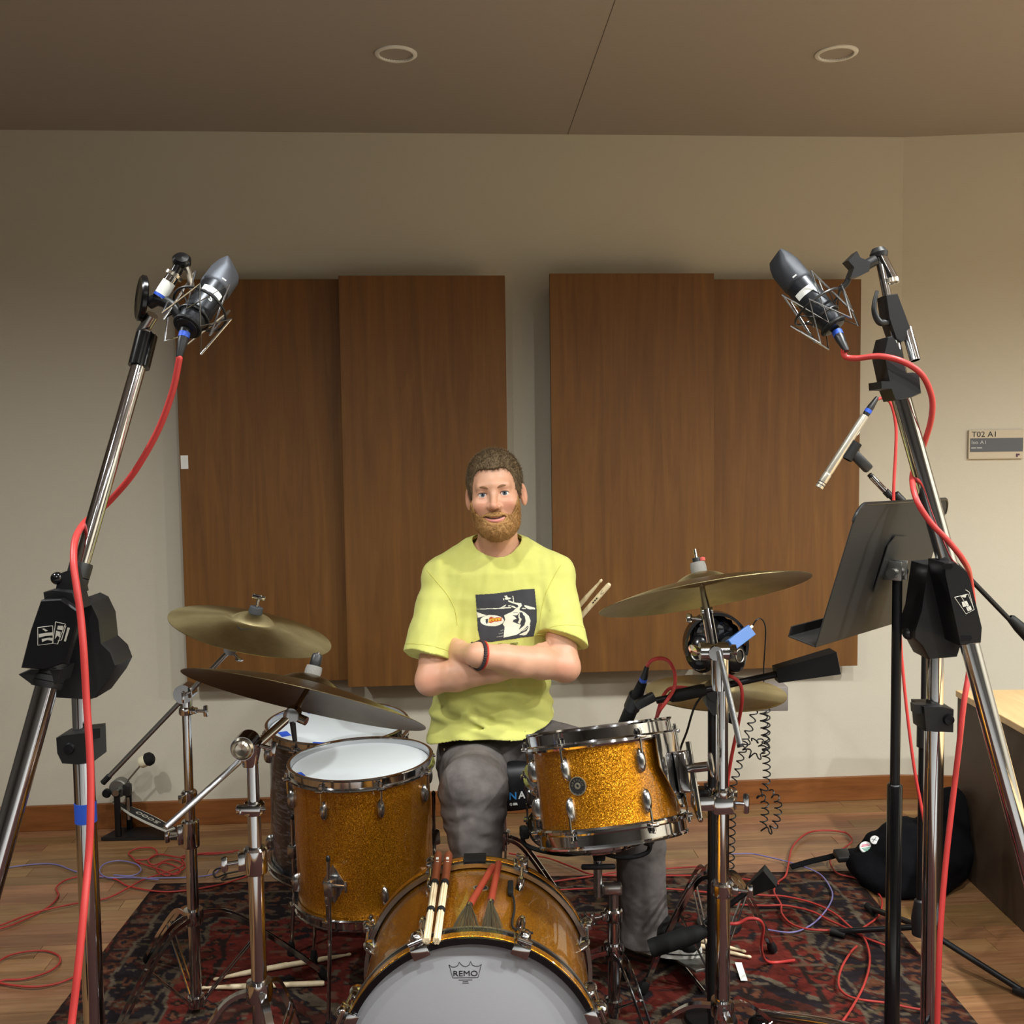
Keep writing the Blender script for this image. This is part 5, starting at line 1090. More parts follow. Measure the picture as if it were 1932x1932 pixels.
for body, zx, zy, sz in (('NO', 770, 1232, .0085), ('-', 912, 1226, .008), ('AMOER', 985, 1226, .0085)):
    w = P(*zp(zx, zy), 2.832); h = bvh.ray_cast(V(w.x + .012, 2.70, w.z + .003), V(0, 1, 0)); yv = (h[0].y if h[0] is not None else 2.83) - .0018
    text('print_lettering', body, sz, Matrix.Translation((w.x, yv, w.z)) @ Matrix.Rotation(R(-3), 4, 'Y') @ Matrix.Rotation(math.pi / 2, 4, 'X'), 'black_ink', shirt, sx=0.85)
# ---- wristbands on the forearm in front
pm('band_red', (196, 52, 40), 0.6); pm('band_black', (44, 34, 38), 0.7)
dv = (WRR - ELR).normalized(); cw = WRR - dv * 0.010
def ring(c, ax, n=36):
    X = frame(c, ax, V(0, 0, 1)); out = []
    D = np.array([A3(X.to_3x3() @ V(math.cos(2 * math.pi * k / n), math.sin(2 * math.pi * k / n), 0)) for k in range(n)]); lo = np.full(n, .01); hi = np.full(n, .07)
    for _ in range(16):
        m = (lo + hi) / 2; o_ = body_sdf((A3(c) + D * m[:, None]).astype(np.float32)) > 0; hi = np.where(o_, m, hi); lo = np.where(o_, lo, m)
    out = [c + Vector(D[k].tolist()) * (float(hi[k]) + .0022) for k in range(n)]
    return out
r1 = ring(cw - dv * .002, dv); MB().tube(r1, .0026, 8, closed=True).build('wristband', 'band_red', MAN, label='red cord wristband')
r2 = ring(cw + dv * .007, dv, 40); m = MB()
for i, p_ in enumerate(r2): m.ball(p_, .0046, (1, 1, 1), None, 8, 6)
m.tube(r2, .0036, 6, closed=True); m.build('wristband', 'band_black', MAN, label='dark braided wristband')
# ---- jeans
HPL, HPR = P(896, 1446, 2.99), P(980, 1402, 2.99); KNL, KNR = P(893, 1494, 2.62), P(1206, 1452, 2.745); ANL, ANR = V(-.085, 2.46, .11), P(1214, 1796, 2.725)
def jeans_sdf(p):
    d = s_ell(p, P(932, 1402, 3.02), (.165, .13, .085))
    g = smin(s_caps(p, HPL, KNL, .114, .080), s_caps(p, KNL, KNL + (ANL - KNL) * .22, .079, .063), .06); g = smin(g, s_caps(p, KNL + (ANL - KNL) * .2, ANL, .063, .058), .05)
    fo = np.exp(-((p[:, 2] - .47) / .05) ** 2); g = g + np.sin(p[:, 2] * 150 + np.abs(p[:, 0] - KNL.x) * 55 + vnoise(p, 12, 23) * 4) * .0016 * fo
    d = smin(d, g, .04); d = smin(d, s_caps(p, HPR, KNR, .088, .076), .04); k = s_caps(p, KNR, ANR, .072, .066); d = smin(d, k, .03)
    d = smin(d, s_caps(p, ANR + V(0, 0, .04), ANR + V(0.006, -.006, -.008), .064, .070), .02)
    st = np.stack([p[:, 0], p[:, 1], p[:, 2] * 1.8], 1).astype(np.float32); kn = np.exp(-((p[:, 2] - .46) / .10) ** 2) + .5 * np.exp(-((p[:, 2] - .10) / .06) ** 2)
    d = d + (vnoise(st, 15, 21) - .5) * (.006 + .008 * kn) + (vnoise(st, 60, 22) - .5) * .0025
    d = np.maximum(d, (ANR.z - .022) - p[:, 2] + np.where(p[:, 0] < .1, -.1, 0)); return np.maximum(d, .07 - p[:, 2])
q = NT('denim'); nf = q.noise(q.coord(), 14, 5, 0.6); n2 = q.noise(q.coord((1, 1, 6)), 300, 3, 0.6); q.l(q.ramp(nf, [(0.3, s2l((88, 82, 80))), (0.7, s2l((122, 115, 112)))]), q.b.inputs['Base Color']); q.b.inputs['Roughness'].default_value = 0.85; q.b.inputs['Specular IOR Level'].default_value = 0.2; q.bump(n2, 0.3, 0.0015)
jn = sdf_mesh('jeans', jeans_sdf, (-0.33, 2.34, 0.05), (0.48, 3.18, 0.74), 0.0042, 'denim', MAN, label='faded grey jeans')
MB().ball(P(838, 1413, 2.87) + V(0, -.006, 0), .004, (1, .5, 1), None, 12, 8).build('rivet', 'nickel', jn)
# ---- shoes
def shoe(heel, toe, label, tilt=0.0):
    heel, toe = Vector(heel), Vector(toe); d = toe - heel; L = d.length; X = frame(heel, V(0, 0, 1) - d.normalized() * (d.normalized().z), d)
    out = []
    for a in range(40):
        t = 2 * math.pi * a / 40; u = (1 - math.cos(t)) / 2; w = .033 + .014 * math.sin(math.pi * min(1, u * 1.05)) + .004 * u; out.append((u * L * 1.0, math.sin(t) * w * (1.0 if abs(math.sin(t)) > .3 else 1.0)))
    t_ = MB().prism(out, .026, X, 0.0); so = t_.build('shoe', 'white_paint', MAN, label=label)
    MB().prism([(x * 1.004 - .0006, y * 1.02) for x, y in out], .0035, X, .012).build('sole_stripe', 'black_ink', so)
    Xi = np.array(X.inverted(), dtype=np.float32)
    def up(p):
        q = p @ Xi[:3, :3].T + Xi[:3, 3]; f = s_caps(q, (L * .12, 0, .045), (L * .42, 0, .062), .036, .040); f = smin(f, s_caps(q, (L * .42, 0, .055), (L * .84, 0, .036), .042, .034), .03); f = smin(f, s_caps(q, (L * .14, 0, .05), (L * .17, 0, .115), .036, .038), .02); f = np.maximum(f, .020 - q[:, 2]); return np.maximum(f, q[:, 2] - .125)
    c = (heel + toe) / 2; sdf_mesh('upper', up, (c.x - .2, c.y - .2, -.02), (c.x + .2, c.y + .2, .26), .004, 'black_matte', so)
SHOE_H, SHOE_T = V(.300, 2.775, .046), V(.500, 2.645, .056)
shoe(SHOE_H, SHOE_T, 'black canvas shoe with white sole'); shoe((-.085, 2.50, .056), (-.08, 2.265, .118), 'black canvas shoe on the bass pedal')
# ------------------------------------------------------------------ throne
pm('throne_vinyl', (24, 24, 26), 0.5); pm('throne_blue', (60, 140, 210), 0.5)
c = P(925, 1480, 3.0); c = V(c.x + .035, 3.0, 0); t = thing('drum_throne', 'black padded drum throne under the seated drummer', 'stool', c)
zt = P(960, 1446, 2.83).z; zb = P(960, 1530, 2.83).z; rr = .178
MB().lathe([(0.0001, zb), (rr - .004, zb), (rr, zb + .006), (rr, zt - .035), (rr - .006, zt - .014), (rr - .022, zt - .002), (rr - .05, zt), (0.0001, zt)], Matrix.Translation(c), 56).build('seat', 'throne_vinyl', t)
MB().cyl((c.x, c.y, .22), (c.x, c.y, zb), .0145, n=16).build('post', 'chrome', t)
tripod(t, c, .26, .08, [(c.x + .27 * math.cos(R(a)), c.y + .27 * math.sin(R(a))) for a in (90, 210, 330)])
def cyl_text(body, mat, a0, z_, size, dx):
    a = R(a0) + dx / rr; X = Matrix.Translation(c) @ Matrix.Rotation(a, 4, 'Z') @ Matrix.Translation((rr + .001, 0, z_)) @ Matrix(((0, 0, 1, 0), (1, 0, 0, 0), (0, 1, 0, 0), (0, 0, 0, 1))); text('lettering', body, size, X, mat, t, bold=.0006)
ax_ = math.degrees(math.atan2(2.83 - c.y, P(962, 1500, 2.83).x - c.x))
zl = P(960, 1507, 2.83).z; cyl_text('N', 'throne_blue', ax_, zl, .030, -.004); cyl_text('A', 'white_label', ax_, zl, .030, .024)
zl = P(960, 1514, 2.83).z - .006; cyl_text('Q SER', 'white_label', ax_, zl, .0085, -.002)
# ------------------------------------------------------------------ shapes cut from sheet or cast: outline facing the room, real thickness
def slab(m, pts, d, th, b=0.0):
    q = [P(x, y, d) for x, y in pts]; n = len(q)
    ar = sum(q[i].x * q[(i + 1) % n].z - q[(i + 1) % n].x * q[i].z for i in range(n))
    if ar < 0: q = q[::-1]
    c = sum(q, V(0, 0, 0)) / n; e = 0.9 if b else 1.0
    fr = [V(p.x, d, p.z) for p in q]; bk = [V(p.x, d + th, p.z) for p in q]
    if b:
        fi = [V(c.x + (p.x - c.x) * 0.94, d - b, c.z + (p.z - c.z) * 0.97) for p in q]
        vs = fi + fr + bk; fs = [tuple(range(n)), tuple(range(3 * n - 1, 2 * n - 1, -1))]
        for k in (0, n):
            fs += [(k + i, k + n + i, k + n + (i + 1) % n, k + (i + 1) % n) for i in range(n)]
        return m.add(vs, fs)
    return m.prism([(p.x, p.z) for p in q], th, Matrix(((1, 0, 0, 0), (0, 0, 1, d), (0, 1, 0, 0), (0, 0, 0, 1))))
def logo(t, polys, strokes, d, name='emblem'):
    m = MB()
    for pl in polys: slab(m, pl, d - 0.0006, 0.0006)
    for st, w in strokes: m.tube([P(x, y, d - 0.0004) for x, y in st], w, 5)
    return m.build(name, 'logo_ink', t, 0)
def tri_base(t, c, r=0.42, a0=40, mat='chrome'):
    c = Vector(c); hub = MB().lathe([(0.019, 0.16), (0.034, 0.155), (0.036, 0.10), (0.022, 0.08)], Matrix.Translation((c.x, c.y, 0)), 22).build('base_hub', 'black_plastic', t)
    for k in range(3):
        a = R(a0 + 120 * k); d = V(math.cos(a), math.sin(a), 0); e = V(c.x, c.y, 0) + d * r
        lg = MB().tube(cr([V(c.x, c.y, 0.12) + d * 0.02, V(c.x, c.y, 0.11) + d * r * 0.5, e + V(0, 0, 0.065)], 6), 0.014, 12).build('leg', mat, t)
        w = MB(); X = frame(e + V(0, 0, 0.036), V(-d.y, d.x, 0)); w.lathe([(0.0001, -0.011), (0.02, -0.011), (0.026, -0.007), (0.026, 0.007), (0.02, 0.011), (0.0001, 0.011)], X, 20); w.cyl(e + V(0, 0, 0.036), e + V(0, 0, 0.07), 0.008, n=10); w.build('caster', 'rubber', lg)
def ridged_sleeve(p0, p1, r, n=14, mat='black_plastic', name='sleeve', parent=None):
    p0, p1 = Vector(p0), Vector(p1); L = (p1 - p0).length; pr = [(r * 0.6, 0), (r * 0.95, 0.0), (r, 0.004)]
    for k in range(1, n): z_ = L * k / n; pr += [(r, z_ - 0.001), (r - 0.0015, z_), (r, z_ + 0.001)]
    pr += [(r, L - 0.004), (r * 0.95, L), (r * 0.6, L)]; return MB().lathe(pr, frame(p0, p1 - p0), 26).build(name, mat, parent)
# ------------------------------------------------------------------ left studio stand
pxx = P(157, 1420, 1.90); b = V(pxx.x, 1.90, 0); z = lambda y: P(157, y, 1.90).z
t = thing('studio_mic_stand', 'heavy chrome boom mic stand on the left with blue tape', 'mic stand', b)
tri_base(t, b, 0.36, 60)
MB().cyl((b.x, b.y, 0.08), (b.x, b.y, z(1436)), 0.0195, n=28).build('lower_post', 'chrome', t)
MB().cyl((b.x, b.y, z(1440)), (b.x, b.y, z(1300)), 0.0172, n=28).build('upper_post', 'chrome', t)
m = MB(); slab(m, [(106, 1392), (118, 1386), (176, 1380), (178, 1436), (150, 1442), (118, 1440), (108, 1420)], 1.868, 0.058, 0.004); slab(m, [(160, 1376), (189, 1374), (189, 1392), (164, 1398)], 1.862, 0.022)
cl = m.build('height_clamp', 'black_plastic', t, 30); MB().lathe([(0.0001, 0.006), (0.009, 0.005), (0.011, 0)], frame(P(131, 1412, 1.864), (0, -1, 0)), 16).build('clamp_bolt', 'black_metal', cl)
MB().lathe([(0.0196, z(1550)), (0.0203, z(1550)), (0.0203, z(1513)), (0.0196, z(1513))], Matrix.Translation((b.x, b.y, 0)), 28, closed=True).build('tape_wrap', 'blue_tape', t, label='blue tape wrapped around the post')
a0, a1, a2 = P(-60, 1830, 1.70), P(118, 1188, 1.81), P(268, 668, 1.97)
lo_end = a1 + (a0 - a1).normalized() * 0.80
MB().cyl(lo_end, a1, 0.0200, n=28).build('boom_rear', 'chrome', t); MB().cyl(a1, a2, 0.0142, n=28).build('boom_front', 'chrome', t)
cw = MB().cyl(lo_end, lo_end + (lo_end - a1).normalized() * 0.10, 0.045, n=28).build('counterweight', 'black_plastic', t)
ab = (a2 - a1).normalized(); ridged_sleeve(a1 - ab * 0.105, a1 - ab * 0.012, 0.0265, 8, parent=t, name='boom_sleeve'); ridged_sleeve(a1 + ab * 0.04, a1 + ab * 0.125, 0.0205, 3, parent=t, name='boom_collar')
m = MB(); slab(m, [(160, 1128), (176, 1136), (190, 1165), (195, 1212), (214, 1230), (223, 1254), (212, 1276), (182, 1316), (168, 1320), (104, 1316), (100, 1290), (120, 1240), (138, 1180)], 1.842, 0.07, 0.008); th = m.build('tilt_housing', 'black_plastic', t, 30)
m = MB(); slab(m, [(78, 1132), (116, 1130), (154, 1155), (127, 1250), (83, 1263), (40, 1260), (58, 1190)], 1.752, 0.012, 0.003); pl = m.build('cover_plate', 'black_metal', t, 30)
m = MB(); slab(m, [(82, 1117), (100, 1113), (140, 1118), (150, 1150), (120, 1140), (84, 1130)], 1.775, 0.05, 0.004); m.build('clutch_body', 'black_plastic', t, 30); m = MB(); slab(m, [(35, 1272), (60, 1262), (118, 1262), (110, 1290), (60, 1290)], 1.768, 0.05, 0.004); m.build('clutch_jaw', 'black_plastic', t, 30); m = MB(); slab(m, [(112, 1082), (140, 1072), (150, 1120), (104, 1120)], 1.80, 0.04, 0.004); m.build('clutch_neck', 'black_plastic', t, 30)
MB().ball(P(108, 1091, 1.80), 0.0115, (1, 1, 1), None, 16, 10).build('clutch_knob', 'black_gloss', t)
q5 = lambda x, y: (x / 6.04, 1040 + y / 6.04)
O = [(430, 870), (600, 850), (605, 1050), (430, 1072), (430, 870)]; O2 = [(635, 805), (745, 830), (655, 1058), (598, 1050), (635, 805)]; O3 = [(750, 850), (700, 1012), (660, 1020)]
blobs = [[(440, 945), (520, 930), (600, 925), (600, 960), (520, 965), (445, 985)], [(475, 1000), (560, 985), (600, 990), (595, 1020), (540, 1010), (480, 1035)], [(660, 850), (720, 850), (712, 900), (650, 890)], [(640, 905), (690, 920), (680, 985), (655, 960), (625, 1000)], [(770, 870), (795, 875), (748, 1030), (728, 1025)], [(480, 885), (500, 880), (545, 905), (520, 915)]]
logo(pl, [[q5(*v) for v in bl] for bl in blobs], [([q5(*v) for v in s], 0.0007) for s in (O, O2, O3)], 1.7488)
# front end of the boom
s0, s1 = P(262, 692, 1.962), P(277, 632, 1.985); MB().cyl(s0, s1, 0.0205, n=24).build('tip_sleeve', 'black_gloss', t)
MB().cyl(s1 - ab * 0.02, s1 + ab * 0.005, 0.0165, n=24).build('tip_ring', 'chrome', t)
j0, j1 = P(268, 627, 1.985), P(288, 594, 1.97); MB().cyl(j0, j1, 0.0115, n=20).build('swivel_tube', 'chrome_soft', t)
dk = MB(); X = frame(P(268, 563, 1.975), V(-0.86, -0.48, 0.12)); dk.lathe([(0.0001, -0.006), (0.040, -0.006), (0.045, -0.003), (0.045, 0.004), (0.041, 0.007), (0.030, 0.004), (0.012, 0.006), (0.0001, 0.006)], X, 40); dk.build('swivel_disc', 'black_gloss', t)
m = MB(); m.tube(cr([P(282, 572, 1.965), P(300, 566, 1.96), P(325, 578, 1.955), P(345, 600, 1.95), P(356, 612, 1.95)], 6), [0.012] * 25, 10); yk = m.build('yoke_arm', 'black_plastic', t)
k0, k1 = P(300, 562, 1.955), P(331, 515, 1.965); MB().cyl(k0, k1, 0.0125, n=20).build('threaded_stub', 'chrome', t)
dd = (k1 - k0).normalized(); MB().cyl(k0 + dd * 0.004, k0 + dd * 0.036, 0.0129, n=20).build('paper_label', 'white_label', t); MB().cyl(k0 + dd * 0.001, k0 + dd * 0.007, 0.0131, n=20).build('label_tape', 'blue_tape', t)
MB().lathe([(0.012, -0.003), (0.018, -0.003), (0.018, 0.003), (0.012, 0.003)], frame(k1 - dd * 0.006, dd), 24, closed=True).build('lock_ring', 'nickel', t)
kn = P(343, 493, 1.97); m = MB(); m.cyl(k1, kn, 0.0105, n=18); m.lathe([(0.0001, -0.012), (0.015, -0.011), (0.0175, -0.004), (0.0175, 0.006), (0.013, 0.011), (0.0001, 0.012)], frame(kn, V(0.25, -0.75, 0.6)), 24); m.build('angle_knob', 'black_gloss', t)
m = MB(); m.tube(cr([kn + V(0.006, 0, -0.006), P(357, 516, 1.965), P(362, 545, 1.96)], 5), 0.006, 8); m.build('link_arm', 'nickel', t)
# ------------------------------------------------------------------ large microphone + cage
def big_mic(base, axis, label, gr, side, letters=True):
    ax = Vector(axis).normalized(); toc = (V(0, 0, CAMH) - base); X = frame(base, ax, toc); t = thing('condenser_microphone', label, 'microphone', base)
    MB().lathe([(0.0001, -0.004), (0.015, -0.004), (0.022, -0.002), (0.0235, 0.004), (0.021, 0.008), (0.024, 0.014), (0.0285, 0.045), (0.0285, 0.118), (0.0001, 0.118)], X, 40).build('body', 'mic_body', t)
    secs = [(0.118, .0285, .0285), (0.121, .0305, .0305), (0.124, .0310, .0310), (0.166, .0305, .0275), (0.186, .0290, .0165), (0.199, .0250, .0050), (0.2005, .022, .0005)]; n = 36; vs = []; fs = []
    for zz, a, b_ in secs:
        for k in range(n):
            an = 2 * math.pi * k / n; c, s = math.cos(an), math.sin(an); e = 0.55 if zz > 0.13 else 1.0; sx = math.copysign(abs(c) ** e, c); sy = math.copysign(abs(s) ** e, s); vs.append(X @ (Matrix.Rotation(side * 0.65, 4, 'Z') @ V(b_ * sx * (1 if e == 1 else .90), a * sy * (1 if e == 1 else .90), zz)))
    for i in range(len(secs) - 1):
        for k in range(n): k2 = (k + 1) % n; fs.append((i * n + k, i * n + k2, (i + 1) * n + k2, (i + 1) * n + k))
    fs.append(tuple((len(secs) - 1) * n + k for k in range(n))); MB().add(vs, fs).build('grille', gr, t, 28, label='mesh head grille')
    vs = []; fs = []; a0_, a1_ = (-0.75, 0.75)
    for k in range(13):
        a = a0_ + (a1_ - a0_) * k / 12
        for zz in (0.083, 0.097): vs.append(X @ V(0.0288 * math.cos(a), 0.0288 * math.sin(a), zz))
    for k in range(12): fs.append((2 * k, 2 * k + 2, 2 * k + 3, 2 * k + 1))
    MB().add(vs, fs).build('paper_label', 'white_label', t)
    if letters:
        Tx = X @ Matrix.Rotation(0.18, 4, 'Z') @ Matrix.Translation((0.0290, -0.004, 0.064)) @ Matrix(((0, 0, 1, 0), (1, 0, 0, 0), (0, 1, 0, 0), (0, 0, 0, 1))); text('lettering', 'S', 0.017, Tx, 'white_label', t, bold=0.0004)
    MB().box((0.0305, 0.004, 0.128), (0.001, 0.009, 0.003), X).build('maker_mark', 'white_label', t, 0)
    return t, X
def cage(X, label, clamp, ph=0.3):
    t = thing('shock_mount', label, 'shock mount', X @ V(0, 0, 0.05)); n = 4; pts = []
    for k in range(n):
        a = ph + 2 * math.pi * k / n; b_ = a + math.pi / n; pts += [X @ V(0.050 * math.cos(a), 0.050 * math.sin(a), 0.112), X @ V(0.046 * math.cos(b_), 0.046 * math.sin(b_), 0.002)]
    MB().tube(pts, 0.0023, 8, closed=True).build('wire_cage', 'chrome_soft', t)
    pts = []
    for k in range(n):
        a = ph + math.pi / n + 2 * math.pi * k / n; b_ = a + math.pi / n; pts += [X @ V(0.062 * math.cos(a), 0.062 * math.sin(a), 0.060), X @ V(0.052 * math.cos(b_), 0.052 * math.sin(b_), -0.018)]
    MB().tube(pts, 0.0023, 8, closed=True).build('wire_cage', 'chrome_soft', t)
    rg = [X @ V(0.053 * math.cos(2 * math.pi * k / 40), 0.053 * math.sin(2 * math.pi * k / 40), 0.056) for k in range(40)]; MB().tube(rg, 0.0026, 8, closed=True).build('outer_ring', 'black_plastic', t)
    rg = [X @ V(0.030 * math.cos(2 * math.pi * k / 40), 0.030 * math.sin(2 * math.pi * k / 40), 0.030) for k in range(40)]; MB().tube(rg, 0.0024, 8, closed=True).build('inner_ring', 'black_plastic', t)
    rg = [X @ V(0.024 * math.cos(2 * math.pi * k / 40), 0.024 * math.sin(2 * math.pi * k / 40), 0.004) for k in range(40)]; MB().tube(rg, 0.0045, 8, closed=True).build('base_ring', 'rubber', t)
    m = MB()
    for k in range(8):
        a = ph + 2 * math.pi * k / 8; b_ = a + 0.45; m.tube([X @ V(0.053 * math.cos(a), 0.053 * math.sin(a), 0.056), X @ V(0.030 * math.cos(b_), 0.030 * math.sin(b_), 0.030)], 0.0013, 5)
    m.build('elastic_cords', 'black_cable', t)
    q = X @ V(0, 0, 0.056); d = (Vector(clamp) - q); d = d - X.to_3x3() @ V(0, 0, 1) * d.dot(X.to_3x3() @ V(0, 0, 1)); d.normalize()
    MB().tube(cr([q + d * 0.051, q + d * 0.062 + (Vector(clamp) - q) * 0.1, Vector(clamp)], 5), 0.006, 8).build('mount_arm', 'black_plastic', t)
    return t
mb_ = P(352, 618, 1.93); mt, XL = big_mic(mb_, (0.27, 0.66, 0.70), 'large grey condenser microphone marked S on the left boom', 'mic_grille', 1)
cage(XL, 'wire shock mount cage holding the left microphone', P(352, 606, 1.95), 0.35)
mr_ = P(1574, 618, 2.05); mt2, XRm = big_mic(mr_, (-0.50, 0.36, 0.78), 'large black condenser microphone hanging from the right boom', 'mic_grille_dark', -1, False)
cage(XRm, 'wire shock mount cage holding the right microphone', P(1602, 522, 2.05), 0.75)
# ------------------------------------------------------------------ right studio stand
b = V(P(1762, 1420, 2.10).x, 2.10, 0); z = lambda y: P(1762, y, 2.10).z
t = thing('studio_mic_stand', 'heavy chrome boom mic stand on the right beside the music stand', 'mic stand', b)
tri_base(t, b, 0.40, 20)
MB().cyl((b.x, b.y, 0.08), (b.x, b.y, z(1376)), 0.0198, n=28).build('lower_post', 'chrome', t); MB().cyl((b.x, b.y, z(1380)), (b.x, b.y, z(1230)), 0.0170, n=28).build('upper_post', 'chrome', t)
q7 = lambda x, y: (1480 + x / 4.274, 1040 + y / 4.274)
m = MB(); slab(m, [q7(1112, 1250), q7(1270, 1250), q7(1365, 1275), q7(1362, 1460), q7(1130, 1450)], 2.066, 0.060, 0.004); slab(m, [q7(1045, 1236), q7(1150, 1240), q7(1150, 1312), q7(1050, 1308)], 2.07, 0.02); cl = m.build('height_clamp', 'black_plastic', t, 30)
MB().lathe([(0.0001, 0.006), (0.010, 0.005), (0.012, 0)], frame(P(1790, 1358, 2.06), (0, -1, 0)), 16).build('clamp_bolt', 'black_metal', cl)
a0, a1, a2 = P(1945, 1650, 1.95), P(1812, 1150, 2.00), P(1697, 740, 2.02); lo_end = a1 + (a0 - a1).normalized() * 0.80
MB().cyl(lo_end, a1, 0.0190, n=28).build('boom_rear', 'chrome', t); MB().cyl(a1, a2, 0.0190, n=28).build('boom_front', 'chrome', t)
MB().cyl(lo_end, lo_end + (lo_end - a1).normalized() * 0.10, 0.045, n=28).build('counterweight', 'black_plastic', t)
m = MB(); slab(m, [(1747, 1066), (1779, 1063), (1806, 1150), (1812, 1218), (1805, 1239), (1751, 1244), (1737, 1218), (1722, 1204), (1722, 1190), (1735, 1150), (1744, 1087)], 2.035, 0.075, 0.008); m.build('tilt_housing', 'black_plastic', t, 30)
m = MB(); slab(m, [(1779, 1061), (1800, 1060), (1822, 1077), (1829, 1094), (1852, 1185), (1850, 1213), (1810, 1218), (1779, 1082)], 1.962, 0.070, 0.006); pl = m.build('cover_plate', 'black_metal', t, 30)
for cy_, cx_ in ((1068, 1787), (1203, 1823)): m = MB(); slab(m, [(cx_ - 10, cy_ - 4), (cx_ + 9, cy_ - 4), (cx_ + 11, cy_ + 1), (cx_ + 8, cy_ + 6), (cx_ - 10, cy_ + 6)], 1.9555, 0.001); m.build('plate_slot', 'black_gloss', pl, 0)
MB().ball(P(1714, 1196, 2.06), 0.012, (1, 1, 1), None, 16, 10).build('clutch_knob', 'black_plastic', t)
Lg = [([q7(1372, 372), q7(1480, 345), q7(1530, 470), q7(1465, 506), q7(1372, 372)], .0006), ([q7(1420, 360), q7(1460, 420), q7(1500, 480)], .0006), ([q7(1460, 310), q7(1490, 330), q7(1528, 470)], .0005)]
logo(pl, [[q7(1430, 410), q7(1470, 400), q7(1490, 440), q7(1440, 450)], [q7(1415, 365), q7(1470, 350), q7(1460, 375)], [q7(1465, 455), q7(1500, 440), q7(1512, 470), q7(1480, 485)]], Lg, 1.9562)
# upper clutch and tip
m = MB(); slab(m, [(1673, 636), (1682, 634), (1698, 660), (1709, 704), (1722, 703), (1734, 706), (1738, 742), (1720, 750), (1688, 756), (1680, 735), (1660, 734), (1659, 720), (1676, 720), (1665, 668)], 1.985, 0.06, 0.005); m.build('extension_clamp', 'black_plastic', t, 30)
r0, r1 = P(1706, 720, 2.01), P(1658, 480, 2.05); dv2 = (r1 - r0).normalized()
MB().cyl(r0, r1, 0.0085, n=18).build('extension_rod', 'chrome', t)
m = MB(); slab(m, [(1670, 557), (1692, 554), (1718, 622), (1714, 640), (1700, 646), (1690, 640), (1676, 600)], 2.012, 0.045, 0.004); cb = m.build('clip_body', 'black_plastic', t, 30)
MB().tube(cr([P(1678, 608, 2.02), P(1660, 608, 2.015), P(1650, 590, 2.012), P(1650, 570, 2.012), P(1655, 549, 2.014)], 6), [0.008 - 0.0045 * k / 24 for k in range(25)], 10).build('cable_hook', 'black_plastic', cb)
MB().lathe([(0.009, 0), (0.0105, 0), (0.0105, 0.068), (0.009, 0.068)], frame(P(1727, 680, 2.0), P(1710, 618, 2.02) - P(1727, 680, 2.0)), 20, closed=True).build('side_tube', 'chrome', t)
MB().cyl(P(1682, 526, 2.045), P(1660, 484, 2.05), 0.0125, n=20).build('tip_tube', 'chrome', t); MB().lathe([(0.0125, -0.004), (0.017, -0.004), (0.017, 0.004), (0.0125, 0.004)], frame(P(1681, 531, 2.042), dv2), 24, closed=True).build('lock_ring', 'nickel', t)
MB().lathe([(0.0001, -0.008), (0.016, -0.008), (0.018, 0.0), (0.012, 0.010), (0.0001, 0.011)], frame(P(1658, 478, 2.05), dv2), 24).build('tip_cap', 'black_plastic', t)
m = MB(); m.cyl(P(1652, 490, 2.045), P(1625, 506, 2.045), 0.011, n=16); slab(m, [(1598, 492), (1616, 474), (1622, 486), (1642, 494), (1640, 512), (1620, 522), (1603, 524), (1610, 505)], 2.03, 0.03, 0.004); m.build('swivel_joint', 'black_plastic', t, 30)
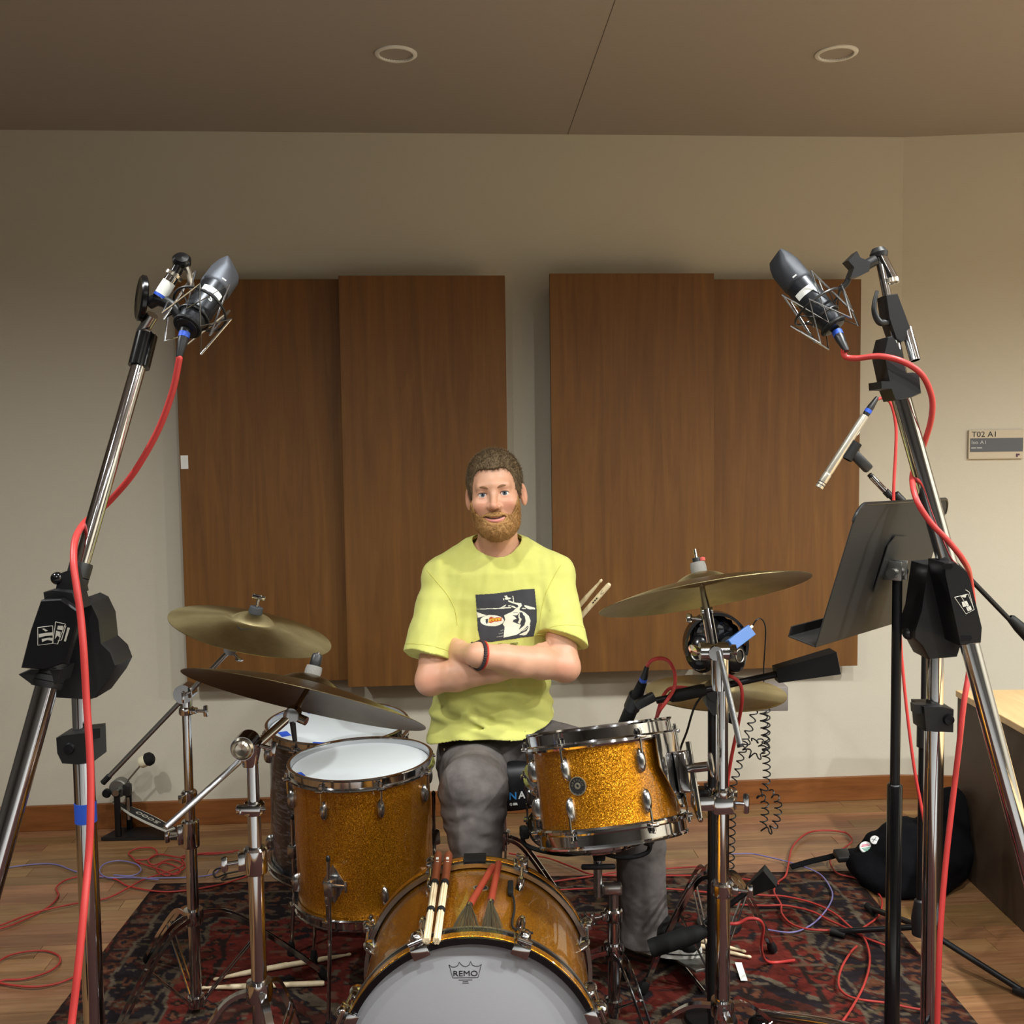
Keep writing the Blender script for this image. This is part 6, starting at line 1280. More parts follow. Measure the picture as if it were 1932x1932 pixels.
# ------------------------------------------------------------------ music stand
def music_stand():
    TL, TR, BL, BR = P(1613, 955, 1.88), P(1797, 938, 2.28), P(1545, 1216, 1.91), P(1716, 1168, 2.29)
    base = V(P(1688, 1500, 2.07).x, 2.07, 0); t = thing('music_stand', 'black metal music stand seen from behind on the right', 'music stand', base)
    u = ((TR - TL) + (BR - BL)).normalized(); w = ((TL + TR) - (BL + BR)).normalized(); nr = u.cross(w).normalized()     # nr: reading side
    if nr.x > 0: nr = -nr
    c = (TL + TR + BL + BR) / 4; Wd = ((TR - TL).length + (BR - BL).length) / 2; Hd = ((TL - BL).length + (TR - BR).length) / 2
    X = Matrix.Identity(4)
    for i in range(3): X[i][0], X[i][1], X[i][2], X[i][3] = u[i], w[i], u.cross(w)[i], c[i]
    sgn = 1 if u.cross(w).dot(nr) > 0 else -1
    co = 0.035; o = [(-Wd / 2, -Hd / 2), (Wd / 2, -Hd / 2)]
    for k in range(7): a = R(90 * k / 6); o.append((Wd / 2 - co + co * math.cos(a), Hd / 2 - co + co * math.sin(a)))
    for k in range(7): a = R(90 + 90 * k / 6); o.append((-Wd / 2 + co + co * math.cos(a), Hd / 2 - co + co * math.sin(a)))
    dk = MB().prism(o, 0.0025, X, -0.00125).build('desk', 'black_desk', t, 30)
    m = MB(); m.box((0, -Hd / 2, sgn * 0.028), (Wd * 1.0, 0.003, 0.058), X, 0.001); m.box((0, -Hd / 2 + 0.010, sgn * 0.057), (Wd, 0.022, 0.003), X, 0.001); m.build('shelf', 'black_desk', dk, 0)
    m = MB(); m.tube([X @ V(x, y, 0) for x, y in o[2:]], 0.0035, 8); m.build('rolled_edge', 'black_metal', dk)
    m = MB(); m.prism([(-0.055, -0.05), (0.03, -0.05), (0.045, 0.065), (-0.03, 0.07), (-0.055, 0.05)], 0.002, X, -sgn * 0.005 - 0.001); m.build('back_plate', 'black_desk', t, 30)
    br = MB(); pv = V(base.x, 2.07, P(1688, 1080, 2.07).z); q = pv + (c - pv) * 0.4
    for s in (-1, 1): br.box((0, 0, 0), (0.004, 0.045, 0.04), frame(q + u * s * 0.016, V(0, 0, 1), u), 0.001)
    br.build('tilt_bracket', 'steel', t, 30); MB().cyl(pv - u * 0.036, pv + u * 0.036, 0.010, n=20).build('tilt_barrel', 'steel', t)
    zs = P(1688, 1478, 2.07).z; MB().cyl((base.x, base.y, zs - 0.02), (base.x, base.y, pv.z), 0.0100, n=20).build('inner_post', 'black_metal', t)
    MB().lathe([(0.0001, 0.05), (0.0156, 0.05), (0.0156, zs - 0.004), (0.0125, zs), (0.009, zs)], Matrix.Translation(base), 24).build('outer_post', 'black_gloss', t)
    for k in range(3):
        a = R(50 + 120 * k); d = V(math.cos(a), math.sin(a), 0); MB().tube(cr([base + V(0, 0, 0.16) + d * 0.012, base + V(0, 0, 0.15) + d * 0.10, base + d * 0.25 + V(0, 0, 0.05), base + d * 0.33 + V(0, 0, 0.009)], 5), 0.009, 10).build('leg', 'black_metal', t)
music_stand()
# ------------------------------------------------------------------ boom stand with the pencil microphone
def pencil():
    d = 2.75; base = V(P(1722, 1500, d).x, d, 0); t = thing('mic_boom_stand', 'thin black boom stand carrying the slim silver microphone', 'mic stand', base)
    pv = P(1748, 992, d); MB().cyl((pv.x, d, 0.06), (pv.x, d, 0.62), 0.0125, n=18).build('lower_tube', 'black_metal', t); MB().cyl((pv.x, d, 0.6), (pv.x, d, pv.z), 0.0085, n=18).build('upper_tube', 'black_metal', t)
    MB().lathe([(0.009, 0.6), (0.018, 0.6), (0.018, 0.66), (0.009, 0.665)], Matrix.Translation((pv.x, d, 0)), 20).build('height_clutch', 'black_plastic', t)
    e0, e1 = P(1640, 895, d - 0.05), P(1932 + 20, 1218, d - 0.04); dv = (e1 - e0).normalized(); MB().cyl(e0, e1, 0.0068, n=16).build('boom_arm', 'black_metal', t)
    m = MB(); m.lathe([(0.0001, -0.022), (0.016, -0.022), (0.019, -0.01), (0.019, 0.02), (0.0001, 0.022)], frame(pv + V(0, -0.03, 0), (0, -1, 0)), 22); m.build('boom_swivel', 'black_plastic', t)
    g0 = P(1905, 1164, d - 0.042); MB().lathe([(0.007, 0), (0.012, 0.006), (0.0165, 0.04), (0.018, 0.12), (0.014, 0.125), (0.0001, 0.126)], frame(g0, dv), 20).build('counterweight_grip', 'rubber', t)
    c0 = P(1693, 936, d - 0.05); m = MB(); m.lathe([(0.0068, -0.01), (0.011, -0.008), (0.011, 0.02), (0.0068, 0.022)], frame(c0, dv), 18); m.box((0, 0, 0), (0.03, 0.016, 0.02), frame(c0 + dv * 0.02, V(0, -1, 0), dv), 0.004); m.build('arm_joint', 'black_plastic', t)
    MB().cyl(e0 + dv * 0.008, e0 + dv * 0.062, 0.0082, n=16).build('telescopic_end', 'chrome', t); MB().cyl(e0 + dv * 0.064, e0 + dv * 0.082, 0.0095, n=16).build('end_lock', 'black_plastic', t)
    ml = P(1607, 851, d - 0.055); m = MB(); m.box((0, 0, 0), (0.075, 0.026, 0.024), frame(P(1622, 868, d - 0.052), V(0, -1, 0), dv), 0.006); m.build('clip_arm', 'black_plastic', t)
    ma = (P(1545, 920, d - 0.055) - P(1640, 765, d - 0.055)).normalized()
    m = MB(); m.lathe([(0.0112, -0.026), (0.0145, -0.026), (0.0145, 0.026), (0.0112, 0.026)], frame(ml, ma), 22, closed=True); m.build('mic_clip', 'rubber', t)
    tip, tail = P(1545, 920, d - 0.055), P(1632, 784, d - 0.055); L = (tip - tail).length; X = frame(tail, tip - tail)
    k = thing('pencil_microphone', 'slim silver pencil microphone clipped to the thin boom', 'microphone', tail)
    MB().lathe([(0.0001, 0), (0.0105, 0), (0.0108, 0.004), (0.0108, L - 0.050), (0.0100, L - 0.048), (0.0100, L - 0.044), (0.0112, L - 0.042), (0.0112, L - 0.020), (0.0104, L - 0.018), (0.0104, L - 0.015), (0.0112, L - 0.014), (0.0112, L - 0.011), (0.0104, L - 0.010), (0.0104, L - 0.007), (0.0112, L - 0.006), (0.0108, L), (0.0001, L)], X, 24).build('body', 'pencil_mic', k, 25)
    m = MB()
    for s in (-0.0165, -0.0085): m.lathe([(0.0106, L + s - 0.001), (0.0106, L + s + 0.001)], X, 24)
    m.build('sound_slots', 'black_ink', k); MB().box((0.0, -0.0106, L * 0.22), (0.009, 0.001, 0.011), frame(tail, tip - tail, V(0, 0, 1).cross(tip - tail)) , 0).build('paper_label', 'white_label', k, 0)
    # tripod legs on the floor
    hub = V(pv.x, d, 0); MB().lathe([(0.0125, 0.06), (0.024, 0.062), (0.026, 0.11), (0.018, 0.16), (0.0125, 0.165)], Matrix.Translation(hub), 20).build('leg_hub', 'black_plastic', t)
    for f in (F(1935, 1885), F(1575, 1768), F(1640, 1722)):
        f = V(f.x, f.y, 0.016); lg = MB().tube([hub + V(0, 0, 0.085), f], 0.0085, 10).build('leg', 'black_metal', t); dd = (f - hub).normalized(); MB().cyl(f - dd * 0.03, f + dd * 0.012, 0.0115, n=12).build('rubber_foot', 'rubber', lg)
pencil()
# ------------------------------------------------------------------ cables
def xlr(t, p, d, s=1.0):                                     # black barrel with a blue ring; p = mic end, d = pointing to the cable
    X = frame(Vector(p), d); MB().lathe([(0.0001, 0), (0.0092 * s, 0), (0.0098 * s, 0.002), (0.0098 * s, 0.030 * s), (0.0085 * s, 0.036 * s), (0.0062 * s, 0.058 * s), (0.0045 * s, 0.062 * s), (0.0001, 0.062 * s)], X, 20).build('plug', 'black_plastic', t)
    MB().lathe([(0.0097 * s, 0.008 * s), (0.0104 * s, 0.008 * s), (0.0104 * s, 0.019 * s), (0.0097 * s, 0.019 * s)], X, 20, closed=True).build('blue_ring', 'blue_tape', t, label='blue tape ring'); return X @ V(0, 0, 0.060 * s)
def cable(pts, r, mat, label, plug=None, n=8, name='microphone_cable', cat='cable', group=None, seg=8):
    if plug is None: return MB().tube(cr(pts, seg), r, n).build(name, mat, None, 60, label=label, cat=cat, group=group)
    t = thing(name, label, cat, pts[0], group); e = xlr(t, plug[0], plug[1], plug[2] if len(plug) > 2 else 1.0); MB().tube(cr([e] + list(pts), seg), r, n).build('cord', mat, t, 60); return t
pp = lambda L: [P(*q) for q in L]
ax = XL.to_3x3() @ V(0, 0, -1)
cable(pp([(337, 684, 1.905), (325, 740, 1.91), (298, 812, 1.92), (255, 888, 1.935), (212, 940, 1.95), (182, 968, 1.94), (158, 988, 1.87), (142, 1018, 1.80), (139, 1062, 1.755), (145, 1110, 1.735), (152, 1160, 1.725), (158, 1230, 1.71), (163, 1320, 1.70), (170, 1430, 1.68), (171, 1530, 1.66), (167, 1620, 1.64), (158, 1720, 1.6), (147, 1830, 1.57), (135, 1932, 1.55), (118, 2080, 1.5), (100, 2250, 1.5)]), 0.0062, 'red_cable', 'red microphone cable running down the left studio stand', (XL @ V(0, 0, -0.004), P(341, 668, 1.905) - P(352, 620, 1.925)), 12)
cable(pp([(1592, 660, 2.02), (1595, 673, 2.02), (1618, 676, 2.01), (1660, 672, 1.975), (1705, 683, 1.955), (1740, 708, 1.96), (1758, 750, 1.98), (1757, 790, 2.0), (1746, 830, 2.035), (1735, 860, 2.06), (1723, 890, 2.05), (1722, 915, 1.995), (1731, 947, 1.96), (1755, 985, 1.955), (1790, 1022, 1.955), (1818, 1058, 1.97), (1830, 1090, 2.05), (1838, 1180, 2.09), (1829, 1262, 2.075), (1818, 1330, 2.05), (1808, 1420, 2.03), (1795, 1530, 2.01), (1785, 1620, 2.0), (1778, 1700, 1.99), (1772, 1800, 1.98), (1768, 1950, 1.98), (1765, 2100, 1.98)]), 0.0058, 'red_cable', 'red microphone cable wound around the right studio stand', (XRm @ V(0, 0, -0.004), P(1588, 648, 2.02) - P(1574, 620, 2.045)), 12)
cable(pp([(1655, 753, 2.695), (1667, 751, 2.695), (1681, 762, 2.695), (1690, 800, 2.695), (1690, 850, 2.69), (1686, 930, 2.68), (1688, 1020, 2.68), (1694, 1120, 2.68), (1698, 1190, 2.68), (1702, 1250, 2.68), (1712, 1350, 2.67), (1725, 1450, 2.66), (1738, 1520, 2.65), (1752, 1600, 2.63), (1758, 1700, 2.62)]) , 0.0042, 'red_cable', 'thin red cable hanging from the slim silver microphone', (P(1633, 783, 2.695), P(1651, 756, 2.695) - P(1633, 783, 2.695), 0.92), 10)
def fpts(L, z0=0.008, jit=0.0): return [F(x, y, z0 + random.uniform(0, jit)) for x, y in L]
G = 'red cables on the floor'
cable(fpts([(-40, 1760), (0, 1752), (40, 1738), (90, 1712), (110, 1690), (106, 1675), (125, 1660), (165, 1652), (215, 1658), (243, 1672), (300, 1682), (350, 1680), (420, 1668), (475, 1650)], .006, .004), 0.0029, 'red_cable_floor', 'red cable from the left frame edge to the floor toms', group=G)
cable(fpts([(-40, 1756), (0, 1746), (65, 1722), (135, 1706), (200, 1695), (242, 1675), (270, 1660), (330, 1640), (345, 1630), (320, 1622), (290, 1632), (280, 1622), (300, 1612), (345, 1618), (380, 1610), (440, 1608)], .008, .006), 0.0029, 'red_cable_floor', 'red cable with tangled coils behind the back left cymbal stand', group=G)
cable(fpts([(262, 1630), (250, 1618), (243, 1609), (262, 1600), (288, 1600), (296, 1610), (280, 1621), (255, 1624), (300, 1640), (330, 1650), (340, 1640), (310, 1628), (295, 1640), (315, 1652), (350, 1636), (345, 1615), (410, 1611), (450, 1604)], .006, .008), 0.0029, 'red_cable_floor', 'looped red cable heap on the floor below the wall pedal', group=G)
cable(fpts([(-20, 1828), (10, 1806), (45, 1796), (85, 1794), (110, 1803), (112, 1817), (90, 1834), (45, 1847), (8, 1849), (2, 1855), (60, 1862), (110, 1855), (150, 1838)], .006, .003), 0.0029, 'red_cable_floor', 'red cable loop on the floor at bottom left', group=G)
cable(fpts([(-20, 1642), (60, 1631), (105, 1631), (145, 1645), (200, 1655), (330, 1656), (400, 1650), (418, 1634), (440, 1626), (480, 1622)], .005, .003), 0.0025, 'purple_cable', 'grey purple cable across the floor on the left', name='thin_cable')
cable(fpts([(300, 1660), (245, 1655), (205, 1656), (188, 1645), (197, 1630), (225, 1624), (256, 1630), (266, 1642), (250, 1652), (215, 1651)], .009, .003), 0.0025, 'purple_cable', 'grey purple cable loop right of the left studio stand', name='thin_cable')
cable(fpts([(470, 1640), (430, 1648), (408, 1655), (403, 1645), (415, 1638), (426, 1650), (420, 1660), (470, 1650)], .008, .008), 0.003, 'black_cable', 'short black cable knot on the floor by the floor toms', name='thin_cable')
q8 = lambda L: [(1440 + x / 3.632, 1400 + y / 3.632) for x, y in L]
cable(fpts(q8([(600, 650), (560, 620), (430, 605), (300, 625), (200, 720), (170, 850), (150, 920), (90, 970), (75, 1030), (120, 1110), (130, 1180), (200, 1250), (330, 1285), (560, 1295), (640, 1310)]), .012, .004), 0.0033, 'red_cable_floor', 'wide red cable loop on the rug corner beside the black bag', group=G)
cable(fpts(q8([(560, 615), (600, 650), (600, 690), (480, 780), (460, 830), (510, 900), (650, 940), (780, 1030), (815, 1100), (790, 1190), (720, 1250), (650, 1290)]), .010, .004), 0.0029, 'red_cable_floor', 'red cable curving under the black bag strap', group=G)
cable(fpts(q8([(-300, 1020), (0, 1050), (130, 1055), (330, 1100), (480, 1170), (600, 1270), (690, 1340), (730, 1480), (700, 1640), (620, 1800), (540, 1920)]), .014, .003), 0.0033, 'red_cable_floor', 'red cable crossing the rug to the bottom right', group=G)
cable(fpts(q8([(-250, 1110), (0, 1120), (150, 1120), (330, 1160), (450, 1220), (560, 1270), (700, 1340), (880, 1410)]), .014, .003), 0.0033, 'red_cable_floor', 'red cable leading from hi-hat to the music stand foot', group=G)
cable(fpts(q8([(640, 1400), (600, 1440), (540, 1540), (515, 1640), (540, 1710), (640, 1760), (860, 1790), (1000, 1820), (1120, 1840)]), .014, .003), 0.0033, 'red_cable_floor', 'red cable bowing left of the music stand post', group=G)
cable(fpts(q8([(-300, 770), (-100, 765), (0, 780), (200, 830), (380, 900), (460, 1000), (470, 1080), (400, 1190), (300, 1270), (180, 1305), (0, 1280)]), .012, .003), 0.0025, 'purple_cable', 'grey purple cable curving over the rug on the right', name='thin_cable')
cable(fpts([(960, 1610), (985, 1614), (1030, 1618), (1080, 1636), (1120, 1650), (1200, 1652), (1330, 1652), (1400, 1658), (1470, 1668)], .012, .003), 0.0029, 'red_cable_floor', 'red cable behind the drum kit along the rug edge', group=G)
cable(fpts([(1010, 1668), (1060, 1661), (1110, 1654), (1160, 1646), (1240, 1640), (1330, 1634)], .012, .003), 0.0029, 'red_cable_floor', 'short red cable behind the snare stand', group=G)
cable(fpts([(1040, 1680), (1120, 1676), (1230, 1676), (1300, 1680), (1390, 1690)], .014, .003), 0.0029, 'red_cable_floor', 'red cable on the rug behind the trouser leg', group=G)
# ------------------------------------------------------------------ microphone on the snare with its short boom
def snare_mic():
    d = 2.28; base = V(P(1343, 1500, 2.295).x, 2.295, 0); t = thing('mic_boom_stand', 'black boom stand with thick grip reaching in front of the hi-hat', 'mic stand', base)
    zb = P(1344, 1312, 2.295).z; MB().cyl((base.x, 2.295, 0.02), (base.x, 2.295, zb), 0.0095, n=16).build('post', 'black_metal', t)
    pv = P(1348, 1302, d); e0, e1 = P(1238, 1322, d - 0.02), P(1578, 1247, d - 0.01); dv = (e1 - e0).normalized()
    MB().cyl(e0, e1 - dv * 0.03, 0.0078, n=16).build('boom_arm', 'black_metal', t)
    MB().lathe([(0.008, 0), (0.012, 0.004), (0.0145, 0.02), (0.0145, 0.078), (0.012, 0.085), (0.008, 0.086)], frame(P(1262, 1316, d - 0.019), dv), 18).build('arm_grip', 'rubber', t)
    cwX = frame(P(1463, 1272, d - 0.012), dv, V(0, 0, 1)); w = MB(); w.add([cwX @ V(x, y, 0) for x, y in ((-.017, -.017), (.017, -.017), (.017, .017), (-.017, .017))] + [cwX @ V(x, y, .14) for x, y in ((-.026, -.024), (.026, -.024), (.026, .024), (-.026, .024))], [(3, 2, 1, 0), (4, 5, 6, 7), (0, 1, 5, 4), (1, 2, 6, 5), (2, 3, 7, 6), (3, 0, 4, 7)])
    wt = w.build('counterweight', 'rubber', t, 30); MB().lathe([(0.0001, .004), (.009, .003), (.010, -.001)], frame(cwX @ V(0, 0, .14), dv), 16).build('end_bolt', 'steel', wt); MB().box((0, 0, .1405), (.048, .044, .002), cwX, .001).build('end_plate', 'grey_box', wt, 0)
    m = MB(); m.lathe([(0.0001, -0.03), (0.016, -0.03), (0.022, -0.015), (0.022, 0.02), (0.0001, 0.022)], frame(pv + V(0, 0.0, 0), (0, -1, 0)), 20); slab(m, [(1330, 1300), (1365, 1295), (1374, 1325), (1362, 1345), (1345, 1350), (1332, 1330)], 2.270, 0.045, 0.004); m.build('boom_swivel', 'black_plastic', t, 30)
    MB().lathe([(0.0001, 0), (0.009, 0), (0.012, 0.012), (0.009, 0.024), (0.0001, 0.025)], frame(P(1372, 1350, 2.29), V(0.6, -0.5, -0.4)), 14).build('clutch_knob', 'black_plastic', t)
    MB().lathe([(0.0001, .0055), (.060, .0055), (.064, .009), (.060, .018), (.012, .028), (.0001, .028)], Matrix.Translation(base), 32).build('round_base', 'black_metal', t)
    tail, tip = P(1212, 1288, d + 0.03), P(1178, 1368, d + 0.10); L = (tip - tail).length; X = frame(tail, tip - tail)
    k = thing('dynamic_microphone', 'black dynamic microphone aimed down behind the rack tom', 'microphone', tail)
    MB().lathe([(0.0001, 0), (0.0105, 0), (0.0115, 0.01), (0.0155, L * 0.45), (0.0165, L * 0.5), (0.0165, L * 0.97), (0.014, L), (0.0001, L)], X, 22).build('body', 'black_matte', k)
    m = MB(); m.lathe([(0.0160, L * .30), (0.0195, L * .30), (0.0195, L * .58), (0.0160, L * .58)], X, 22, closed=True); m.box((0, 0, 0), (0.05, 0.022, 0.022), frame((X @ V(0, 0, L * .42) + e0) / 2, V(0, -1, 0), e0 - X @ V(0, 0, L * .42)), 0.005); m.build('mic_clip', 'black_plastic', t)
    cable(pp([(1228, 1247, d - 0.02), (1245, 1242, d - 0.02), (1262, 1248, d - 0.02), (1273, 1270, d - 0.025), (1272, 1298, d - 0.03), (1258, 1322, d - 0.045), (1245, 1340, d - 0.04), (1238, 1356, d + 0.02), (1262, 1300, d + 0.03), (1330, 1300, d + 0.04), (1362, 1276, d + 0.02), (1378, 1276, d - .03), (1396, 1290, d - 0.035), (1400, 1320, d - 0.03), (1392, 1370, d + 0.03), (1378, 1440, d + 0.06), (1368, 1520, d + 0.08), (1362, 1650, d + 0.09)]), 0.0042, 'red_cable', 'red cable looping from the dynamic microphone around the hi-hat', (tail, P(1221, 1256, d + 0.0) - tail, 0.9), 10)
snare_mic()
# ------------------------------------------------------------------ bass drum microphone on a low stand
def kick_mic():
    d = 2.435; base = V(P(1341, 1700, d).x, d, 0); t = thing('mic_boom_stand', 'low black boom stand on the rug behind the right cymbal stand', 'mic stand', base)
    zt_ = P(1341, 1668, d).z; MB().cyl((base.x, d, 0.02), (base.x, d, zt_), 0.0095, n=14).build('post', 'black_metal', t)
    MB().cyl((base.x, d, 0.10), (base.x, d, 0.20), 0.0135, n=16).build('post_sleeve', 'black_plastic', t); MB().lathe([(0.0001, .0055), (.062, .0055), (.066, .009), (.062, .018), (.012, .028), (.0001, .028)], Matrix.Translation(base), 32).build('round_base', 'black_metal', t)
    g = P(1413, 1680, d - 0.03); e1 = P(1460, 1648, d - 0.05); e0 = P(1330, 1742, d - 0.02); dv = (e1 - g).normalized(); MB().cyl(e0, g, 0.007, n=14).build('boom_arm', 'black_metal', t)
    cwX = frame(g, dv, V(0, 0, 1)); w = MB(); w.add([cwX @ V(x, y, 0) for x, y in ((-.012, -.012), (.012, -.012), (.012, .012), (-.012, .012))] + [cwX @ V(x, y, .068) for x, y in ((-.024, -.02), (.024, -.02), (.024, .02), (-.024, .02))], [(3, 2, 1, 0), (4, 5, 6, 7), (0, 1, 5, 4), (1, 2, 6, 5), (2, 3, 7, 6), (3, 0, 4, 7)]); w.build('counterweight', 'rubber', t, 30)
    MB().ball(P(1345, 1738, d - 0.02), .018, (1, 1, 1), None, 14, 10).build('boom_swivel', 'black_plastic', t)
    tip, tail = P(1226, 1790, d - 0.02), P(1334, 1755, d - 0.02); L = (tip - tail).length; X = frame(tail, tip - tail); k = thing('bass_microphone', 'thick black cylindrical microphone lying low beside the shoe', 'microphone', tail)
    MB().lathe([(0.0001, 0), (0.013, 0), (0.016, 0.012), (0.021, 0.03), (0.0225, 0.06), (0.0225, L - .012), (0.0205, L), (0.0001, L)], X, 24).build('body', 'black_matte', k); MB().lathe([(0.0001, L + .001), (0.018, L + .001), (0.0195, L - .003)], X, 24).build('grille', 'mic_grille_dark', k)
    cable(pp([(1392, 1742, d + 0.0), (1412, 1733, d), (1432, 1736, d), (1440, 1752, d + .02), (1436, 1790, d + .08)]) + [F(1450, 1815, .015), F(1500, 1812, .015)], 0.0042, 'red_cable', 'red cable plugged into the thick low microphone', (tail, P(1366, 1744, d - .01) - tail, 0.9), 10)
kick_mic()
# ------------------------------------------------------------------ headphones, belt box and coiled leads on a slim pole
def headphones():
    d = 2.93; base = V(P(1356, 1500, d).x, d, 0); t = thing('headphone_stand', 'slim dark pole behind the hi-hat with a grey box on a bracket', 'stand', base); zt_ = P(1350, 1205, d).z
    MB().cyl((base.x, d, 0.02), (base.x, d, zt_), 0.008, n=14).build('pole', 'black_metal', t); MB().lathe([(0.0001, .0055), (.065, .0055), (.068, .010), (.064, .018), (.012, .028), (.0001, .028)], Matrix.Translation(base), 32).build('round_base', 'black_metal', t)
    bx = P(1457, 1313, d); m = MB(); m.box((bx.x - 0.02, d, bx.z), (0.115, 0.075, 0.072), None, 0.003); m.build('control_box', 'grey_box', t, 30, label='grey headphone control box'); MB().box(((base.x + bx.x) / 2 - 0.03, d, bx.z), (bx.x - base.x - .05, 0.02, 0.012), None, .002).build('bracket', 'black_metal', t, 0)
    c = P(1350, 1216, d - .03); h = thing('headphones', 'black headphones with blue clip hanging behind the ride cymbal', 'headphones', c)
    vs = []; fs = []; n = 26
    for k in range(n + 1):
        a = R(-18 + 216 * k / n); rr = .088
        for (dr, dy) in ((0, -.020), (.009, -.020), (.009, .020), (0, .020)): vs.append(V(c.x + (rr + dr) * math.cos(a) * .96, c.y + dy, c.z + (rr + dr) * math.sin(a)))
    for k in range(n):
        for q in range(4): q2 = (q + 1) % 4; fs.append((k * 4 + q, k * 4 + q2, (k + 1) * 4 + q2, (k + 1) * 4 + q))
    fs += [(3, 2, 1, 0), tuple(n * 4 + q for q in range(4))]; MB().add(vs, fs).build('headband', 'black_gloss', h)
    for sx, ox, oz in ((-1, -.045, -.022), (1, .045, -.030)):
        cc = c + V(ox, -.012, oz); X = frame(cc, V(sx * .55, -.8, .12)) @ Matrix.Diagonal((1, 1.18, 1, 1)); cup = MB().lathe([(0.0001, .030), (.024, .029), (.040, .020), (.044, .004), (.042, -.010), (.0001, -.012)], X, 28).build('ear_cup', 'black_gloss', h)
        MB().lathe([(.020, .0), (.030, -.020), (.044, -.020), (.049, -.006), (.044, .006)], X, 28).build('ear_pad', 'black_matte', cup); MB().tube([X @ V(.016 * math.cos(2 * math.pi * k / 20), .016 * math.sin(2 * math.pi * k / 20), .031) for k in range(20)], .002, 6, closed=True).build('trim_ring', 'steel', cup)
    m = MB(); rg = random.Random(4)                         # crumpled black cover between the cups
    m.ball(c + V(0, .012, .010), .072, (1, .30, 1), None, 26, 18); vs = [Vector(v) for v in m.v]
    m.v = [tuple(v + V(rg.uniform(-1, 1), rg.uniform(-1, 1), rg.uniform(-1, 1)) * .005) for v in vs]; m.build('inner_padding', 'black_gloss', h, 12)
    a, b = P(1378, 1217, d - .09), P(1416, 1190, d - .09); X = frame((a + b) / 2, V(.15, -1, .35), b - a); bl = MB().box((0, 0, 0), ((b - a).length + .008, .034, .03), X, .002).build('blue_clip', 'headphone_blue', h, 20, label='blue plastic clip'); MB().cyl(X @ V((b - a).length / 2 + .004, .006, 0), X @ V((b - a).length / 2 + .016, .006, 0), .0045, n=10).build('jack', 'cream', bl)
    cable([X @ V((b - a).length / 2 + .016, .006, 0)] + pp([(1428, 1169, d - .08), (1437, 1168, d - .07), (1444, 1182, d - .06), (1444, 1210, d - .04), (1441, 1260, d - .01), (1441, 1289, d)]), .0021, 'black_cable', 'thin dark lead from the blue clip down to the grey box', name='thin_cable', n=6)
    def coil(path, R0, turns, label, r=.0021):
        pts = cr(path, 14); L = [0]
        for i in range(1, len(pts)): L.append(L[-1] + (pts[i] - pts[i - 1]).length)
        T = L[-1]; out = []; N = turns * 12; j = 0
        for i in range(N + 1):
            s = T * i / N
            while j < len(L) - 2 and L[j + 1] < s: j += 1
            f = (s - L[j]) / max(L[j + 1] - L[j], 1e-9); p = pts[j].lerp(pts[j + 1], f); tn = (pts[j + 1] - pts[j]).normalized(); x = tn.orthogonal().normalized() if abs(tn.y) > .9 else V(0, 1, 0); x = (x - tn * x.dot(tn)).normalized(); y = tn.cross(x); a = 2 * math.pi * turns * i / N; out.append(p + x * math.cos(a) * R0 + y * math.sin(a) * R0)
        MB().tube(out, r, 5).build('coiled_lead', 'black_cable', None, 60, label=label, cat='cable', group='coiled black leads')
    dd = d - .03
    coil(pp([(1424, 1338, dd), (1415, 1372, dd), (1404, 1400, dd), (1412, 1420, dd), (1426, 1428, dd), (1436, 1424, dd)]), .0100, 7, 'shortest coiled black lead, hanging left below the grey box')
    coil(pp([(1440, 1336, dd), (1442, 1370, dd), (1444, 1400, dd), (1446, 1440, dd), (1446, 1475, dd), (1440, 1492, dd), (1432, 1500, dd), (1440, 1508, dd), (1444, 1525, dd), (1441, 1548, dd), (1440, 1562, dd), (1450, 1568, dd), (1462, 1556, dd), (1468, 1530, dd), (1466, 1508, dd), (1452, 1494, dd)]), .0105, 25, 'longest coiled black lead, knotted and doubled up at its lower end')
    coil(pp([(1412, 1396, dd), (1400, 1420, dd), (1393, 1450, dd), (1384, 1480, dd), (1382, 1540, dd), (1380, 1600, dd), (1378, 1660, dd)]), .0095, 17, 'coiled black lead dropping beside the right cymbal stand to the floor')
    coil(pp([(1446, 1336, dd - .03), (1446, 1380, dd - .03), (1444, 1420, dd - .03), (1432, 1396, dd - .03), (1420, 1400, dd - .03)]), .0100, 9, 'coiled black lead crossing the longest one below the grey box')
    cable(pp([(1325, 1312, 2.27), (1312, 1330, 2.27), (1304, 1352, 2.27), (1296, 1380, 2.28), (1284, 1412, 2.29), (1280, 1440, 2.31)]), .0026, 'black_cable', 'thin black lead hanging left of the right cymbal stand', name='thin_cable', n=6)
headphones()
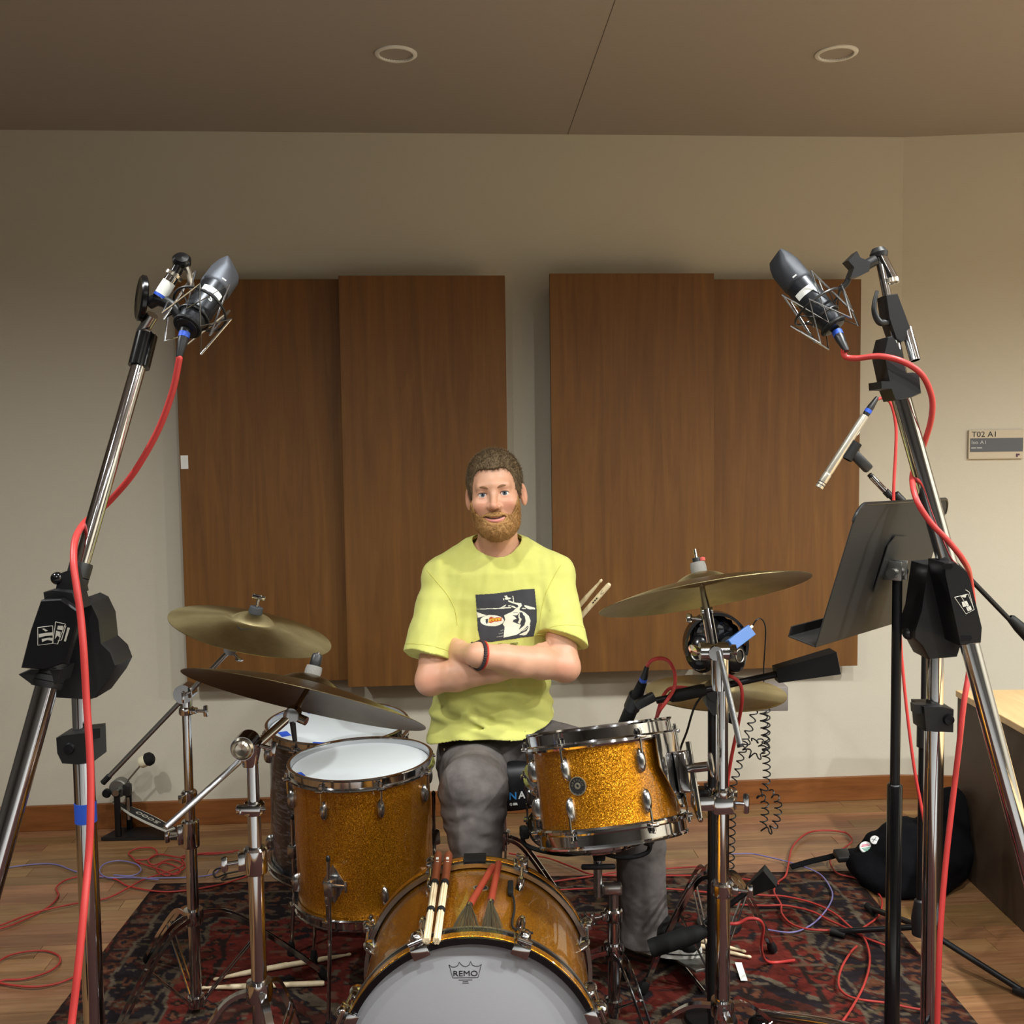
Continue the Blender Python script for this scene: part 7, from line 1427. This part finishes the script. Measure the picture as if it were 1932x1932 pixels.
# ------------------------------------------------------------------ bass drum pedals
def wall_pedal():
    fb = F(270, 1586); d = fb.y; t = thing('bass_drum_pedal', 'spare black bass drum pedal with beater by the back wall', 'pedal', fb)
    A, B = F(192, 1586), F(347, 1586); w = .10
    MB().prism([(A.x, d), (B.x + .02, d), (B.x - .01, d + w), (A.x + .03, d + w)], .012, Matrix.Translation((0, 0, .002))).build('base_plate', 'black_plastic', t, 30)
    for yy, (xa, xb) in ((d + .01, (218, 236)), (d + .085, (240, 256))):
        m = MB(); p0, p1 = P(xa + 2, 1578, yy), P(xa + 6, 1492, yy); m.box(((p0.x + p1.x) / 2, yy, (p0.z + p1.z) / 2), (.022, .014, p1.z - p0.z), None, .004); m.build('post', 'black_metal', t, 30)
    hx = P(228, 1488, d + .045); MB().cyl(hx + V(0, -.05, 0), hx + V(0, .05, 0), .012, n=18).build('axle', 'steel', t); m = MB(); m.lathe([(0.0001, -.022), (.030, -.022), (.034, -.018), (.034, .018), (.030, .022), (.0001, .022)], frame(hx + V(-.004, 0, .006), (0, -1, 0)), 26); m.build('cam', 'pedal_grey', t); MB().box((hx.x + .03, d + .03, hx.z + .002), (.03, .03, .045), None, .008).build('spring_cap', 'black_plastic', t); MB().cyl((hx.x + .03, d + .03, hx.z - .03), (hx.x + .032, d + .03, .07), .006, n=12).build('spring', 'steel', t)
    MB().lathe([(0.0001, 0), (.014, 0), (.018, .008), (.014, .018), (.0001, .019)], frame(P(204, 1496, d + .02), V(-.2, -1, .2)), 18).build('side_knob', 'black_metal', t)
    r0, r1 = P(234, 1468, d + .045), P(268, 1441, d + .045); MB().cyl(hx, r1, .0035, n=10).build('beater_rod', 'steel', t); bd_ = (r1 - r0).normalized(); pd = V(bd_.z, 0, -bd_.x); X = frame(P(277, 1434, d + .045), V(.78, 0, .35), V(0, 0, 1)); MB().lathe([(0.0001, -.002), (.022, -.002), (.026, .004), (.024, .018), (.016, .026), (.0001, .028)], X, 22).build('beater_felt', 'black_matte', t); MB().lathe([(0.0001, -.026), (.019, -.026), (.022, -.022), (.022, -.002), (.0001, -.002)], X, 22).build('beater_face', 'cream', t, label='cream side of the beater')
    # foot board with white edge line and numbers
    H, T_ = P(322, 1568, d + .0), P(214, 1514, d + .075); u = (T_ - H); L = u.length; u.normalize(); wv = V(.45, -.75, -.1); wv = (wv - u * wv.dot(u)).normalized(); nz = u.cross(wv)
    if nz.z < 0: nz = -nz
    X = Matrix.Identity(4)
    for i in range(3): X[i][0], X[i][1], X[i][2], X[i][3] = u[i], wv[i], nz[i], H[i]
    if X.determinant() < 0: X = X @ Matrix.Diagonal((1, -1, 1, 1))
    def outline(s): return [(x * L, y * .040 * s) for x, y in ((0, -.7), (.12, -.85), (.35, -1.0), (.6, -.95), (.8, -.6), (1, -.3), (1, .3), (.8, .6), (.6, .95), (.35, 1.0), (.12, .85), (0, .7))]
    fo = MB().prism(outline(1.0), .006, X, 0).build('foot_board', 'logo_ink', t, 0); MB().prism([(x * .955 + L * .035, y * .84) for x, y in outline(1.0)], .001, X, .0058).build('board_face', 'black_ink', fo, 0); MB().box((L * .06, 0, .0075), (.018, .05, .002), X).build('heel_plate', 'pedal_grey', fo, 0)
    Tx = X @ Matrix.Translation((L * .90, .018, .0074)) @ Matrix.Rotation(math.pi, 4, 'Z'); text('lettering', '5000', .036, X @ Matrix.Translation((L * .20, -.012, .0074)), 'logo_ink', fo, sx=1.5)
    MB().tube([H + V(-.01, 0, -.01), H + V(.012, .02, -.02)], .008, 10).build('heel_hinge', 'steel', t)
wall_pedal()
def kick_pedal():
    x0 = KC.x; t = thing('bass_drum_pedal', 'bass drum pedal clamped to the rear hoop of the gold drum', 'pedal', (x0, 2.38, 0))
    MB().box((x0, 2.38, .014), (.10, .32, .008), None, .002).build('base_plate', 'black_metal', t, 0)
    for s in (-1, 1): MB().box((x0 + s * .055, 2.245, .12), (.014, .02, .21), None, .003).build('post', 'chrome_soft', t, 0)
    MB().cyl((x0 - .06, 2.245, .225), (x0 + .06, 2.245, .225), .008, n=14).build('axle', 'steel', t); MB().cyl((x0, 2.245, .225), (x0, 2.24, .36), .004, n=10).build('beater_rod', 'steel', t); MB().ball((x0, 2.236, .37), .024, (1, .9, 1.1), None, 18, 12).build('beater_felt', 'felt_grey', t)
    fr = frame(V(x0, 2.40, .055), V(0, -.25, 1), V(0, 1, 0)); MB().box((0, 0, 0), (.28, .085, .007), fr, .002).build('foot_board', 'pedal_grey', t, 0)
kick_pedal()
# ------------------------------------------------------------------ sticks
def stick(tip, butt, label, group, r=.0072, printed=False, name='drumstick'):
    tip, butt = Vector(tip), Vector(butt); L = (butt - tip).length; X = frame(tip, butt - tip)
    o = MB().lathe([(0.0001, 0), (.003, .0015), (.0046, .006), (.0040, .011), (.0030, .015), (.0042, .03), (r, .085), (r, L - .006), (r * .75, L), (0.0001, L)], X, 16)
    if not printed: return o.build(name, 'stick_wood', None, label=label, cat='drumstick', group=group)
    t = thing(name, label, 'drumstick', tip, group); o.build('shaft', 'stick_wood', t); m = MB(); Y = frame(tip, butt - tip, V(0, -1, .3))
    a = L - .035; m.tube([Y @ V(r + .0002, -.004, a + .008), Y @ V(r + .0004, .0, a - .006), Y @ V(r + .0002, .004, a + .006)], .0005, 5)
    for k in range(3): m.box((r, 0, a - .025 - k * .009), (.0008, .004, .006), Y)
    m.build('print', 'black_ink', t, 0); return t
dS1 = 2.99
s_tip, s_dir = P(1136, 1093, dS1), P(985, 1266, 3.145); stick(s_tip, s_tip + (s_dir - s_tip).normalized() * .40, 'drumstick tucked behind the arm with its rounded tip up', 'sticks tucked behind the arm')
bt, b2 = P(1150, 1102, dS1), P(1000, 1272, 3.145); stick(bt + (b2 - bt).normalized() * .40, bt, 'drumstick tucked behind the arm with its printed butt end up', 'sticks tucked behind the arm', .0078, True)
GS = 'drumsticks lying on the rug'
stick(F(663, 1800, .0128), F(497, 1829, .0128), 'drumstick on the rug nearest the gold floor tom', GS); stick(F(379, 1864, .0128), F(612, 1855, .0128), 'drumstick on the rug nearest the bottom of the picture on the left', GS); stick(F(402, 1848, .0128), F(492, 1830, .0128) * 1.0 + (F(492, 1830, .0128) - F(402, 1848, .0128)) * .6, 'drumstick on the rug lying between the two other left sticks', GS)
a_, b_ = F(1418, 1806, .0128), F(1300, 1780, .0128); stick(a_, a_ + (b_ - a_).normalized() * .40, 'drumstick on the rug right of the low microphone, front one', GS); a_, b_ = F(1410, 1800, .0128) + V(0, .012, 0), F(1300, 1768, .0128); stick(a_, a_ + (b_ - a_).normalized() * .40, 'drumstick on the rug right of the low microphone, rear one', GS)
a_, b_ = F(1393, 1816, .012), F(1404, 1850, .012); MB().box((0, 0, 0), ((b_ - a_).length, .018, .001), frame((a_ + b_) / 2, V(0, 0, 1), b_ - a_)).build('paper_tag', 'white_label', None, 0, label='white paper strip on the rug right of the shoe', cat='paper')
# ------------------------------------------------------------------ black bag
def bag():
    c = F(1740, 1700); t = thing('gig_bag', 'black fabric bag with two round pins on the floor at right', 'bag', (c.x, c.y + .1, 0)); dB = 3.22
    e = [(P(1725, 1620, dB), (.17, .13, .125)), (P(1795, 1572, dB + .06), (.10, .10, .155)), (P(1655, 1632, dB + .02), (.10, .07, .055)), (P(1700, 1660, dB - .04), (.12, .09, .06))]
    def f(p):
        d = None
        for ce, r in e: q = s_ell(p, ce, r); d = q if d is None else smin(d, q, .06)
        st = np.stack([p[:, 0] + p[:, 2] * .5, p[:, 1], p[:, 2]], 1).astype(np.float32); d = d + (vnoise(st, 18, 31) - .5) * .020 + (vnoise(st, 50, 32) - .5) * .006; return np.maximum(np.maximum(d, .006 - p[:, 2]), p[:, 0] - (F(1806, 1640).x - .012))
    o = sdf_mesh('body', f, (c.x - .45, dB - .30, -.03), (c.x + .40, dB + .35, .52), .008, 'fabric_black', t)
    bv = BVHTree.FromPolygons([v.co for v in o.data.vertices], [tuple(p.vertices) for p in o.data.polygons]); O = V(0, 0, CAMH)
    def hit(x, y): h = bv.ray_cast(O, ray(x, y).normalized()); return (h[0], h[1]) if h[0] is not None else (P(x, y, dB), V(0, -1, 0))
    for x, y, r, lab in ((1634, 1600, .0205, 'larger green and pink pin badge'), (1651, 1586, .015, 'smaller white pin badge')):
        p, n = hit(x, y); n = (n + V(0, -1, .35)).normalized(); X = frame(p + n * .006, n, V(1, 0, 0)); b_ = MB().lathe([(0.0001, .003), (r * .9, .002), (r, -.001), (r * .9, -.006)], X, 24).build('pin_badge', 'pin_white', t, label=lab)
        if r > .018:
            m = MB()
            for k in range(3): m.box((0, -.004 - k * .0045, .0034), (r * (1.3 - .25 * k), .0028, .0006), X)
            m.build('pin_print', 'pin_green', b_, 0); m = MB()
            for k in range(2): m.box((0, .003 + k * .0045, .0034), (r * (1.3 - .25 * k), .0028, .0006), X)
            m.build('pin_print', 'pin_pink', b_, 0)
        else: m = MB(); m.tube([X @ V(-.007, -.006, .0034), X @ V(.007, .006, .0034)], .0007, 5); m.tube([X @ V(-.007, .004, .0034), X @ V(.007, -.004, .0034)], .0007, 5); m.build('pin_print', 'black_ink', b_, 0)
    sp = [F(1492, 1637, .012), F(1530, 1626, .02), F(1565, 1618, .03), P(1600, 1608, dB + .05), P(1625, 1605, dB + .06)]; pts = cr(sp, 6); vs = []; fs = []
    for i, p in enumerate(pts):
        for (a, b2) in ((-.017, 0), (.017, 0), (.017, .004), (-.017, .004)): vs.append(p + V(0, a, b2))
    for i in range(len(pts) - 1):
        for q in range(4): q2 = (q + 1) % 4; fs.append((i * 4 + q, i * 4 + q2, i * 4 + 4 + q2, i * 4 + 4 + q))
    fs += [(3, 2, 1, 0), tuple((len(pts) - 1) * 4 + q for q in range(4))]; MB().add(vs, fs).build('strap', 'fabric_black', t)
    MB().box((0, 0, 0), (.05, .05, .02), frame(P(1590, 1614, dB + .04), V(0, -.3, 1), V(1, 0, .3)), .005).build('buckle', 'black_plastic', t)
bag()
